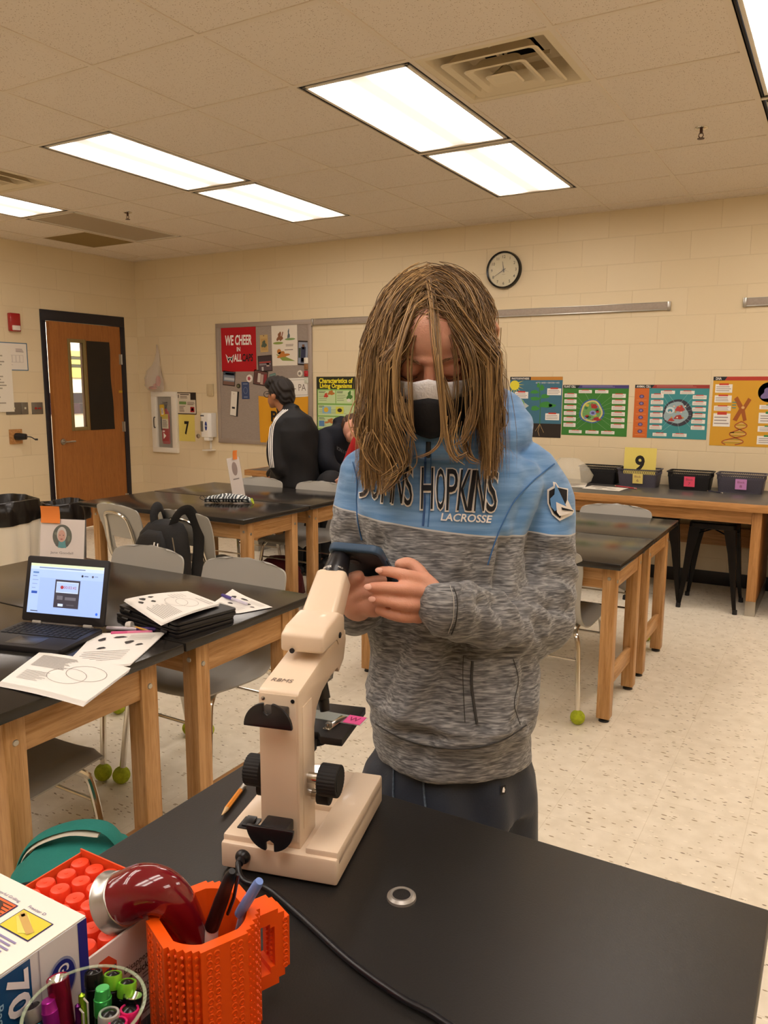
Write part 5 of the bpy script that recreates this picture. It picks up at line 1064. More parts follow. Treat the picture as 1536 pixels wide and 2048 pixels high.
# grommet and pencil
q = atz(803, 1796, NH); g = thing('table_grommet', 'round metal port with a dark mesh centre set in the front table', 'grommet', (q.x, q.y, NH))
part('metal_ring', [lathe([(.0105, .0005), (.0105, .005), (.0135, .0055), (.0168, .003), (.0172, 0), (.0105, .0005)], 40, False)], mat('satin_metal', '#a8a39c', .38, .6), g); part('mesh_centre', [lathe([(0, .0005), (.0107, .0005), (.0107, .004), (0, .0042)], 28, False)], mat('dark_mesh', '#2c2a2a', .6, bump=1, bscale=1500), g)
a_ = Z3(441, 1634, NH + .004); b_ = Z3(490, 1569, NH + .004); pencil('pencil', 'short orange pencil lying left of the microscope', a_, b_, .0036, '#e08a1e', er='#c9c2bb')

# ================================================================ orange brick mug
ORG = mat('orange_plastic', '#f0560a', .38)
mg = thing('mug', 'bright orange studded brick-style mug holding pens, front left', 'mug', (1.2395, -2.651, NH), 66); K_ = .87
R_ = .052; q1 = [(.052, 0), (.052, .025), (.0475, .025), (.0475, .031), (.043, .031), (.043, .037), (.037, .037), (.037, .043), (.031, .043), (.031, .0475), (.025, .0475), (.025, .052)]
outl = []
for k in range(4):
    c_, s_ = math.cos(k * PI / 2) * K_, math.sin(k * PI / 2) * K_; outl += [(x * c_ - y * s_, x * s_ + y * c_) for x, y in (q1[1:])]
Z1 = .115; n = len(outl); ri = .0385
circ = []
for (x, y) in outl: a = math.atan2(y, x); circ.append((ri * math.cos(a), ri * math.sin(a)))
body = rings([[Vector((x, y, z)) for x, y in pts] for pts, z in ((outl, 0), (outl, Z1), (circ, Z1 - .0005), (circ, .006))])
st = []; 
# studs along the stepped corners, dimples on the flat faces (rings sunk between raised rims)
for k in range(4):
    M_ = SC(K_, K_, 1) @ Matrix.Rotation(k * PI / 2, 4, 'Z')
    for (x, y, nx) in ((.052, .028, 0), (.0475, .0335, 0), (.043, .0395, 0), (.0335, .0475, 1), (.028, .052, 1), (.0395, .043, 1)):
        for r_ in range(15):
            z = .008 + r_ * .0072
            if nx == 0: st.append(xf(xf(lathe([(.0018, 0), (.0018, .0018), (0, .0018)], 8, False), T(x - .0045 if False else x - .0045, y, z) @ RY(90)), M_))
            else: st.append(xf(xf(lathe([(.0018, 0), (.0018, .0018), (0, .0018)], 8, False), T(x, y - .0045, z) @ RX(-90)), M_))
dm = []
for k in range(4):
    M_ = SC(K_, K_, 1) @ Matrix.Rotation(k * PI / 2, 4, 'Z')
    for y in (-.0165, -.0085, .0085, .0165):
        for r_ in range(15):
            if k == 0 and abs(y) < .012 and 0: continue
            z = .008 + r_ * .0072; dm.append(xf(xf(lathe([(.0024, .0), (.0024, .0007), (.0033, .0002), (.0033, 0)], 14, False), T(.052, y, z) @ RY(90)), M_))
part('mug_body', [body] + st + dm, ORG, mg, angle=30)
HP = [(.05, .1), (.072, .1), (.072, .095), (.078, .095), (.078, .088), (.083, .088), (.083, .036), (.078, .036), (.078, .028), (.072, .028), (.072, .022), (.05, .022), (.05, .036), (.064, .036), (.064, .042), (.0685, .042), (.0685, .083), (.064, .083), (.064, .087), (.05, .087)]
HP = [(.0445 + (a - .05) * 1.08, b_ * 1.0) for a, b_ in HP]
part('mug_handle', [xf(prism(HP, -.0125, .0125), Matrix(((1, 0, 0, 0), (0, 0, -1, 0), (0, 1, 0, 0), (0, 0, 0, 1))))] + [xf(lathe([(.0022, .0), (.0022, .0008), (.003, .0002), (.003, 0)], 12, False), T(.0755, -.0126, .038 + k * .0068) @ RX(90)) for k in range(8)] + [xf(lathe([(.0018, 0), (.0018, .002), (0, .002)], 8, False), T(.0645, y, .046 + k * .0052) @ RY(-90)) for k in range(8) for y in (-.006, .003)], ORG, mg, angle=30)
# things in the mug
def stick(name, label, cat, pts, rs, segs, group=None):
    """pts along an axis; segs: list of (partname, i0, i1, material)"""
    t = thing(name, label, cat, tuple(pts[0])); o = Vector(pts[0])
    for (pn, i0, i1, m_) in segs: part(pn, [tube([Vector(p) - o for p in pts[i0:i1 + 1]], rs[i0:i1 + 1], 20)], m_, t, angle=40)
    return t
def AD(u, v, d): return atd(u, v, d)
top = AD(464, 1742, .69); mid = AD(424, 1853, .725); low = Vector((1.243, -2.648, .915)) + (mid - top) * .0; low = Vector((mid.x - .015, mid.y + .008, .91))
dd = (low - top).normalized()
mk = thing('permanent_marker', 'black-capped marker with a white barrel standing in the orange mug', 'marker', tuple(low)); f = lambda s_: (mid - top) * s_ + top - low
part('barrel', [tube([Vector((0, 0, 0)), f(1.0), f(.98)], [.006, .0062, .006], 18)], WHITE, mk); part('cap', [tube([f(1.0), f(.5), f(.08), f(.0)], [.0068, .0066, .0052, .003], 18)], BLK, mk); part('clip', [tube([f(.1) + Vector((.007, .003, .003)), f(.45) + Vector((.0095, .004, 0)), f(.75) + Vector((.0095, .004, 0))], .0016, 6)], BLK, mk)
top = AD(519, 1762, .70); mid = AD(455, 1866, .735); low = Vector((mid.x - .01, mid.y + .006, .92)); pn = thing('ballpoint_pen', 'translucent light blue capped pen standing in the orange mug', 'pen', tuple(low)); 
part('barrel', [tube([Vector((0, 0, 0)), f(.45)], [.0032, .0034], 14)], mat('pale_blue_plastic', '#a9b4d8', .2, alpha=.6), pn); part('cap', [tube([f(.62), f(.55), f(.05), f(.0)], [.0046, .005, .0046, .0036], 18)], mat('blue_cap', '#7f9ce0', .2, alpha=.85), pn); part('ink_refill', [tube([Vector((0, 0, .002)), f(.5)], .0012, 8)], mat('ink_blue', '#2c2f66', .4), pn)
MAR = mat('maroon_gloss', '#6e0a18', .12, coat=.6)
pts = [Vector((1.225, -2.645, .92)), AD(398, 1892, .74), AD(378, 1850, .73), AD(352, 1806, .72), AD(322, 1783, .715), AD(288, 1780, .715), AD(257, 1792, .716), AD(243, 1798, .718)]
pts = smooth_path(pts, 6); n = len(pts)
rs = [.011 + (.0235 - .011) * min(1, max(0, (i / n - .1) / .62)) ** .9 for i in range(n)]
hh = thing('curved_horn', 'shiny dark red curved horn with a silver rim resting in the orange mug', 'horn', tuple(pts[0])); o_ = pts[0]
part('horn_body', [tube([p - o_ for p in pts], rs, 36)], MAR, hh, angle=80)
e1 = pts[-1]; dv = (pts[-1] - pts[-4]).normalized(); part('silver_rim', [tube([e1 - o_ - dv * .004, e1 - o_ - dv * .003, e1 - o_ + dv * .004, e1 - o_ + dv * .0085, e1 - o_ + dv * .010, e1 - o_ + dv * .0105, e1 - o_ + dv * .004], [.0236, .0245, .025, .028, .0285, .026, .021], 48)], mat('silver_rim', '#b9b6b0', .28, .9), hh, angle=50)

# ================================================================ glue stick box
gb = thing('glue_stick_box', 'open cardboard box printed in orange and white, full of glue sticks', 'box', (1.112, -2.678, NH)); a, b_, h = .068, .052, .1
OCB = mat('orange_board', '#e2511f', .6); WCB = mat('white_board', '#e6d9d2', .6)
part('box_walls', [mi(box(-a, a, -b_, -b_ + .0015, 0, h), 1), mi(box(-a, a, b_ - .0015, b_, 0, h + .004), 0), mi(box(-a, -a + .0015, -b_ + .0016, b_ - .0016, 0, h), 0), mi(box(a - .0015, a, -b_ + .0016, b_ - .0016, 0, h), 1), mi(box(-a + .002, a - .002, -b_ + .002, b_ - .002, 0, .0015), 1)], [OCB, WCB], gb, smooth=False)
s_ = Sheet(2 * b_, h, '#e6d3cf'); s_.rough = .5
s_.poly([(.03, .2), (.1, .1), (.2, .1), (.28, .2), (.28, .3), (.03, .3)], '#d3492a', 2); s_.text("ELMER'S", .05, .28, .06, '#1f2c5a', .22, bold=.03, z=3); s_.text('Washable Disappearing Purple', .03, .4, .065, '#5a4440', .92, bold=.01); s_.text('School Glue Sticks', .03, .5, .07, '#4a3634', .62, bold=.02)
s_.para(.03, .53, .4, .6, 2, '#8a7470'); s_.para(.55, .53, .9, .6, 2, '#8a7470'); s_.text('SAFE AND PHOTO SAFE', .1, .68, .045, '#4a3634', .7, bold=.02); s_.para(.03, .72, .97, .96, 6, '#8a7470', jit=.1)
FX = Matrix(((0, 0, 1, 0), (1, 0, 0, 0), (0, 1, 0, 0), (0, 0, 0, 1)))
s_.make('printed_side', None, None, T(a + .0008, -b_, 0) @ FX, parent=gb)
GC = mat('glue_cap_orange', '#ee4424', .35); k = 0
g0 = None
for i in range(6):
    for j in range(5):
        x = 1.112 - .056 + i * .0218 + (.004 if j % 2 else -.001); y = -2.678 + .041 - j * .0205
        if x > 1.112 + .06: continue
        k += 1; lab_ = ['orange-capped glue stick standing in the open glue box']
        hz = .092 + .004 * rnd.random()
        if g0 is None:
            g0 = thing('glue_stick', lab_[0], 'glue stick', (x, y, NH + .002), 0, 'glue sticks in the box')
            part('tube_body', [cyl((0, 0, 0), (0, 0, .06), .0088)], WHITE, g0)
            part('cap', [lathe([(0, .058), (.0095, .058), (.0095, .093), (.0085, .0955), (.0078, .0958), (.002, .0958), (.0018, .0963), (0, .0963)], 28)], GC, g0)
        else: dup(g0, (x, y, NH + .002 + rnd.uniform(-.0, .003)))

# ================================================================ zipper bag box
zb = thing('zipper_bag_box', 'white and blue box of zipper storage bags at the lower left corner', 'box', (1.07, -2.868, NH)); a, b_, h = .12, .131, .148
part('carton', [box(-a, a, -b_, b_, 0, h, .0012)], mat('carton_white', '#e9e2d8', .45), zb)
s_ = Sheet(2 * b_, h, '#d9d6da'); s_.rough = .35     # +x face, y from -b..b
s_.rect(.966, 0, 1, 1, '#1c2c86'); s_.rect(.0, .01, .797, 1, '#1b5f92', 1); s_.rect(0, .01, .797, .45, '#174a7c', 2); s_.rect(.825, 0, .828, 1, '#a9a4ae', 2); s_.rect(.62, .4, .797, .43, '#4a9ac8', 3)
def down(t_, X, Y, cap, w_, col, bold=.02):
    V, F = text(t_, 0, 0, cap, w_, 'L', 0, bold); s_.S.append(([Vector((X + v.y, Y - v.x, .0014)) for v in V], F, s_.c(col)))
down('70', .1885, h - .006, .0175, .036, '#efeaf0', .03); down('Bags', .1785, h - .022, .006, .02, '#9ac0dc', .01)
s_.ell(.9, .26, .052, .13, '#8f97b8', 2); s_.ell(.9, .26, .046, .115, '#1c2a80', 3); down('Good', .232, h * .83, .010, .026, '#efeaf0')
s_.make('printed_side', None, None, T(a + .0006, -b_, 0) @ FX, parent=zb)
s_ = Sheet(2 * a, 2 * b_, '#ece5da'); s_.rough = .4
def P4(cx, cy, r, col, z=1): s_.poly([(cx - r, cy - r), (cx + r, cy - r), (cx + r, cy + r), (cx - r, cy + r)], col, z)
s_.rect(.785, .078, .945, .17, '#2c2458', 1); s_.rect(.79, .082, .94, .166, '#d8c93a', 2); s_.poly([(.83, .09), (.93, .14), (.88, .162), (.8, .115)], '#e0d468', 3); s_.line(.81, .1, .92, .145, .006, '#c9a35a', 4); s_.line(.80, .095, .825, .105, .003, '#c9a35a', 4)
s_.text('Freezer D', .79, .068, .011, '#4a3c7c', .09); s_.text('Flavorful Grilling', .6, .068, .011, '#4a3c7c', .14); s_.rect(.595, .078, .755, .17, '#2c2458', 1); s_.rect(.6, .082, .75, .166, '#e2662c', 2)
for k in range(6): s_.line(.603, .093 + k * .013, .747, .093 + k * .013, .0009, '#2c2420', 3)
s_.ell(.68, .125, .045, .028, '#4a2c1c', 4, 18, .1); s_.para(.8, .19, .93, .25, 4, '#8a80a8'); s_.para(.6, .19, .74, .25, 4, '#8a80a8'); s_.rect(.4, .078, .56, .17, '#c8402c', 2)
s_.make('printed_top', None, None, T(-a, -b_, h + .0014), parent=zb)

# ================================================================ jar of pens and lights
jq = Vector((1.262, -2.797, NH)); jr, jh = .0425, .14
jar = thing('glass_jar', 'clear glass jar crammed with pens and small flashlights, bottom left', 'jar', tuple(jq))
part('jar_glass', [lathe([(0, 0), (jr - .003, 0), (jr, .004), (jr, jh), (jr - .0015, jh + .0015), (jr - .003, jh), (jr - .0032, .006), (0, .005)], 48, False)], mat('jar_glass', '#0c100c', .03, alpha=.08), jar, angle=60)
part('jar_rim', [lathe([(jr + .0004, jh), (jr + .0006, jh + .001), (jr - .0008, jh + .002), (jr - .002, jh + .001), (jr - .0016, jh), (jr + .0004, jh)], 48, False)], mat('rim_glass', '#c8d8b8', .05, alpha=.3), jar)
def rod(name, label, cat, u, v, zt, r, bodyc, capc, kind, lean=.012):
    t_ = atz(u, v, zt); d2 = Vector((t_.x - jq.x, t_.y - jq.y)); L2 = d2.length; k = max(0, (L2 - lean) / L2) if L2 > 0 else 0
    if L2 * k > jr - .012: k = (jr - .014) / L2
    b0 = Vector((jq.x + d2.x * k, jq.y + d2.y * k, NH + .008)); t = thing(name, label, cat, tuple(b0)); d = (t_ - b0); L_ = d.length; q = Vector((0, 0, 1)).rotation_difference(d.normalized()).to_matrix().to_4x4()
    bm_ = mat('metal_' + bodyc[1:], bodyc, .25, .75); cm = mat('end_' + capc[1:], capc, .2, .5)
    if kind == 'button':      # flashlight tail: ring collar and a black rubber button
        part('body', [xf(lathe([(0, 0), (r * .86, 0), (r * .86, L_ * .5), (r * .92, L_ * .52), (r * .92, L_ - .012), (r * .8, L_ - .011), (r * .8, L_ - .01), (0, L_ - .01)], 28, False), q)], bm_, t)
        part('collar', [xf(lathe([(r * .96, L_ - .0105), (r, L_ - .009), (r, L_ - .002), (r * .93, L_), (r * .72, L_), (r * .72, L_ - .003), (r * .7, L_ - .01)], 28, False), q)], cm, t)
        part('button', [xf(lathe([(r * .72, L_ - .003), (r * .66, L_ - .0005), (r * .35, L_ + .001), (0, L_ + .0014)], 24, False), q)], mat('rubber_button', '#151416', .2), t)
    elif kind == 'lens':
        part('body', [xf(lathe([(0, 0), (r * .9, 0), (r * .9, L_ * .6), (r, L_ * .63), (r, L_), (r * .88, L_), (r * .86, L_ - .001)], 28, False), q)], bm_, t)
        part('reflector', [xf(lathe([(r * .87, L_ - .0006), (r * .5, L_ - .004), (r * .15, L_ - .006), (0, L_ - .006)], 28, False), q)], mat('reflector', '#d8d4d0', .12, .9), t)
        part('lamp_chip', [xf(sphere((0, 0, L_ - .0045), (r * .2, r * .2, .0015), 10, 6), q)], cm, t)
    elif kind == 'pencap':
        part('body', [xf(lathe([(0, 0), (r * .9, 0), (r * .9, L_ - .02), (0, L_ - .02)], 24, False), q)], bm_, t)
        part('cap', [xf(lathe([(r * .93, L_ - .021), (r, L_ - .02), (r, L_ - .008), (r * .93, L_ - .0075), (r * .8, L_ - .0005), (r * .72, L_), (0, L_)], 28, False), q)], cm, t)
    else:
        part('body', [xf(lathe([(0, 0), (r, 0), (r, L_ - .022), (r * .6, L_ - .012), (r * .55, L_ - .002), (0, L_)], 20, False), q)], bm_, t); part('clip', [xf(tube([(r + .0012, 0, L_ - .03), (r + .002, 0, L_ - .006), (r * .5, 0, L_ - .004)], .0008, 6), q)], cm, t)
    return t
ZT = NH + .11
rod('flashlight', 'crimson metal flashlight with its bare lens up, tallest in the jar', 'flashlight', 115, 1956, ZT + .022, .0082, '#a01540', '#e8e0c8', 'lens')
rod('metal_pen', 'magenta metallic capped pen beside the crimson flashlight in the jar', 'pen', 96, 2000, ZT + .012, .0062, '#a01a8a', '#b0209a', 'pencap')
rod('flashlight', 'all black flashlight at the back of the jar', 'flashlight', 187, 1943, ZT + .012, .0072, '#151416', '#1c1b1d', 'button')
rod('flashlight', 'flashlight with a lime collar and black button, rear one in the jar', 'flashlight', 226, 1947, ZT + .006, .0075, '#1a1a1c', '#8fd83a', 'button')
rod('flashlight', 'flashlight with a lime collar, nearer the jar right rim', 'flashlight', 255, 1963, ZT + .002, .0075, '#1a1a1c', '#8fd83a', 'button')
rod('green_pen', 'green metal pen with a lighter green cap in the middle of the jar', 'pen', 205, 1975, ZT + .010, .0068, '#0f4a24', '#3fae54', 'pencap')
rod('flashlight', 'black flashlight with a silver reflector facing up, at the jar right', 'flashlight', 267, 1990, ZT - .002, .0078, '#1a1a1c', '#e8d890', 'lens')
rod('flashlight', 'flashlight with a hot pink collar near the jar front', 'flashlight', 259, 2017, ZT - .004, .0078, '#c01a6a', '#f0287a', 'button')
rod('flashlight', 'flashlight with a silver collar and black button near the jar front', 'flashlight', 218, 2025, ZT, .0082, '#1a1a1c', '#b9b6b2', 'button')
rod('flashlight', 'flashlight with a silver and black end at the jar left rim', 'flashlight', 64, 2012, ZT + .004, .0078, '#2a6a7a', '#9a9894', 'button')
rod('click_pen', 'lime metallic click pen near the middle of the jar', 'pen', 163, 1985, ZT + .012, .0045, '#9ac22a', '#c8c4c0', 'click')
rod('click_pen', 'purple metallic click pen leaning behind the lime one', 'pen', 155, 2006, ZT + .006, .004, '#5a1a5a', '#c8c4c0', 'click')
rod('flashlight', 'pink-collared flashlight cut by the bottom edge of the photo', 'flashlight', 236, 2044, ZT - .002, .0075, '#c01a6a', '#f0287a', 'button')
# ================================================================ people
def remesh(shapes, voxel, smooth=4, sfac=.5):
    me = make_mesh('tmp', shapes, [WHITE], False); ob = bpy.data.objects.new('tmp', me); COL.objects.link(ob)
    m = ob.modifiers.new('r', 'REMESH'); m.mode = 'VOXEL'; m.voxel_size = voxel; m.adaptivity = 0
    if smooth: s = ob.modifiers.new('s', 'SMOOTH'); s.iterations = smooth; s.factor = sfac
    dg = bpy.context.evaluated_depsgraph_get(); out = bpy.data.meshes.new_from_object(ob.evaluated_get(dg))
    bpy.data.objects.remove(ob); bpy.data.meshes.remove(me)
    out.polygons.foreach_set('use_smooth', [True] * len(out.polygons)); out.materials.clear(); return out
def getco(me): a = np.empty(len(me.vertices) * 3, np.float32); me.vertices.foreach_get('co', a); return a.reshape(-1, 3)
def getno(me): a = np.empty(len(me.vertices) * 3, np.float32); me.vertices.foreach_get('normal', a); return a.reshape(-1, 3)
def setco(me, a): me.vertices.foreach_set('co', a.astype(np.float32).ravel()); me.update()
def limb(P, r, n=18, sub=4):
    """rounded, tapering, smoothly bent limb (closed)"""
    P = [Vector(p) for p in P]; S_ = smooth_path(P, sub); R = []
    for i in range(len(P) - 1): R += [r[i] + (r[i + 1] - r[i]) * (k / sub) for k in range(sub)]
    R.append(r[-1]); return [tube(S_, R, n), sphere(P[0], r[0], n, 8), sphere(P[-1], r[-1], n, 8)]
def meshobj(name, me, mats, parent=None, label=None, M=None):
    me.name = name; me.materials.clear()
    for m in (mats if isinstance(mats, list) else [mats]): me.materials.append(m)
    o = bpy.data.objects.new(name, me); COL.objects.link(o)
    if parent is not None: o.parent = parent
    if label: o['label'] = label
    return o
SKIN = mat('skin', '#daa38b', .48, sss=.12, var=.10, vscale=14, bump=.12, bscale=500, col2='#cf8f74')
SKIN2 = mat('skin_tan', '#a9714e', .5, sss=.1); LIP = mat('nail', '#e0aa96', .3)
def grain(x, sx, sy, sz, seed=0):
    """cheap smooth noise on an array of points"""
    q = np.stack([x[:, 0] * sx, x[:, 1] * sy, x[:, 2] * sz], 1) + seed
    return (np.sin(q[:, 0] * 1.0 + 1.7 * np.sin(q[:, 1] * 1.3 + q[:, 2])) * np.cos(q[:, 2] * 1.1 + 1.3 * np.sin(q[:, 0] * .7)) + .5 * np.sin(q[:, 1] * 2.1 + 1.9 * np.sin(q[:, 2] * 1.7 + 1)))

RH = Vector((_cy, _sy, 0)); FH = Vector((-_sy, _cy, 0)); UP = Vector((0, 0, 1))     # right, away, up as seen by somebody facing the student
# ---------------------------------------------------------------- torso of the student
org = atd(905, 1400, 1.30); ORG_P = Vector((org.x, org.y, 0))
pers = thing('person', 'person with long light brown hair, black mask and blue sweatshirt holding a phone', 'person', tuple(ORG_P))
IP = T(-ORG_P.x, -ORG_P.y, 0)
def ring_px(v, l, r, d, t, n=36, px=2.3, yaw=0, tilt=0):
    a = atd(l, v, d); b = atd(r, v, d); c = (a + b) / 2; hw = (b - a).length / 2; row = []
    X = RH * math.cos(yaw) + FH * math.sin(yaw); Y = FH * math.cos(yaw) - RH * math.sin(yaw)
    for k in range(n):
        q = 2 * PI * k / n; cc, ss = math.cos(q), math.sin(q); e = 2 / px
        row.append(c + X * (hw * abs(cc) ** e * (1 if cc >= 0 else -1)) + (Y + UP * tilt) * (t * abs(ss) ** e * (1 if ss >= 0 else -1)))
    return row
torso = [ring_px(*a) for a in ((858, 825, 930, 1.27, .062), (880, 800, 965, 1.28, .07), (903, 755, 1030, 1.29, .08), (930, 722, 1075, 1.30, .092), (965, 712, 1085, 1.30, .105), (1010, 714, 1072, 1.30, .115), (1060, 716, 1050, 1.30, .122), (1120, 722, 1045, 1.30, .124), (1200, 733, 1052, 1.30, .122), (1290, 742, 1068, 1.30, .125), (1370, 738, 1072, 1.30, .135), (1425, 741, 1064, 1.30, .138), (1445, 748, 1054, 1.30, .128), (1465, 746, 1058, 1.30, .128), (1496, 752, 1058, 1.30, .125))]
Lsh = [atd(1050, 955, 1.33), atd(1078, 1010, 1.34), atd(1080, 1100, 1.335), atd(1083, 1190, 1.32), atd(1068, 1238, 1.295), atd(1010, 1247, 1.225), atd(950, 1234, 1.165), atd(905, 1217, 1.13), atd(878, 1208, 1.118)]
Lr = [.060, .060, .057, .058, .060, .052, .047, .041, .034]
Rsh = [atd(738, 955, 1.31), atd(722, 1020, 1.32), atd(718, 1100, 1.31), atd(716, 1170, 1.29), atd(712, 1205, 1.26), atd(712, 1215, 1.22), atd(714, 1220, 1.19)]
Rr = [.052, .048, .046, .046, .046, .042, .036]
hood = []
hc = atd(882, 862, 1.30)
for k in range(21):      # hood lying round the back of the neck
    a = math.radians(-35 + 250 * k / 20); hood.append(hc + RH * (.108 * math.cos(a) + .012) + FH * (.085 * math.sin(a) + .015) + UP * (.022 * math.sin(a) + (.012 if 4 < k < 16 else 0)))
hr = [.024 + .030 * math.sin(PI * k / 20) for k in range(21)]
SH = [rings(torso)] + limb(Lsh, Lr, 24) + limb(Rsh, Rr, 24) + [tube(hood, hr, 18), sphere(hood[0], hr[0]), sphere(hood[-1], hr[-1])]
# collar standing up at the front
SH += [tube([atd(815, 872, 1.21), atd(850, 893, 1.195), atd(900, 890, 1.20), atd(950, 872, 1.22)], [.02, .022, .022, .02], 12)]
# waistband and cuff bulges
hm = remesh(SH, .0042, 10, .6)
co = getco(hm); no = getno(hm)
rx = (co - np.array(ORG_P)) @ np.array(RH); ry = (co - np.array(ORG_P)) @ np.array(FH); z = co[:, 2]
P_ = np.stack([rx, ry, z], 1)
front = np.clip(-no @ np.array(FH) * 1.3 + .4, 0, 1)
d = np.zeros(len(co))
body = (z < 1.24) & (np.abs(rx + .01) < .165) & (z > .93)
fold = lambda a, b_, w_: np.exp(-((a) / w_) ** 2)
# long diagonal drape folds on the belly
for (x0, z0, x1, z1, w_, am) in ((-.02, 1.2, -.10, .99, .016, .008), (.02, 1.16, -.05, .96, .018, -.006), (.10, 1.12, .05, .97, .02, .006), (-.1, 1.2, -.13, 1.02, .015, .006), (.0, .985, -.13, 1.0, .01, .007), (.13, 1.05, .1, .95, .014, .006), (-.14, 1.3, -.06, 1.22, .013, .006), (.11, 1.33, .06, 1.2, .014, -.006), (.13, 1.38, .08, 1.27, .012, .006), (.09, .975, -.02, .965, .012, .007)):
    t_ = np.clip(((rx - x0) * (x1 - x0) + (z - z0) * (z1 - z0)) / ((x1 - x0) ** 2 + (z1 - z0) ** 2), -.1, 1.1)
    dist = np.hypot(rx - (x0 + t_ * (x1 - x0)), z - (z0 + t_ * (z1 - z0))); d += am * np.exp(-(dist / w_) ** 2) * front
d += .0022 * grain(P_, 26, 26, 15, 3) + .0012 * grain(P_, 60, 50, 36, 9)
# creases round the bent elbow and along the forearm
def segdist(A, B):
    A = np.array(A); B = np.array(B); ab = B - A; t_ = np.clip((co - A) @ ab / (ab @ ab), 0, 1); return np.linalg.norm(co - (A + t_[:, None] * ab), axis=1), t_
def armfold(J, k0, k1, n, am, ph):
    ds, ts = segdist(J[k0], J[k1]); w_ = np.clip(1 - (ds - .035) / .05, 0, 1) * (ds < .09)
    return w_ * am * np.sin(ts * n * 2 * PI + ph + 9 * P_[:, 2] + 12 * P_[:, 0] * (1 if k0 < 3 else -1) + 1.5 * np.sin(P_[:, 1] * 40))
d += armfold(Lsh, 2, 4, 3.2, .0045, .5) + armfold(Lsh, 4, 7, 3.6, .0045, 1) + armfold(Rsh, 1, 4, 3, .004, 0)
dsc, tsc = segdist(Lsh[7], Lsh[8]); d += np.where((dsc < .05), .0012 * np.sin(tsc * 60), 0)
# creases and ridges traced over the cloth: (path in sight coordinates, width, depth)
BV0 = BVHTree.FromPolygons([Vector(tuple(v)) for v in co.astype(float)], [list(p_.vertices) for p_ in hm.polygons])
for (P0_, w_, am) in (([(1008, 1080), (1004, 1130), (1002, 1172), (1018, 1192), (1062, 1198), (1105, 1212)], .010, -.011), ([(1020, 1196), (1052, 1226), (1092, 1256)], .010, -.007), ([(940, 1192), (975, 1184), (1006, 1190)], .009, .006), ([(1000, 1215), (1010, 1245), (1004, 1280)], .011, -.006), ([(1030, 1215), (1040, 1255), (1030, 1290)], .010, .006), ([(965, 1205), (972, 1240), (966, 1275)], .009, -.005), ([(935, 1200), (942, 1230), (938, 1268)], .007, .004),
                  ([(1075, 1120), (1100, 1140), (1135, 1150)], .010, -.006), ([(1060, 1160), (1095, 1175), (1135, 1180)], .010, .006), ([(1065, 1250), (1085, 1280), (1100, 1300)], .009, -.006), ([(1110, 1215), (1140, 1225)], .009, -.006), ([(1050, 1020), (1040, 1060), (1030, 1090)], .012, -.006), ([(1098, 1075), (1092, 1110), (1078, 1150)], .010, .005),
                  ([(886, 1280), (866, 1330), (838, 1380), (806, 1440)], .012, .009), ([(905, 1300), (890, 1350), (868, 1400)], .014, -.006), ([(790, 1300), (780, 1350), (765, 1400)], .014, -.005), ([(812, 1462), (850, 1470), (880, 1474)], .008, -.007), ([(880, 1464), (940, 1476), (1010, 1464)], .009, .006), ([(1045, 1330), (1050, 1370), (1040, 1410), (1052, 1440)], .012, -.006), ([(1030, 1400), (1010, 1440), (985, 1455)], .010, .005),
                  ([(950, 1110), (965, 1150), (960, 1200)], .013, -.005), ([(905, 1085), (925, 1130), (935, 1170)], .013, .005), ([(760, 1080), (752, 1130), (758, 1180)], .011, -.006), ([(700, 1060), (722, 1090), (748, 1095)], .009, -.006), ([(1000, 940), (985, 985), (992, 1030)], .015, -.006), ([(1060, 945), (1045, 990), (1030, 1040)], .013, -.007), ([(760, 930), (745, 975), (750, 1020)], .013, -.005), ([(925, 1295), (975, 1305), (1030, 1300)], .012, -.010), ([(750, 1255), (800, 1262), (850, 1270)], .01, -.004)):
    Q_ = []
    for q in smooth_path([Vector((a_, b_, 0)) for a_, b_ in P0_], 7):
        h_ = BV0.ray_cast(CAM, ray(q.x, q.y).normalized())
        if h_[0] is not None: Q_.append(tuple(h_[0]))
    if len(Q_) < 2: continue
    Q_ = np.array(Q_); lo = Q_.min(0) - .05; hi = Q_.max(0) + .05; sel = np.where(((co > lo) & (co < hi)).all(1))[0]
    if len(sel) == 0: continue
    dd_ = np.sqrt(((co[sel][:, None, :] - Q_[None]) ** 2).sum(2)).min(1); d[sel] += am * np.exp(-(dd_ / w_) ** 2)
# hem band: a step where the rib starts
hemz = .972; near = np.exp(-((z - hemz) / .005) ** 2) * (np.abs(rx) < .2) * (z < 1.0); d -= .004 * near
setco(hm, co + no * d[:, None])
# fabric
hmat = mat('sweatshirt_fabric', '#6b95c4', .85, sheen=.25); nt = hmat.node_tree; b = nt.nodes['Principled BSDF']
tc = N(hmat, 'ShaderNodeTexCoord'); dt = N(hmat, 'ShaderNodeVectorMath', operation='DOT_PRODUCT')
tiltv = Vector((0, 0, 1)) + RH * .115; nt.links.new(tc.outputs['Object'], dt.inputs[0]); dt.inputs[1].default_value = tuple(tiltv)
ZB = 1.268
gt = N(hmat, 'ShaderNodeMath', operation='GREATER_THAN'); gt.inputs[1].default_value = ZB; nt.links.new(dt.outputs['Value'], gt.inputs[0])
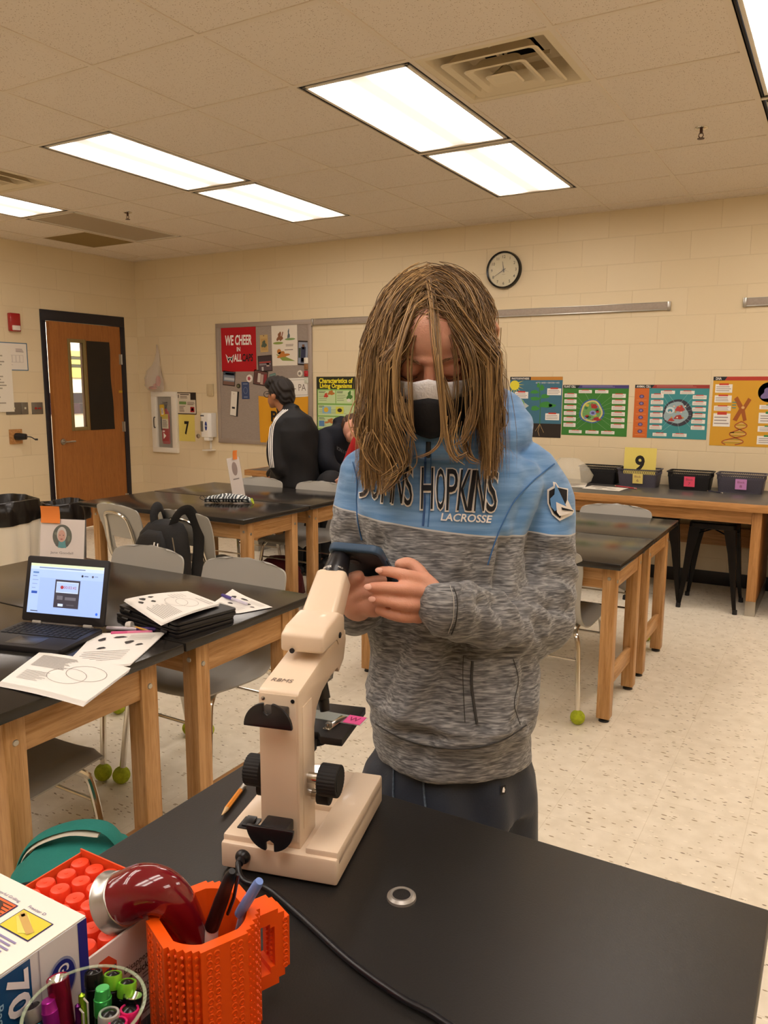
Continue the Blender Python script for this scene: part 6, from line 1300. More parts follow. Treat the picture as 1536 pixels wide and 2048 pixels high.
# heather: fine streaks lying across the body
def streak(scale, st, rot=0):
    mp0 = N(hmat, 'ShaderNodeMapping'); mp0.inputs['Rotation'].default_value = (0, 0, -YAW); nt.links.new(tc.outputs['Object'], mp0.inputs[0])
    mp = N(hmat, 'ShaderNodeMapping'); mp.inputs['Scale'].default_value = st; mp.inputs['Rotation'].default_value = (0, rot, 0); nt.links.new(mp0.outputs[0], mp.inputs[0])
    n = N(hmat, 'ShaderNodeTexNoise'); n.inputs['Scale'].default_value = scale; n.inputs['Detail'].default_value = 3; n.inputs['Distortion'].default_value = .4; nt.links.new(mp.outputs[0], n.inputs['Vector']); return n
n1 = streak(330, (.13, .3, 1.2)); r1 = N(hmat, 'ShaderNodeValToRGB'); el = r1.color_ramp.elements; el[0].position = .33; el[0].color = lin('#4a4a4b'); el[1].position = .68; el[1].color = lin('#a09f9d'); e3 = el.new(.5); e3.color = lin('#737273')
nt.links.new(n1.outputs['Fac'], r1.inputs[0])
n2 = streak(60, (.12, .3, 1.6)); r2 = N(hmat, 'ShaderNodeValToRGB'); el = r2.color_ramp.elements; el[0].position = .35; el[0].color = lin('#5986b6'); el[1].position = .68; el[1].color = lin('#7aa1cd')
nt.links.new(n2.outputs['Fac'], r2.inputs[0])
mx = N(hmat, 'ShaderNodeMixRGB'); nt.links.new(gt.outputs[0], mx.inputs[0]); nt.links.new(r1.outputs[0], mx.inputs[1]); nt.links.new(r2.outputs[0], mx.inputs[2])
# pale piping line where the two cloths meet
sb = N(hmat, 'ShaderNodeMath', operation='SUBTRACT'); sb.inputs[1].default_value = ZB; nt.links.new(dt.outputs['Value'], sb.inputs[0]); ab = N(hmat, 'ShaderNodeMath', operation='ABSOLUTE'); nt.links.new(sb.outputs[0], ab.inputs[0])
l2 = N(hmat, 'ShaderNodeMath', operation='LESS_THAN'); l2.inputs[1].default_value = .0012; nt.links.new(ab.outputs[0], l2.inputs[0])
mx2 = N(hmat, 'ShaderNodeMixRGB'); mx2.inputs[2].default_value = lin('#b9b7b4'); nt.links.new(l2.outputs[0], mx2.inputs[0]); nt.links.new(mx.outputs[0], mx2.inputs[1]); nt.links.new(mx2.outputs[0], b.inputs['Base Color'])
bpn = N(hmat, 'ShaderNodeBump'); bpn.inputs['Strength'].default_value = .25; bpn.inputs['Distance'].default_value = .002; nt.links.new(n1.outputs['Fac'], bpn.inputs['Height']); nt.links.new(bpn.outputs[0], b.inputs['Normal'])
hm.transform(IP)
hoodie = meshobj('hooded_sweatshirt', hm, hmat, pers)
_c = getco(hm).astype(float) + np.array(ORG_P); _pl = [list(p_.vertices) for p_ in hm.polygons]
BV = BVHTree.FromPolygons([Vector(v) for v in _c], _pl)
def onb(bv, u, v, off=.0015):
    h_ = bv.ray_cast(CAM, ray(u, v).normalized())
    if h_[0] is None: return None
    n = h_[1]; n = n if n.dot(CF) < 0 else -n; return h_[0] + n * off - CF * off * .5
def cloth_line(bv, P, r, m, name, parent=hoodie, off=.0008, sub=8, label=None):
    P2 = smooth_path([Vector((a, b_, 0)) for a, b_ in P], sub); Q = [onb(bv, q.x, q.y, off) for q in P2]; Q = [q - ORG_P for q in Q if q is not None]
    if len(Q) > 1: return part(name, [tube(Q, r, 6)], m, parent, label)
def cloth_shape(bv, V, F, m, name, off, edge=.006, parent=hoodie):
    """V given in sight coordinates (u,v); laid on the cloth surface"""
    bm = bmesh.new(); vs = [bm.verts.new((v[0], v[1], 0)) for v in V]
    for f in F:
        try: bm.faces.new([vs[i] for i in f])
        except ValueError: pass
    bmesh.ops.triangulate(bm, faces=bm.faces)
    for _ in range(3):
        es = [e for e in bm.edges if e.calc_length() > 9]
        if es: bmesh.ops.subdivide_edges(bm, edges=es, cuts=1); bmesh.ops.triangulate(bm, faces=bm.faces)
    bad = []
    for v in bm.verts:
        q = onb(bv, v.co.x, v.co.y, off)
        if q is None: bad.append(v)
        else: v.co = q - ORG_P
    if bad: bmesh.ops.delete(bm, geom=bad, context='VERTS')
    me = bpy.data.meshes.new(name); bm.to_mesh(me); bm.free(); return meshobj(name, me, m, parent)
SEAM = mat('seam_blue', '#3f6a9c', .9); SEAMG = mat('seam_grey', '#3f3c3a', .9); ZIPM = mat('zip_black', '#15181e', .5)
cloth_line(BV, [(851, 905), (850, 960), (849, 1010), (846, 1052)], .0016, mat('zip_blue', '#2a4f86', .6), 'zipper')
cloth_line(BV, [(862, 905), (861, 960), (859, 1010), (856, 1054)], .0008, SEAM, 'placket_seam')
cloth_line(BV, [(857, 884), (856, 912)], .0038, ZIPM, 'zip_pull')
cloth_line(BV, [(1108, 928), (1070, 958), (1030, 1000), (1008, 1040), (990, 1082), (975, 1130)], .0011, SEAM, 'armhole_seam')
cloth_line(BV, [(706, 925), (714, 960), (714, 1005), (716, 1040), (724, 1080)], .0011, SEAM, 'armhole_seam')
cloth_line(BV, [(945, 1322), (943, 1365), (948, 1410), (954, 1448)], .0022, SEAMG, 'pocket_opening'); cloth_line(BV, [(927, 1312), (926, 1360), (930, 1445)], .0006, SEAMG, 'pocket_seam'); cloth_line(BV, [(1026, 1318), (1036, 1360), (1028, 1408), (1040, 1450)], .0006, SEAMG, 'side_seam')
cloth_line(BV, [(752, 1448), (800, 1475), (860, 1492), (930, 1497), (1000, 1482), (1052, 1450)], .0010, SEAMG, 'hem_seam')
cloth_line(BV, [(907, 1176), (914, 1200), (912, 1240), (903, 1268)], .0008, SEAMG, 'cuff_seam'); cloth_line(BV, [(900, 1172), (907, 1200), (905, 1240), (896, 1266)], .0006, mat('seam_pale', '#b3aea8', .9), 'cuff_stitching')
# chest lettering: one glyph per quad (x0, x1, top, bottom) in sight coordinates
WTW = mat('twill_white', '#efe9e2', .7); WTB = mat('twill_black', '#141319', .75)
def glyph(ch, x0, x1, y0, y1, sh, bold):
    V, F = text(ch, 0, 0, .7, None, 'L', 0, bold); 
    a0 = min(v.x for v in V); a1 = max(v.x for v in V); b0 = min(v.y for v in V); b1 = max(v.y for v in V); out = []
    for v in V:
        s_ = (v.x - a0) / (a1 - a0); t_ = (v.y - b0) / (b1 - b0); out.append((x0 + (x1 - x0) * s_ + sh * t_, y1 - (y1 - y0) * t_))
    return out, F
GL = [('J', 119, 178, 182, 416, 26), ('O', 186, 250, 195, 430, 18), ('H', 252, 326, 212, 448, 20), ('N', 316, 392, 216, 456, 20), ('S', 391, 452, 226, 468, 2), ('H', 490, 576, 232, 490, 6), ('O', 583, 650, 236, 495, 2), ('P', 644, 722, 240, 498, 8), ('K', 708, 790, 245, 500, 26), ('I', 770, 812, 248, 502, 34), ('N', 812, 884, 250, 504, 20), ('S', 882, 962, 254, 508, 18)]
WV, WF, KV, KF = [], [], [], []
for (ch, a, b_, c_, d_, sh) in GL:
    A = lambda q: 680 + q / 3.072; B_ = lambda q: 860 + q / 3.072
    V, F = glyph(ch, A(a) - .4, A(b_) + .4, B_(c_) - 2.2, B_(d_) + 2.2, sh / 3.072, .03); WF += [[i + len(WV) for i in f] for f in F]; WV += V
    V, F = glyph(ch, A(a) + 2.3, A(b_) - 2.3, B_(c_) + .6, B_(d_) - .6, sh / 3.072, .0); KF += [[i + len(KV) for i in f] for f in F]; KV += V
cloth_shape(BV, WV, WF, WTW, 'chest_lettering_outline', .0022); cloth_shape(BV, KV, KF, WTB, 'chest_lettering', .0034)
V, F = text('LACROSSE', 0, 0, .7, None, 'L', 0, .02); a1 = max(v.x for v in V)
cloth_shape(BV, [(881 + 99 * v.x / a1 + 3 * v.y / .7, 1041 + 5 * v.x / a1 - 14.5 * v.y / .7) for v in V], F, WTW, 'small_lettering', .0022)
# sleeve patch: a plain shield with a swoosh
def shp(P): return [(P_[0], P_[1]) for P_ in P], [list(range(len(P)))]
o5 = lambda x, y: (680 + x / 3.072, 860 + y / 3.072)
sh_o = [o5(*q) for q in ((1268, 365), (1305, 345), (1302, 318), (1320, 322), (1340, 352), (1395, 362), (1392, 430), (1426, 500), (1420, 520), (1370, 520), (1345, 560), (1300, 520), (1272, 450))]
sh_i = [o5(*q) for q in ((1278, 372), (1320, 352), (1385, 370), (1384, 432), (1370, 470), (1345, 545), (1308, 512), (1280, 448))]
cloth_shape(BV, *shp(sh_o), WTW, 'sleeve_patch_border', .002); cloth_shape(BV, *shp(sh_i), WTB, 'sleeve_patch', .0031)
cloth_shape(BV, *shp([o5(*q) for q in ((1284, 420), (1308, 395), (1310, 325), (1345, 400), (1378, 470), (1340, 475), (1312, 500), (1290, 470))]), mat('patch_blue', '#5f8fc4', .7), 'sleeve_patch_emblem', .0042)
cloth_shape(BV, *shp([o5(*q) for q in ((1318, 440), (1345, 455), (1418, 492), (1418, 506), (1350, 500), (1338, 530), (1322, 505))]), WTW, 'sleeve_patch_emblem', .0052)
cloth_shape(BV, *shp([o5(*q) for q in ((1345, 472), (1410, 494), (1412, 500), (1352, 490))]), WTB, 'sleeve_patch_emblem', .006)

# ---------------------------------------------------------------- body, head, hands: one surface
HC = atd(868, 690, 1.20)
yw = math.radians(8); pt = math.radians(30)
F0 = -FH * math.cos(yw) - RH * math.sin(yw); Ff = F0 * math.cos(pt) - UP * math.sin(pt); Uf = F0 * math.sin(pt) + UP * math.cos(pt); Xf = Uf.cross(Ff)
HF = frame(HC, Xf, Uf, Ff); HFi = HF.inverted()
def hx(s): return xf(s, HF)
head = [hx(sphere((0, .014, -.010), (.074, .086, .088), 28, 20)), hx(sphere((0, -.045, .022), (.056, .062, .062), 24, 16)), hx(sphere((0, .035, .045), (.06, .05, .042), 20, 12)),
        hx(sphere((0, -.088, .045), (.026, .02, .028), 16, 10)), hx(tube([(0, .012, .082), (0, -.01, .092), (0, -.032, .104)], [.008, .009, .012], 12)), hx(sphere((0, -.036, .1), (.015, .010, .010), 12, 8)),
        hx(sphere((.03, .0, .074), (.017, .012, .012), 14, 8)), hx(sphere((-.03, .0, .074), (.017, .012, .012), 14, 8)), hx(tube([(-.045, .02, .073), (0, .018, .084), (.045, .02, .073)], [.007, .008, .007], 10)),
        hx(sphere((.036, -.03, .062), (.022, .022, .018), 14, 8)), hx(sphere((-.036, -.03, .062), (.022, .022, .018), 14, 8))]
for s in (-1, 1.06):      # ears: a rim and a bowl
    head += [hx(tube([(s * .074, -.022, -.002), (s * .084, -.005, -.012), (s * .088, .018, -.016), (s * .084, .032, -.006), (s * .076, .028, .004)], [.006, .0065, .0065, .006, .005], 10)), hx(sphere((s * .076, .0, -.004), (.006, .022, .013), 12, 8)), hx(sphere((s * .077, -.022, .0), (.007, .009, .007), 10, 8))]
nb = HF @ Vector((0, -.04, -.03)); chestp = atd(880, 960, 1.31)
neck = limb([nb, nb.lerp(chestp, .5), chestp], [.052, .05, .056], 20)
inner = [ring_px(v, l + 22, r - 22, d_ + .004, t_ * .78, 24) for (v, l, r, d_, t_) in ((900, 765, 1015, 1.31, .08), (935, 735, 1060, 1.31, .09), (1000, 725, 1060, 1.31, .1), (1120, 732, 1035, 1.31, .11), (1290, 752, 1050, 1.31, .105), (1420, 752, 1050, 1.31, .108), (1520, 755, 1055, 1.31, .11))]
hipc = [atd(832, 1540, 1.31), atd(966, 1545, 1.31)]
legs = []; feet = []
for k, hp in enumerate(hipc):
    s_ = -1 if k == 0 else 1; kn = Vector((hp.x, hp.y, .49)) + RH * .01 * s_ - FH * .01; an = Vector((hp.x, hp.y, .09)) + RH * .015 * s_ + FH * .03
    legs += limb([hp, kn, kn - UP * .16 + FH * .015, an], [.07, .052, .05, .036], 20); feet.append(an)
A = lambda u, v, d_: atd(u, v, d_)
def finger(P, r): return limb(P, r, 12, 4)
wl = A(880, 1208, 1.122)
LH = []
LH += limb([Lsh[4].lerp(Lsh[5], .3), Lsh[6], wl], [.034, .032, .023], 16)
pk = {'i': A(848, 1160, 1.112), 'm': A(851, 1184, 1.108), 'r': A(846, 1209, 1.110), 'p': A(836, 1231, 1.116)}
for k_, r0 in (('i', .0125), ('m', .013), ('r', .0125), ('p', .012)): LH += limb([A(868, 1206, 1.122), A(864, 1190 + {'i': -8, 'm': 0, 'r': 12, 'p': 22}[k_], 1.114), pk[k_]], [.019, .016, r0], 14)
LH += finger([pk['i'], A(812, 1151, 1.102), A(783, 1144, 1.107), A(764, 1142, 1.113)], [.0112, .0092, .0082, .0072])
LH += finger([pk['m'], A(808, 1178, 1.092), A(768, 1175, 1.097), A(743, 1175, 1.104)], [.0112, .0096, .0086, .0076])
LH += finger([pk['r'], A(812, 1209, 1.094), A(774, 1202, 1.098), A(750, 1199, 1.106)], [.0108, .0092, .0082, .0072])
LH += finger([pk['p'], A(806, 1233, 1.105), A(777, 1227, 1.107), A(759, 1220, 1.113)], [.0108, .0094, .0082, .0072])
LH += limb([A(860, 1190, 1.128), A(842, 1150, 1.136), A(820, 1128, 1.140), A(800, 1129, 1.138)], [.016, .0115, .0098, .0086], 14)
wr = A(712, 1222, 1.185)
LH += limb([Rsh[4], wr], [.032, .024], 16) + limb([wr, A(716, 1206, 1.165), A(722, 1192, 1.158)], [.023, .025, .02], 16) + limb([A(704, 1200, 1.165), A(748, 1208, 1.152)], [.022, .02], 14)
for (P_, r_) in (([A(700, 1192, 1.158), A(712, 1172, 1.148), A(742, 1164, 1.142), A(764, 1160, 1.142)], [.012, .0098, .009, .008]), ([A(705, 1202, 1.155), A(725, 1186, 1.142), A(760, 1184, 1.14), A(785, 1186, 1.142)], [.012, .0098, .009, .008]), ([A(710, 1212, 1.158), A(735, 1204, 1.144), A(768, 1206, 1.144), A(790, 1208, 1.146)], [.012, .0095, .0088, .0075]), ([A(722, 1222, 1.165), A(748, 1219, 1.152), A(775, 1220, 1.152)], [.011, .009, .0075]),
               ([A(698, 1195, 1.168), A(695, 1172, 1.15), A(705, 1158, 1.140), A(717, 1152, 1.136)], [.014, .0115, .0102, .009])): LH += finger(P_, r_)
bm_ = remesh(head + neck + [rings(inner)] + legs + LH, .0027, 3, .5)
bm_.transform(IP); body_ = meshobj('body', bm_, SKIN, pers)
# nails
for (a, b_, sc_) in (((752, 1140, 1.106), (764, 1141, 1.105), .0055), ((729.5, 1174, 1.098), (742, 1174, 1.096), .006), ((737.5, 1198, 1.1), (750, 1199, 1.097), .0055)):
    c_ = (A(*a) + A(*b_)) / 2 + CF * .0; e1_ = (A(*b_) - A(*a)).normalized(); e3_ = (-CF + CU * .25 - e1_ * .3).normalized(); e2_ = e3_.cross(e1_).normalized(); e3_ = e1_.cross(e2_)
    part('fingernail', [xf(sphere((0, 0, 0), (sc_, sc_ * .78, .0016), 14, 8), frame(c_ - ORG_P, e1_, e2_, e3_))], LIP, pers)
# eyes and brows
hx2 = lambda s: xf(s, IP @ HF)
for s in (-1, 1):
    part('eyelid', [hx2(sphere((s * .03, -.002, .0785), (.0145, .0085, .0075), 16, 10))], mat('eyelid_skin', '#c98a74', .5), pers)
    part('eyelashes', [hx2(tube(smooth_path([(s * .018, -.0085, .083), (s * .03, -.012, .0865), (s * .043, -.0075, .081)], 4), .0009, 6))], mat('lash', '#4a3222', .8), pers)
    bw_ = []
    for q in range(46):
        t_ = q / 45; x = s * (.012 + .036 * t_); y = .018 + .009 * math.sin(PI * t_ * .8) - .004 * t_ + rnd.uniform(-.002, .002); zz = .0935 - .014 * t_ ** 2
        bw_.append(tube([(x, y, zz), (x + s * .004, y + .0022, zz - .0005), (x + s * .0075, y + .001, zz - .0025)], [.0004, .00035, .0001], 4))
    part('eyebrow', [hx2(q) for q in bw_], mat('brow_hair', '#7a5a3c', .7), pers)
# masks: white one below, black one over it
def mask(name, ytop, ybot, out, m, wid=.066, nose=.02, folds=None):
    R = []; nu = 25; nv = 15
    for j in range(nv):
        t_ = j / (nv - 1); y = ytop + (ybot - ytop) * t_; row = []
        for i in range(nu):
            s_ = -1 + 2 * i / (nu - 1); ang = s_ * 1.25
            bulge = math.sin(PI * min(1, t_ * .9 + .12)) ** .7
            w_ = wid * (1 - .38 * t_ ** 2); x = w_ * math.sin(ang) / math.sin(1.25)
            z_ = .012 + (.078 + nose * bulge * (1 - abs(s_)) ** .8 * 1.0 + out - .03 * t_ ** 3) * math.cos(ang) ** .75 + (0 if abs(s_) < 1 else 0)
            yy = y - .016 * (abs(s_) ** 1.6) * (1 - t_) * 1.2 + .022 * (abs(s_) ** 2) * t_ + (.006 * (1 - abs(s_) * 4) if abs(s_) < .25 and t_ < .2 else 0)
            row.append(Vector((x, yy, z_)))
        R.append(row)
    V, F = rings(R, False, False); o = part(name, [(V, F)], m, pers, M=IP @ HF, angle=80); sm = o.modifiers.new('thickness', 'SOLIDIFY'); sm.thickness = .0015; return o
WM = mat('mask_white', '#ece9ea', .7, bump=.3, bscale=300); BM_ = mat('mask_black', '#161518', .75, bump=.2, bscale=200)
mw = mask('white_mask', -.004, -.075, .008, WM, .068, .022)
mask('black_mask', -.029, -.118, .014, BM_, .067, .028)
for s in (-1, 1): part('ear_loop', [hx2(tube(smooth_path([(s * .062, -.035, .045), (s * .074, -.015, .02), (s * .082, .015, -.008)], 4), .0012, 6))], BM_, pers); 
part('ear_loop', [hx2(tube(smooth_path([(.064, -.02, .05), (.076, 0, .025), (.084, .025, -.006)], 4), .0014, 6))], WM, pers)
part('mask_print', [hx2(box(.030 + k * .0035, .0318 + k * .0035, -.100 + k * .002, -.096 + k * .002, .0865 - k * .002, .0885 - k * .002)) for k in range(4)], mat('gold_print', '#c9a24a', .6), pers, smooth=False)
# ---------------------------------------------------------------- hair
SC_ = Vector((0, .014, -.010)); SR = Vector((.077, .090, .091))
def pushout(pw, k):
    q = HFi @ pw; e = Vector(((q.x - SC_.x) / (SR.x + k), (q.y - SC_.y) / (SR.y + k), (q.z - SC_.z) / (SR.z + k))); L_ = e.length
    if L_ < 1: q = Vector((SC_.x + (q.x - SC_.x) / L_, SC_.y + (q.y - SC_.y) / L_, SC_.z + (q.z - SC_.z) / L_)); pw = HF @ q
    return pw, q
hr_ = random.Random(5)
guides = []
tries = 0
while len(guides) < 430 and tries < 9000:
    tries += 1
    a = hr_.uniform(0, 2 * PI); c_ = hr_.uniform(-.35, 1); s_ = math.sqrt(1 - c_ * c_); n = Vector((s_ * math.cos(a), c_, s_ * math.sin(a)))
    if n.z > .25 and c_ < .62 and abs(n.x) < .72: continue        # face
    if n.z > -.1 and c_ < .05: continue
    if hr_.random() > .55 + .45 * n.z: continue                     # less at the unseen back
    root = HF @ Vector((SC_.x + n.x * SR.x, SC_.y + n.y * SR.y, SC_.z + n.z * SR.z)); nw = (HF.to_3x3() @ n).normalized()
    sgn = 1 if n.x > -.04 + .03 * hr_.uniform(-1, 1) else -1
    off = .001 + .009 * hr_.random()
    p_ = root.copy(); dr_ = (Xf * sgn * (.9 - .4 * abs(n.x)) + nw * .05 + Ff * (.3 * n.z) - UP * .25 + Uf * (.25 if abs(n.x) < .15 else 0)).normalized(); pts = [p_.copy()]
    zend = 1.375 + hr_.uniform(-.035, .03) + (.02 if sgn > 0 else -.005)
    if hr_.random() < .12: zend += .05
    center = hr_.random() < .07 and n.z > .2
    ph = hr_.uniform(0, 6.28); fq = hr_.uniform(16, 26); am = hr_.uniform(.0, .05)
    fwd = hr_.uniform(-.03, .05) if n.z > -.2 else -.02
    for k in range(34):
        g = -UP + Xf * (am * math.sin(fq * p_.z + ph)) * 3 + (-FH) * fwd
        w_ = .34 if k < 8 else .4
        dr_ = (dr_ * (1 - w_) + g * w_).normalized(); p_ = p_ + dr_ * .0135
        p_, q = pushout(p_, off * min(1, k / 5))
        # keep the curtain open in front of the face
        if q.z > .02 and q.y < .085 and not center:
            wmin = .070 * min(1, max(0, (.092 - q.y) / .07)) - .018 * min(1, max(0, (-.06 - q.y) / .08)); x0 = .013
            if abs(q.x - x0) < wmin: q.x = x0 + (wmin if (q.x >= x0 if k > 14 else sgn > 0) else -wmin) * hr_.uniform(1, 1.08); p_ = HF @ q
        if q.z > .0 and q.y < -.0:      # over the cheeks and masks
            lim = .09; 
            if math.hypot(q.x / .085, q.z / .112) < 1 and q.y > -.14: kk = math.hypot(q.x / .085, q.z / .112); q.x /= kk; q.z /= kk; p_ = HF @ q
        mxw = (.090 if sgn > 0 else .096) + (.012 * min(1, max(0, (-.02 - q.y) / .1)) if sgn < 0 else .008 * min(1, max(0, (-.02 - q.y) / .1)))
        if abs(q.x) > mxw: q.x = math.copysign(mxw - .004 * hr_.random(), q.x); p_ = HF @ q
        if sgn > 0 and q.x > .06 and -.03 < q.y < .04 and -.07 < q.z < .035: q.x = min(q.x, .076); p_ = HF @ q
        # rest on the shoulders and chest rather than passing into them
        nn = BV.find_nearest(p_, .03)
        if nn[0] is not None and (p_ - nn[0]).dot(nn[1]) < .006: p_ = nn[0] + nn[1] * .007
        pts.append(p_.copy())
        if p_.z < zend: break
    if len(pts) > 5: guides.append((pts, sgn, n, center))
# loose locks hanging across the face, the ends flicking outwards
LOCKS = [([(852, 560), (862, 620), (868, 690), (877, 760), (884, 830), (882, 880), (862, 905), (828, 918)], 1.075, 6, .0028), ([(856, 566), (872, 640), (880, 720), (886, 800), (890, 860), (902, 910), (930, 934)], 1.07, 5, .0022),
         ([(846, 570), (828, 610), (806, 670), (790, 740), (794, 830), (815, 878)], 1.085, 6, .003), ([(870, 570), (905, 640), (938, 700), (950, 770), (946, 840), (928, 880), (905, 892)], 1.09, 8, .004),
         ([(780, 820), (800, 880), (812, 925), (790, 950), (757, 965)], 1.12, 10, .005), ([(760, 850), (790, 900), (800, 940), (775, 975), (752, 990)], 1.12, 8, .004), ([(800, 780), (812, 840), (835, 880)], 1.085, 7, .004),
         ([(940, 820), (925, 870), (935, 910), (960, 925)], 1.10, 9, .005), ([(965, 800), (985, 850), (982, 880), (960, 905)], 1.13, 9, .005), ([(975, 780), (1002, 820), (1006, 850), (990, 870)], 1.16, 6, .003), ([(735, 800), (718, 850), (730, 890), (755, 905)], 1.16, 9, .005), ([(745, 860), (735, 900), (755, 935), (778, 950)], 1.14, 9, .005),
         ([(960, 640), (992, 690), (1004, 740), (994, 790)], 1.19, 5, .002), ([(900, 560), (950, 620), (985, 690), (990, 750), (1000, 800)], 1.19, 5, .003), ([(905, 840), (900, 880), (912, 915), (935, 905)], 1.09, 8, .004), ([(880, 750), (893, 790), (905, 840), (895, 870)], 1.08, 4, .003)]
HV, HFc = [], []; base_i = 0
def addstrand(P, r, sides=3):
    global base_i
    L_ = len(P); prev = None
    for i in range(L_):
        t = (P[min(i + 1, L_ - 1)] - P[max(i - 1, 0)]); t = t / (np.linalg.norm(t) + 1e-9)
        if prev is None:
            a_ = np.array([.3, .5, .8]); x = np.cross(t, a_); x /= np.linalg.norm(x)
        else:
            x = prev - t * (prev @ t); x /= (np.linalg.norm(x) + 1e-9)
        prev = x; y = np.cross(t, x); rr_ = r * (1 if i < L_ * .6 else max(.15, 1 - (i / L_ - .6) * 2.1))
        for k in range(sides):
            c__ = math.cos(2 * PI * k / sides); s__ = math.sin(2 * PI * k / sides); HV.append(P[i] + (x * c__ + y * s__) * rr_)
    for i in range(L_ - 1):
        for k in range(sides):
            k2 = (k + 1) % sides; HFc.append((base_i + i * sides + k, base_i + i * sides + k2, base_i + (i + 1) * sides + k2, base_i + (i + 1) * sides + k))
    base_i += L_ * sides
for (pts, sgn, n, center) in guides:
    G_ = np.array([tuple(p_) for p_ in pts]); L_ = len(G_); tt = np.linspace(0, 1, L_)[:, None]
    if not center: addstrand(G_, .0030, 5)
    for c_ in range(15 if not center else 8):
        o_ = np.array([hr_.gauss(0, 1), hr_.gauss(0, 1), hr_.gauss(0, 1)]) * .0056; sp = (1.15 - .75 * tt + .5 * np.abs(np.sin(tt * 3 + c_)) * tt)
        if center: sp = sp * .8
        wv_ = np.stack([np.sin(tt[:, 0] * 9 + c_ * 2.1), np.cos(tt[:, 0] * 8 + c_), np.zeros(L_)], 1) * .0022 * tt
        cut_ = L_ - hr_.randint(0, 3); S__ = (G_ + o_ * sp + wv_)[:max(5, cut_)]
        addstrand(S__, hr_.uniform(.0005, .0010))
for (P_, dd_, cnt, sp_) in LOCKS:
    d_ends = dd_ + (.045 if P_[0][1] < 600 else 0); G_ = smooth_path([atd(u, v, d_ends + (dd_ - d_ends) * min(1, i / 2)) for i, (u, v) in enumerate(P_)], 6); G_ = np.array([tuple(q) for q in G_]); L_ = len(G_); tt = np.linspace(0, 1, L_)[:, None]
    for c_ in range(cnt * 2):
        o_ = np.array([hr_.gauss(0, 1), hr_.gauss(0, 1), hr_.gauss(0, 1)]) * sp_; S__ = G_ + o_ * (.5 + 1.0 * np.abs(np.sin(tt * 3 + c_ * .3))) * (1.2 - .8 * tt)
        addstrand(S__[hr_.randint(0, 3):L_ - hr_.randint(0, 4)], hr_.uniform(.0006, .0011))
# flyaway single hairs
for k in range(320):
    pts, sgn, n, center = guides[hr_.randrange(len(guides))]; G_ = np.array([tuple(p_) for p_ in pts]); L_ = len(G_); tt = np.linspace(0, 1, L_)[:, None]
    o_ = np.array([hr_.gauss(0, 1), hr_.gauss(0, 1), hr_.gauss(0, .6)]) * .014
    addstrand(G_ + o_ * tt ** .7 + np.array(Xf) * sgn * .006, .0003)
hme = bpy.data.meshes.new('hair'); hme.from_pydata([tuple(v) for v in HV], [], HFc); hme.polygons.foreach_set('use_smooth', [True] * len(hme.polygons)); hme.transform(IP)
HM = mat('hair', '#86643d', .42); nt = HM.node_tree; b = nt.nodes['Principled BSDF']; ge = N(HM, 'ShaderNodeNewGeometry'); rp = N(HM, 'ShaderNodeValToRGB'); el = rp.color_ramp.elements
el[0].color = lin('#5a4126'); el[1].color = lin('#c39c66'); e_ = el.new(.5); e_.color = lin('#85663f'); nt.links.new(ge.outputs['Random Per Island'], rp.inputs[0]); nt.links.new(rp.outputs[0], b.inputs['Base Color']); b.inputs['Specular IOR Level'].default_value = .6
hair = meshobj('hair', hme, HM, pers)
part('hair_cap', [hx2(sphere((0, .018, -.016), (.0765, .087, .087), 30, 20))], mat('hair_roots', '#5f462a', .7), pers)
# ---------------------------------------------------------------- shorts, shoes, socks
SHM = mat('slate_shorts', '#222a38', .6, sheen=.08, bump=.1, bscale=300)
wr_ = [ring_px(1478, 755, 1052, 1.31, .115, 30), ring_px(1530, 745, 1058, 1.31, .125, 30), ring_px(1590, 738, 1060, 1.31, .13, 30)]
SS = [rings(wr_)]
for k, hp in enumerate(hipc):
    s_ = -1 if k == 0 else 1
    SS += limb([hp - UP * .02, Vector((hp.x, hp.y, .62)) + RH * .012 * s_, Vector((hp.x, hp.y, .44)) + RH * .02 * s_], [.092, .080, .076], 26)
sm_ = remesh(SS, .006, 8, .6); co = getco(sm_); no = getno(sm_); rx = (co - np.array(ORG_P)) @ np.array(RH); ry = (co - np.array(ORG_P)) @ np.array(FH)
d = .008 * np.sin(rx * 70 + 1.2 * np.sin(co[:, 2] * 9) + ry * 30) * np.clip((1.0 - co[:, 2]) * 5, 0, 1) + .002 * grain(np.stack([rx, ry, co[:, 2]], 1), 50, 50, 12, 5)
setco(sm_, co + no * d[:, None]); _c2 = getco(sm_).astype(float); BS = BVHTree.FromPolygons([Vector(v) for v in _c2], [list(p_.vertices) for p_ in sm_.polygons]); sm_.transform(IP); shorts = meshobj('athletic_shorts', sm_, SHM, pers)
DC = mat('drawcord', '#5c6a7c', .8, var=.5, vscale=300)
cloth_line(BS, [(786, 1500), (788, 1540), (787, 1585), (789, 1625)], .0016, DC, 'drawcord', shorts); cloth_line(BS, [(846, 1540), (848, 1580), (852, 1620)], .0016, DC, 'drawcord', shorts)
cloth_shape(BS, *shp([(1000, 1572), (1009, 1569), (1009, 1587), (1000, 1589)]), BLKM, 'shorts_tag', .002, parent=shorts); cloth_shape(BS, *shp([(1003, 1575), (1005, 1573), (1007, 1578), (1006, 1584), (1004, 1581), (1002, 1584)]), WTW, 'shorts_tag_mark', .003, parent=shorts)
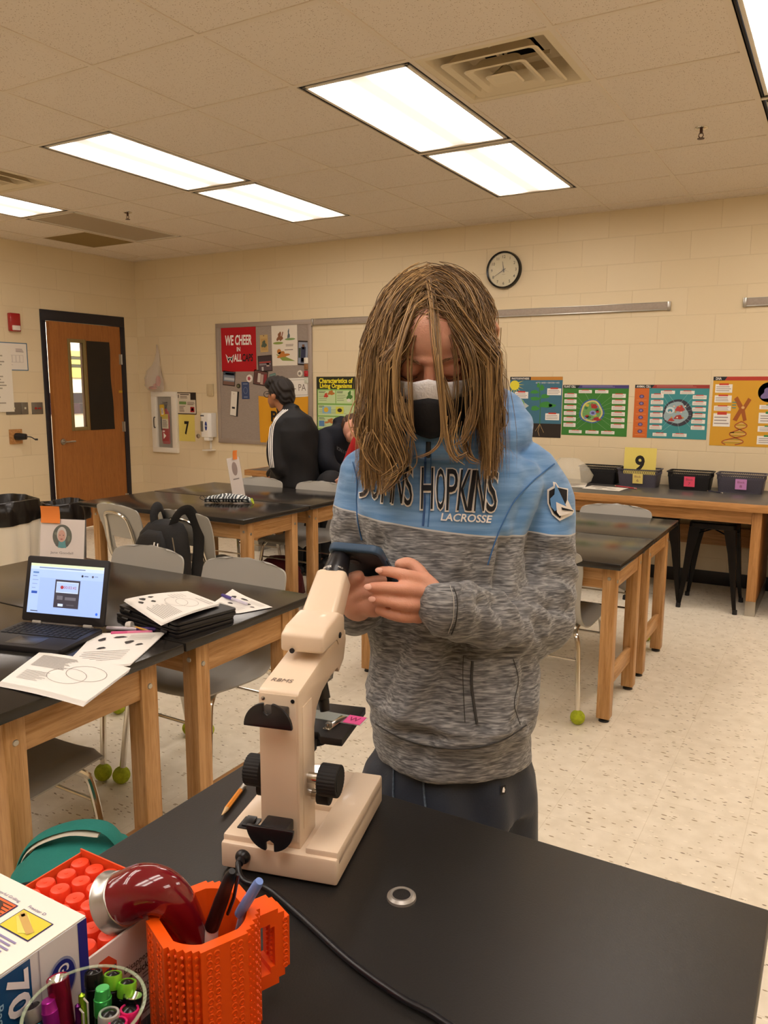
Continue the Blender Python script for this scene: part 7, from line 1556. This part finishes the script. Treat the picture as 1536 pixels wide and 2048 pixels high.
for k, an in enumerate(feet):
    o_ = an - ORG_P; e = 1 if k else -1
    F_ = frame(Vector((o_.x, o_.y, 0)), RH, -FH, UP)
    part('shoe', [xf(rings([[Vector((x * w_, y_ + y, z_)) for x, y in rrect(.09, .27, .04, 5)] for z_, w_, y_ in ((0, 1, .06), (.02, 1.03, .06), (.045, .95, .055))]), F_), xf(sphere((0, .03, .05), (.042, .09, .04)), F_), xf(sphere((0, -.02, .075), (.04, .045, .045)), F_)], mat('sneaker_dark', '#2a2a2e', .6), pers, angle=60)
    part('sock', [cyl(Vector((o_.x, o_.y, .08)), Vector((o_.x, o_.y, .24)) - FH * .01, .043, .05)], WHITE, pers)

# ---------------------------------------------------------------- the phone
E1 = MR @ ((E0 + dT * .047) * MS); lx = Vector((math.cos(math.radians(15)), math.sin(math.radians(15)), 0)); ly = Vector((-math.sin(math.radians(15)), math.cos(math.radians(15)), 0))
e1_ = (lx * .99 + ly * -.05 - UP * .02).normalized(); e2_ = (ly * .80 - UP * .60 + lx * .12); e2_ = (e2_ - e1_ * e2_.dot(e1_)).normalized(); e3_ = e1_.cross(e2_)
if e3_.z > 0: e3_ = -e3_          # e3: towards the eyepiece (the back of the phone)
ph = thing('phone', 'phone in a dark blue case held with its camera over the microscope eyepiece', 'phone', tuple(E1))
PM = frame(Vector((0, 0, 0)) - e3_ * .0075 - e1_ * .017 - e2_ * .019, e1_, e2_, e3_)
CASE = mat('case_blue', '#2d4762', .45); CBK = mat('case_back', '#171b24', .4)
part('phone_case', [xf(bevprism(rrect(.080, .155, .014, 6, .040, .0775), -.006, .0065, .003, 3), PM)], CASE, ph, angle=40)
part('case_back', [xf(bevprism(rrect(.070, .145, .010, 6, .040, .0775), .0062, .0072, .0004), PM)], CBK, ph); part('camera_bump', [xf(bevprism(rrect(.034, .036, .008, 5, .026, .027), .0068, .0078, .0005), PM), xf(lathe([(.008, .0078), (.008, .009), (.006, .0092), (0, .0085)], 20), PM @ T(.034, .034, 0)), xf(lathe([(.0028, .0078), (.0026, .0085), (0, .0085)], 14), PM @ T(.036, .016, 0))], BLK, ph)
part('phone_screen', [xf(bevprism(rrect(.071, .146, .010, 6, .040, .0775), -.0072, -.006, .0003), PM)], mat('phone_glass', '#0d0e12', .08), ph); part('side_button', [xf(box(.0795, .0815, .035, .05, -.002, .002, .0006), PM)], CASE, ph)

# ---------------------------------------------------------------- the students at the desk
def tform(x, y, rz): return T(x, y, 0) @ RZ(rz)
JK = mat('track_jacket_black', '#0e0d0f', .75, bump=.15, bscale=30); HAIRD = mat('dark_hair', '#1f1611', .5, bump=.8, bscale=220, stretch=(4, 4, .7)); NAVY = mat('navy_hoodie', '#10141f', .85, bump=.2, bscale=30); REDS = mat('red_sleeve', '#b3101c', .6, bump=.4, bscale=40)
def solid_part(name, shapes, m, parent, vox=.009, sm=5, label=None):
    me = remesh(shapes, vox, sm, .5); o = meshobj(name, me, m, parent, label); return o
def px_pt(u, v, y): return aty(u, v, y)
# jacketed boy, side on, facing left; standing before the desk
Yb = 1.93
p1 = thing('person', 'person with short dark hair in a black jacket with white sleeve stripes', 'person', (0, 0, 0))
q = px_pt(590, 1000, Yb); p1.location = (q.x, q.y, 0); OP = Vector((q.x, q.y, 0)); I1 = T(-OP.x, -OP.y, 0)
def W1(u, v, y=Yb): return px_pt(u, v, y) - OP
hd_c = W1(558, 788); s1 = 1.0
hp1 = W1(593, 990); ft = Vector((hp1.x, hp1.y, 0))
lg = []
for k in (-1, 1):
    o_ = Vector((0, .08 * k, 0)); lg += limb([hp1 + o_, Vector((hp1.x + .02, hp1.y, .5)) + o_, Vector((hp1.x + .03, hp1.y, .09)) + o_], [.085, .065, .045])
bdy = [sphere(hd_c + Vector((.01, 0, .012)), (.098, .078, .105), 24, 16), sphere(hd_c + Vector((-.045, 0, -.05)), (.055, .056, .06), 18, 12), sphere(hd_c + Vector((-.098, 0, -.022)), (.016, .012, .018)), sphere(hd_c + Vector((-.088, 0, -.06)), (.02, .022, .02)), sphere(hd_c + Vector((-.07, -.0, -.095)), (.022, .025, .018)), sphere(hd_c + Vector((.005, -.08, -.02)), (.022, .012, .03)), sphere(hd_c + Vector((.005, .08, -.02)), (.022, .012, .03))]
bdy += limb([hd_c + Vector((.02, 0, -.06)), W1(575, 830)], [.056, .058]) + limb([W1(582, 850), W1(590, 980)], [.12, .12]) + lg
hnd = W1(545, 955, Yb - .05); bdy += limb([hnd, hnd + Vector((-.06, .12, -.0))], [.028, .024]) + [q for j in range(4) for q in limb([hnd + Vector((-.06, .10 + j * .02, .0)), hnd + Vector((-.12, .11 + j * .022, -.015)), hnd + Vector((-.15, .115 + j * .022, -.03))], [.01, .009, .007], 8)]
solid_part('body', bdy, SKIN2, p1, .007, 4)
sh_ = [W1(566, 838, Yb), W1(555, 870, Yb - .1), W1(558, 915, Yb - .14), W1(565, 940, Yb - .12), W1(550, 950, Yb + .02)]
jk = [rings([[c_ + Vector((math.cos(a) * w_, math.sin(a) * t_, 0)) for a in [2 * PI * k / 24 for k in range(24)]] for c_, w_, t_ in ((W1(583, 818), .075, .075), (W1(588, 833), .14, .16), (W1(588, 860), .185, .205), (W1(588, 900), .195, .20), (W1(590, 940), .195, .19), (W1(592, 972), .20, .19))])]
jk += limb([W1(562, 850, Yb - .13), W1(550, 890, Yb - .18), W1(553, 925, Yb - .2), W1(563, 945, Yb - .16), W1(550, 952, Yb)], [.075, .068, .062, .06, .045]) + limb([W1(572, 850, Yb + .14), W1(556, 890, Yb + .2), W1(560, 930, Yb + .22), W1(540, 948, Yb + .24)], [.075, .065, .058, .042])
jk += [tube([W1(560, 822), W1(577, 815), W1(594, 822)], [.05, .055, .05], 14)]
jm = remesh(jk, .01, 6, .6); co = getco(jm); no = getno(jm); setco(jm, co + no * (.006 * grain(co, 14, 14, 9, 2))[:, None]); B1 = BVHTree.FromPolygons([Vector(tuple(c_ + np.array(OP))) for c_ in getco(jm)], [list(p_.vertices) for p_ in jm.polygons])
jack = meshobj('track_jacket', jm, JK, p1)
for dx in (0, 7, 14):
    P2 = smooth_path([Vector((a + dx * (.45 if a < 555 else .6), b_, 0)) for a, b_ in ((566, 820), (552, 833), (541, 850), (537, 880), (537, 910), (540, 935))], 5); Q = []
    for q in P2:
        h_ = B1.ray_cast(CAM, ray(q.x + 1.5, q.y).normalized())
        if h_[0] is not None: Q.append(h_[0] + (h_[1] if h_[1].dot(CF) < 0 else -h_[1]) * .003 - OP)
    if len(Q) > 2: part('sleeve_stripe', [tube(Q, .0045, 6)], WTW, jack)
solid_part('trousers', lg and limb([hp1 + Vector((0, -.08, .02)), Vector((hp1.x + .02, hp1.y - .08, .5)), Vector((hp1.x + .03, hp1.y - .08, .1))], [.12, .09, .07]) + limb([hp1 + Vector((0, .08, .02)), Vector((hp1.x + .02, hp1.y + .08, .5)), Vector((hp1.x + .03, hp1.y + .08, .1))], [.12, .09, .07]), mat('black_joggers', '#141416', .8), p1, .012)
hsh = [sphere(hd_c + Vector((.025, 0, .03)), (.108, .09, .105), 26, 18), sphere(hd_c + Vector((-.055, 0, .075)), (.065, .075, .045), 18, 12), sphere(hd_c + Vector((.075, 0, -.02)), (.06, .078, .085), 18, 12), sphere(hd_c + Vector((-.02, 0, .10)), (.085, .08, .045))]
hme2 = remesh(hsh, .006, 2, .5); co = getco(hme2); no = getno(hme2); setco(hme2, co + no * (.004 * np.sin(co[:, 0] * 160 + co[:, 2] * 120 + 3 * np.sin(co[:, 1] * 60)))[:, None]); meshobj('hair', hme2, HAIRD, p1)
part('glasses', [tube([hd_c + Vector((-.083, -.062, .0)), hd_c + Vector((.0, -.084, .0))], .003, 6), xf(lathe([(.022, -.002), (.026, -.002), (.026, .002), (.022, .002), (.022, -.002)], 20, False), T(*(hd_c + Vector((-.088, -.045, -.003)))) @ RZ(35) @ RX(90) @ RY(20)), tube([hd_c + Vector((-.105, -.02, .002)), hd_c + Vector((-.108, .02, .002))], .003, 6)], BLK, p1)
for k in (-1, 1): part('shoe', [xf(sphere((-.04, 0, .045), (.14, .045, .05), 18, 10), T(hp1.x + .03, hp1.y + .08 * k, 0))], BLKM, p1)
# girl in navy, bent over the desk
Yg = 2.28
q = px_pt(690, 1000, Yg); OG = Vector((q.x, q.y, 0)); p2 = thing('person', 'person with brown hair tied back in a navy hooded sweatshirt bending low over the desk', 'person', tuple(OG))
def W2(u, v, y=Yg): return px_pt(u, v, y) - OG
hc2 = W2(706, 858, Yg - .05)
lg2 = limb([W2(655, 985, Yg - .1), Vector((W2(655, 985).x, -.1, .5)), Vector((W2(655, 985).x + .02, -.08, .08))], [.09, .06, .045]) + limb([W2(662, 985, Yg - .3), Vector((W2(662, 985).x, -.28, .5)), Vector((W2(662, 985).x + .02, -.28, .08))], [.09, .06, .045])
b2 = [sphere(hc2, (.082, .085, .1), 24, 16), sphere(hc2 + Vector((.025, -.045, -.055)), (.05, .05, .055)), sphere(hc2 + Vector((.045, -.085, -.03)), (.014, .018, .02)), sphere(hc2 + Vector((-.06, -.03, -.01)), (.014, .02, .03))]
b2 += limb([hc2 + Vector((-.03, .02, -.06)), W2(678, 870)], [.05, .055]) + limb([W2(675, 880), W2(650, 940), W2(655, 985, Yg - .15)], [.1, .11, .11]) + lg2
hn2 = W2(695, 948, Yg + .05); b2 += limb([hn2, hn2 + Vector((.07, -.04, -.02))], [.03, .025]) + [q for j in range(4) for q in limb([hn2 + Vector((.06, -.06 + j * .02, -.02)), hn2 + Vector((.12, -.07 + j * .022, -.03)), hn2 + Vector((.15, -.075 + j * .022, -.04))], [.01, .009, .007], 8)]
solid_part('body', b2, SKIN, p2, .007, 4)
hd2 = [rings([[W2(u, v) + Vector((math.cos(a) * w_, math.sin(a) * t_, 0)) for a in [2 * PI * k / 24 for k in range(24)]] for u, v, w_, t_ in ((690, 845, .07, .07), (680, 855, .13, .13), (668, 872, .19, .16), (655, 900, .20, .17), (650, 930, .17, .17), (652, 965, .15, .16))])]
hd2 += limb([W2(645, 880, Yg - .14), W2(652, 915, Yg - .2), W2(668, 940, Yg - .16), W2(695, 945, Yg + .02)], [.085, .08, .075, .05]) + limb([W2(690, 870, Yg + .12), W2(700, 910, Yg + .16), W2(705, 940, Yg + .12)], [.07, .06, .045]) + [tube([W2(670, 848), W2(682, 843, Yg + .05), W2(693, 855)], [.045, .05, .045], 14)]
hm2 = remesh(hd2, .01, 6, .6); co = getco(hm2); no = getno(hm2); setco(hm2, co + no * (.007 * grain(co, 13, 13, 10, 6))[:, None]); B2 = BVHTree.FromPolygons([Vector(tuple(c_ + np.array(OG))) for c_ in getco(hm2)], [list(p_.vertices) for p_ in hm2.polygons]); hg = meshobj('hooded_sweatshirt', hm2, NAVY, p2)
V, F = text('ION / C', 0, 0, .7, None, 'L', 0, .03); a1 = max(v.x for v in V); out = []
for v in V:
    h_ = B2.ray_cast(CAM, ray(674 + 20 * v.x / a1, 899 + 12 * v.x / a1 - 7 * v.y / .7).normalized()); out.append((h_[0] - CF * .006 - OG) if h_[0] is not None else Vector((0, 0, -1)))
part('sleeve_lettering', [(out, F)], mat('lettering_grey', '#6d6f76', .8), hg, smooth=False)
solid_part('trousers', limb([W2(655, 970, Yg - .1), Vector((W2(655, 985).x, -.1, .5)), Vector((W2(655, 985).x + .02, -.08, .12))], [.12, .08, .06]) + limb([W2(662, 970, Yg - .3), Vector((W2(662, 985).x, -.28, .5)), Vector((W2(662, 985).x + .02, -.28, .12))], [.12, .08, .06]), mat('black_leggings', '#17171a', .8), p2, .012)
hh2 = remesh([sphere(hc2 + Vector((-.02, .02, .025)), (.092, .09, .1), 24, 16), sphere(hc2 + Vector((-.02, .06, -.03)), (.07, .06, .09)), sphere(hc2 + Vector((.05, .0, .06)), (.04, .07, .04))] + limb([hc2 + Vector((.03, -.02, .08)), hc2 + Vector((.075, -.06, .02)), hc2 + Vector((.08, -.07, -.03))], [.02, .014, .006]), .006, 2); co = getco(hh2); no = getno(hh2); setco(hh2, co + no * (.003 * np.sin(co[:, 0] * 190 + co[:, 1] * 150))[:, None]); meshobj('hair', hh2, mat('brown_hair', '#4a3120', .5, bump=.6, bscale=200), p2)
part('eyelid', [sphere(hc2 + Vector((.045, -.066, -.0)), (.014, .010, .006))], mat('eyelid_skin', '#c98a74', .5), p2); part('eyebrow', [tube([hc2 + Vector((.028, -.078, .018)), hc2 + Vector((.05, -.07, .02)), hc2 + Vector((.062, -.05, .016))], .003, 6)], mat('brow_hair', '#7a5a3c', .7), p2)
for (xx, yy) in ((0, -.08), (0, -.28)): part('shoe', [xf(sphere((.03, -.03, .045), (.055, .13, .05), 16, 10), T(W2(660, 985).x + .02, yy, 0))], mat('sneaker_black', '#1a1a1c', .6), p2)
# red sleeved person, mostly hidden
Yr = 1.86
q = px_pt(722, 1000, Yr); OR = Vector((q.x, q.y, 0)); p3 = thing('person', 'person in a bright red long-sleeved top, almost hidden behind the student in blue', 'person', tuple(OR))
def W3(u, v, y=Yr): return px_pt(u, v, y) - OR
cx3 = W3(768, 900)
b3 = [sphere(W3(775, 835), (.08, .09, .11), 20, 14), *limb([W3(775, 850), W3(768, 900)], [.055, .06]), *limb([W3(768, 900), W3(765, 985)], [.13, .13]), *limb([W3(760, 985), Vector((cx3.x, 0, .5)), Vector((cx3.x, 0, .09))], [.09, .065, .045]), *limb([W3(785, 985), Vector((cx3.x + .16, 0, .5)), Vector((cx3.x + .16, 0, .09))], [.09, .065, .045])]
hn3 = W3(683, 958); b3 += limb([W3(690, 945), hn3], [.028, .03]) + [q for j in range(4) for q in limb([hn3 + Vector((-.005 + .004 * j, -.03 + j * .019, -.01)), hn3 + Vector((-.028, -.032 + j * .02, -.035)), hn3 + Vector((-.01, -.032 + j * .02, -.055))], [.0105, .0095, .008], 8)] + limb([hn3 + Vector((.01, -.03, .01)), hn3 + Vector((-.025, -.045, -.01))], [.012, .009], 8)
solid_part('body', b3, SKIN, p3, .007, 4)
solid_part('red_top', [rings([[W3(u, v) + Vector((math.cos(a) * w_, math.sin(a) * t_, 0)) for a in [2 * PI * k / 24 for k in range(24)]] for u, v, w_, t_ in ((768, 858, .08, .08), (765, 872, .17, .13), (765, 900, .20, .14), (765, 985, .19, .15))])] + limb([W3(738, 872), W3(722, 885), W3(705, 915), W3(690, 942)], [.075, .072, .058, .04]), REDS, p3, .009)
solid_part('trousers', limb([W3(760, 985), Vector((cx3.x, 0, .5)), Vector((cx3.x, 0, .1))], [.11, .085, .065]) + limb([W3(785, 985), Vector((cx3.x + .16, 0, .5)), Vector((cx3.x + .16, 0, .1))], [.11, .085, .065]), mat('dark_jeans', '#1c2230', .8), p3, .012)
solid_part('hair', [sphere(W3(775, 835) + Vector((0, .02, .03)), (.09, .09, .1))], HAIRD, p3, .01)
for xx in (0, .16): part('shoe', [xf(sphere((0, -.04, .045), (.05, .13, .05), 16, 10), T(cx3.x + xx, 0, 0))], BLKM, p3)
# papers and a sneaker seen by the desk
s_ = Sheet(.24, .3, '#e9e5de'); s_.para(.1, .1, .9, .8, 10, '#b0a8a0'); s_.make('loose_paper', 'white sheet on the student desk by the jacketed student sleeve', 'paper', T(-2.62, 2.42, .753) @ RZ(20))
s_ = Sheet(.4, .3, '#dfe0e4'); s_.para(.1, .1, .9, .8, 8, '#c0c0c6'); s_.make('loose_paper', 'large white sheet on the desk under the navy sleeves', 'paper', T(-2.0, 2.40, .7535) @ RZ(-6))
# ---------------------------------------------------------------- which things belong together
GR = {'lab_table': 'black-topped oak lab tables', 'school_chair': 'grey school chairs', 'metal_stool': 'black metal stools under the counter', 'wall_counter': 'oak counters along the far wall', 'poster': 'science posters on the wall', 'snapshot': 'snapshots on the bulletin board',
      'pin_badge': 'round badges on the bulletin board', 'flashlight': 'small flashlights in the jar', 'click_pen': 'metallic click pens in the jar', 'person': 'students in the room', 'backpack': 'backpacks in the room', 'trash_bin': 'trash bins by the door', 'display_rail': 'display rails on the far wall',
      'number_sign': 'yellow numbered station signs', 'laptop': 'black laptops on the tables', 'marker': 'markers on the laptop tables', 'ceiling_vent': 'square ceiling vents', 'fire_sprinkler': 'ceiling sprinklers', 'switch_plate': 'switch plates on the left wall', 'sign_holder': 'acrylic sign holders on the tables',
      'sticky_note': 'orange sticky notes on the sign holders', 'worksheet_packet': 'worksheets on the laptop tables', 'loose_paper': 'loose sheets on the counters', 'plastic_bag': 'clear plastic bags'}
for o in list(bpy.data.objects):
    if o.parent is None and o.get('category') and not o.get('group'):
        g_ = GR.get(o.name.split('.')[0])
        if g_: o['group'] = g_
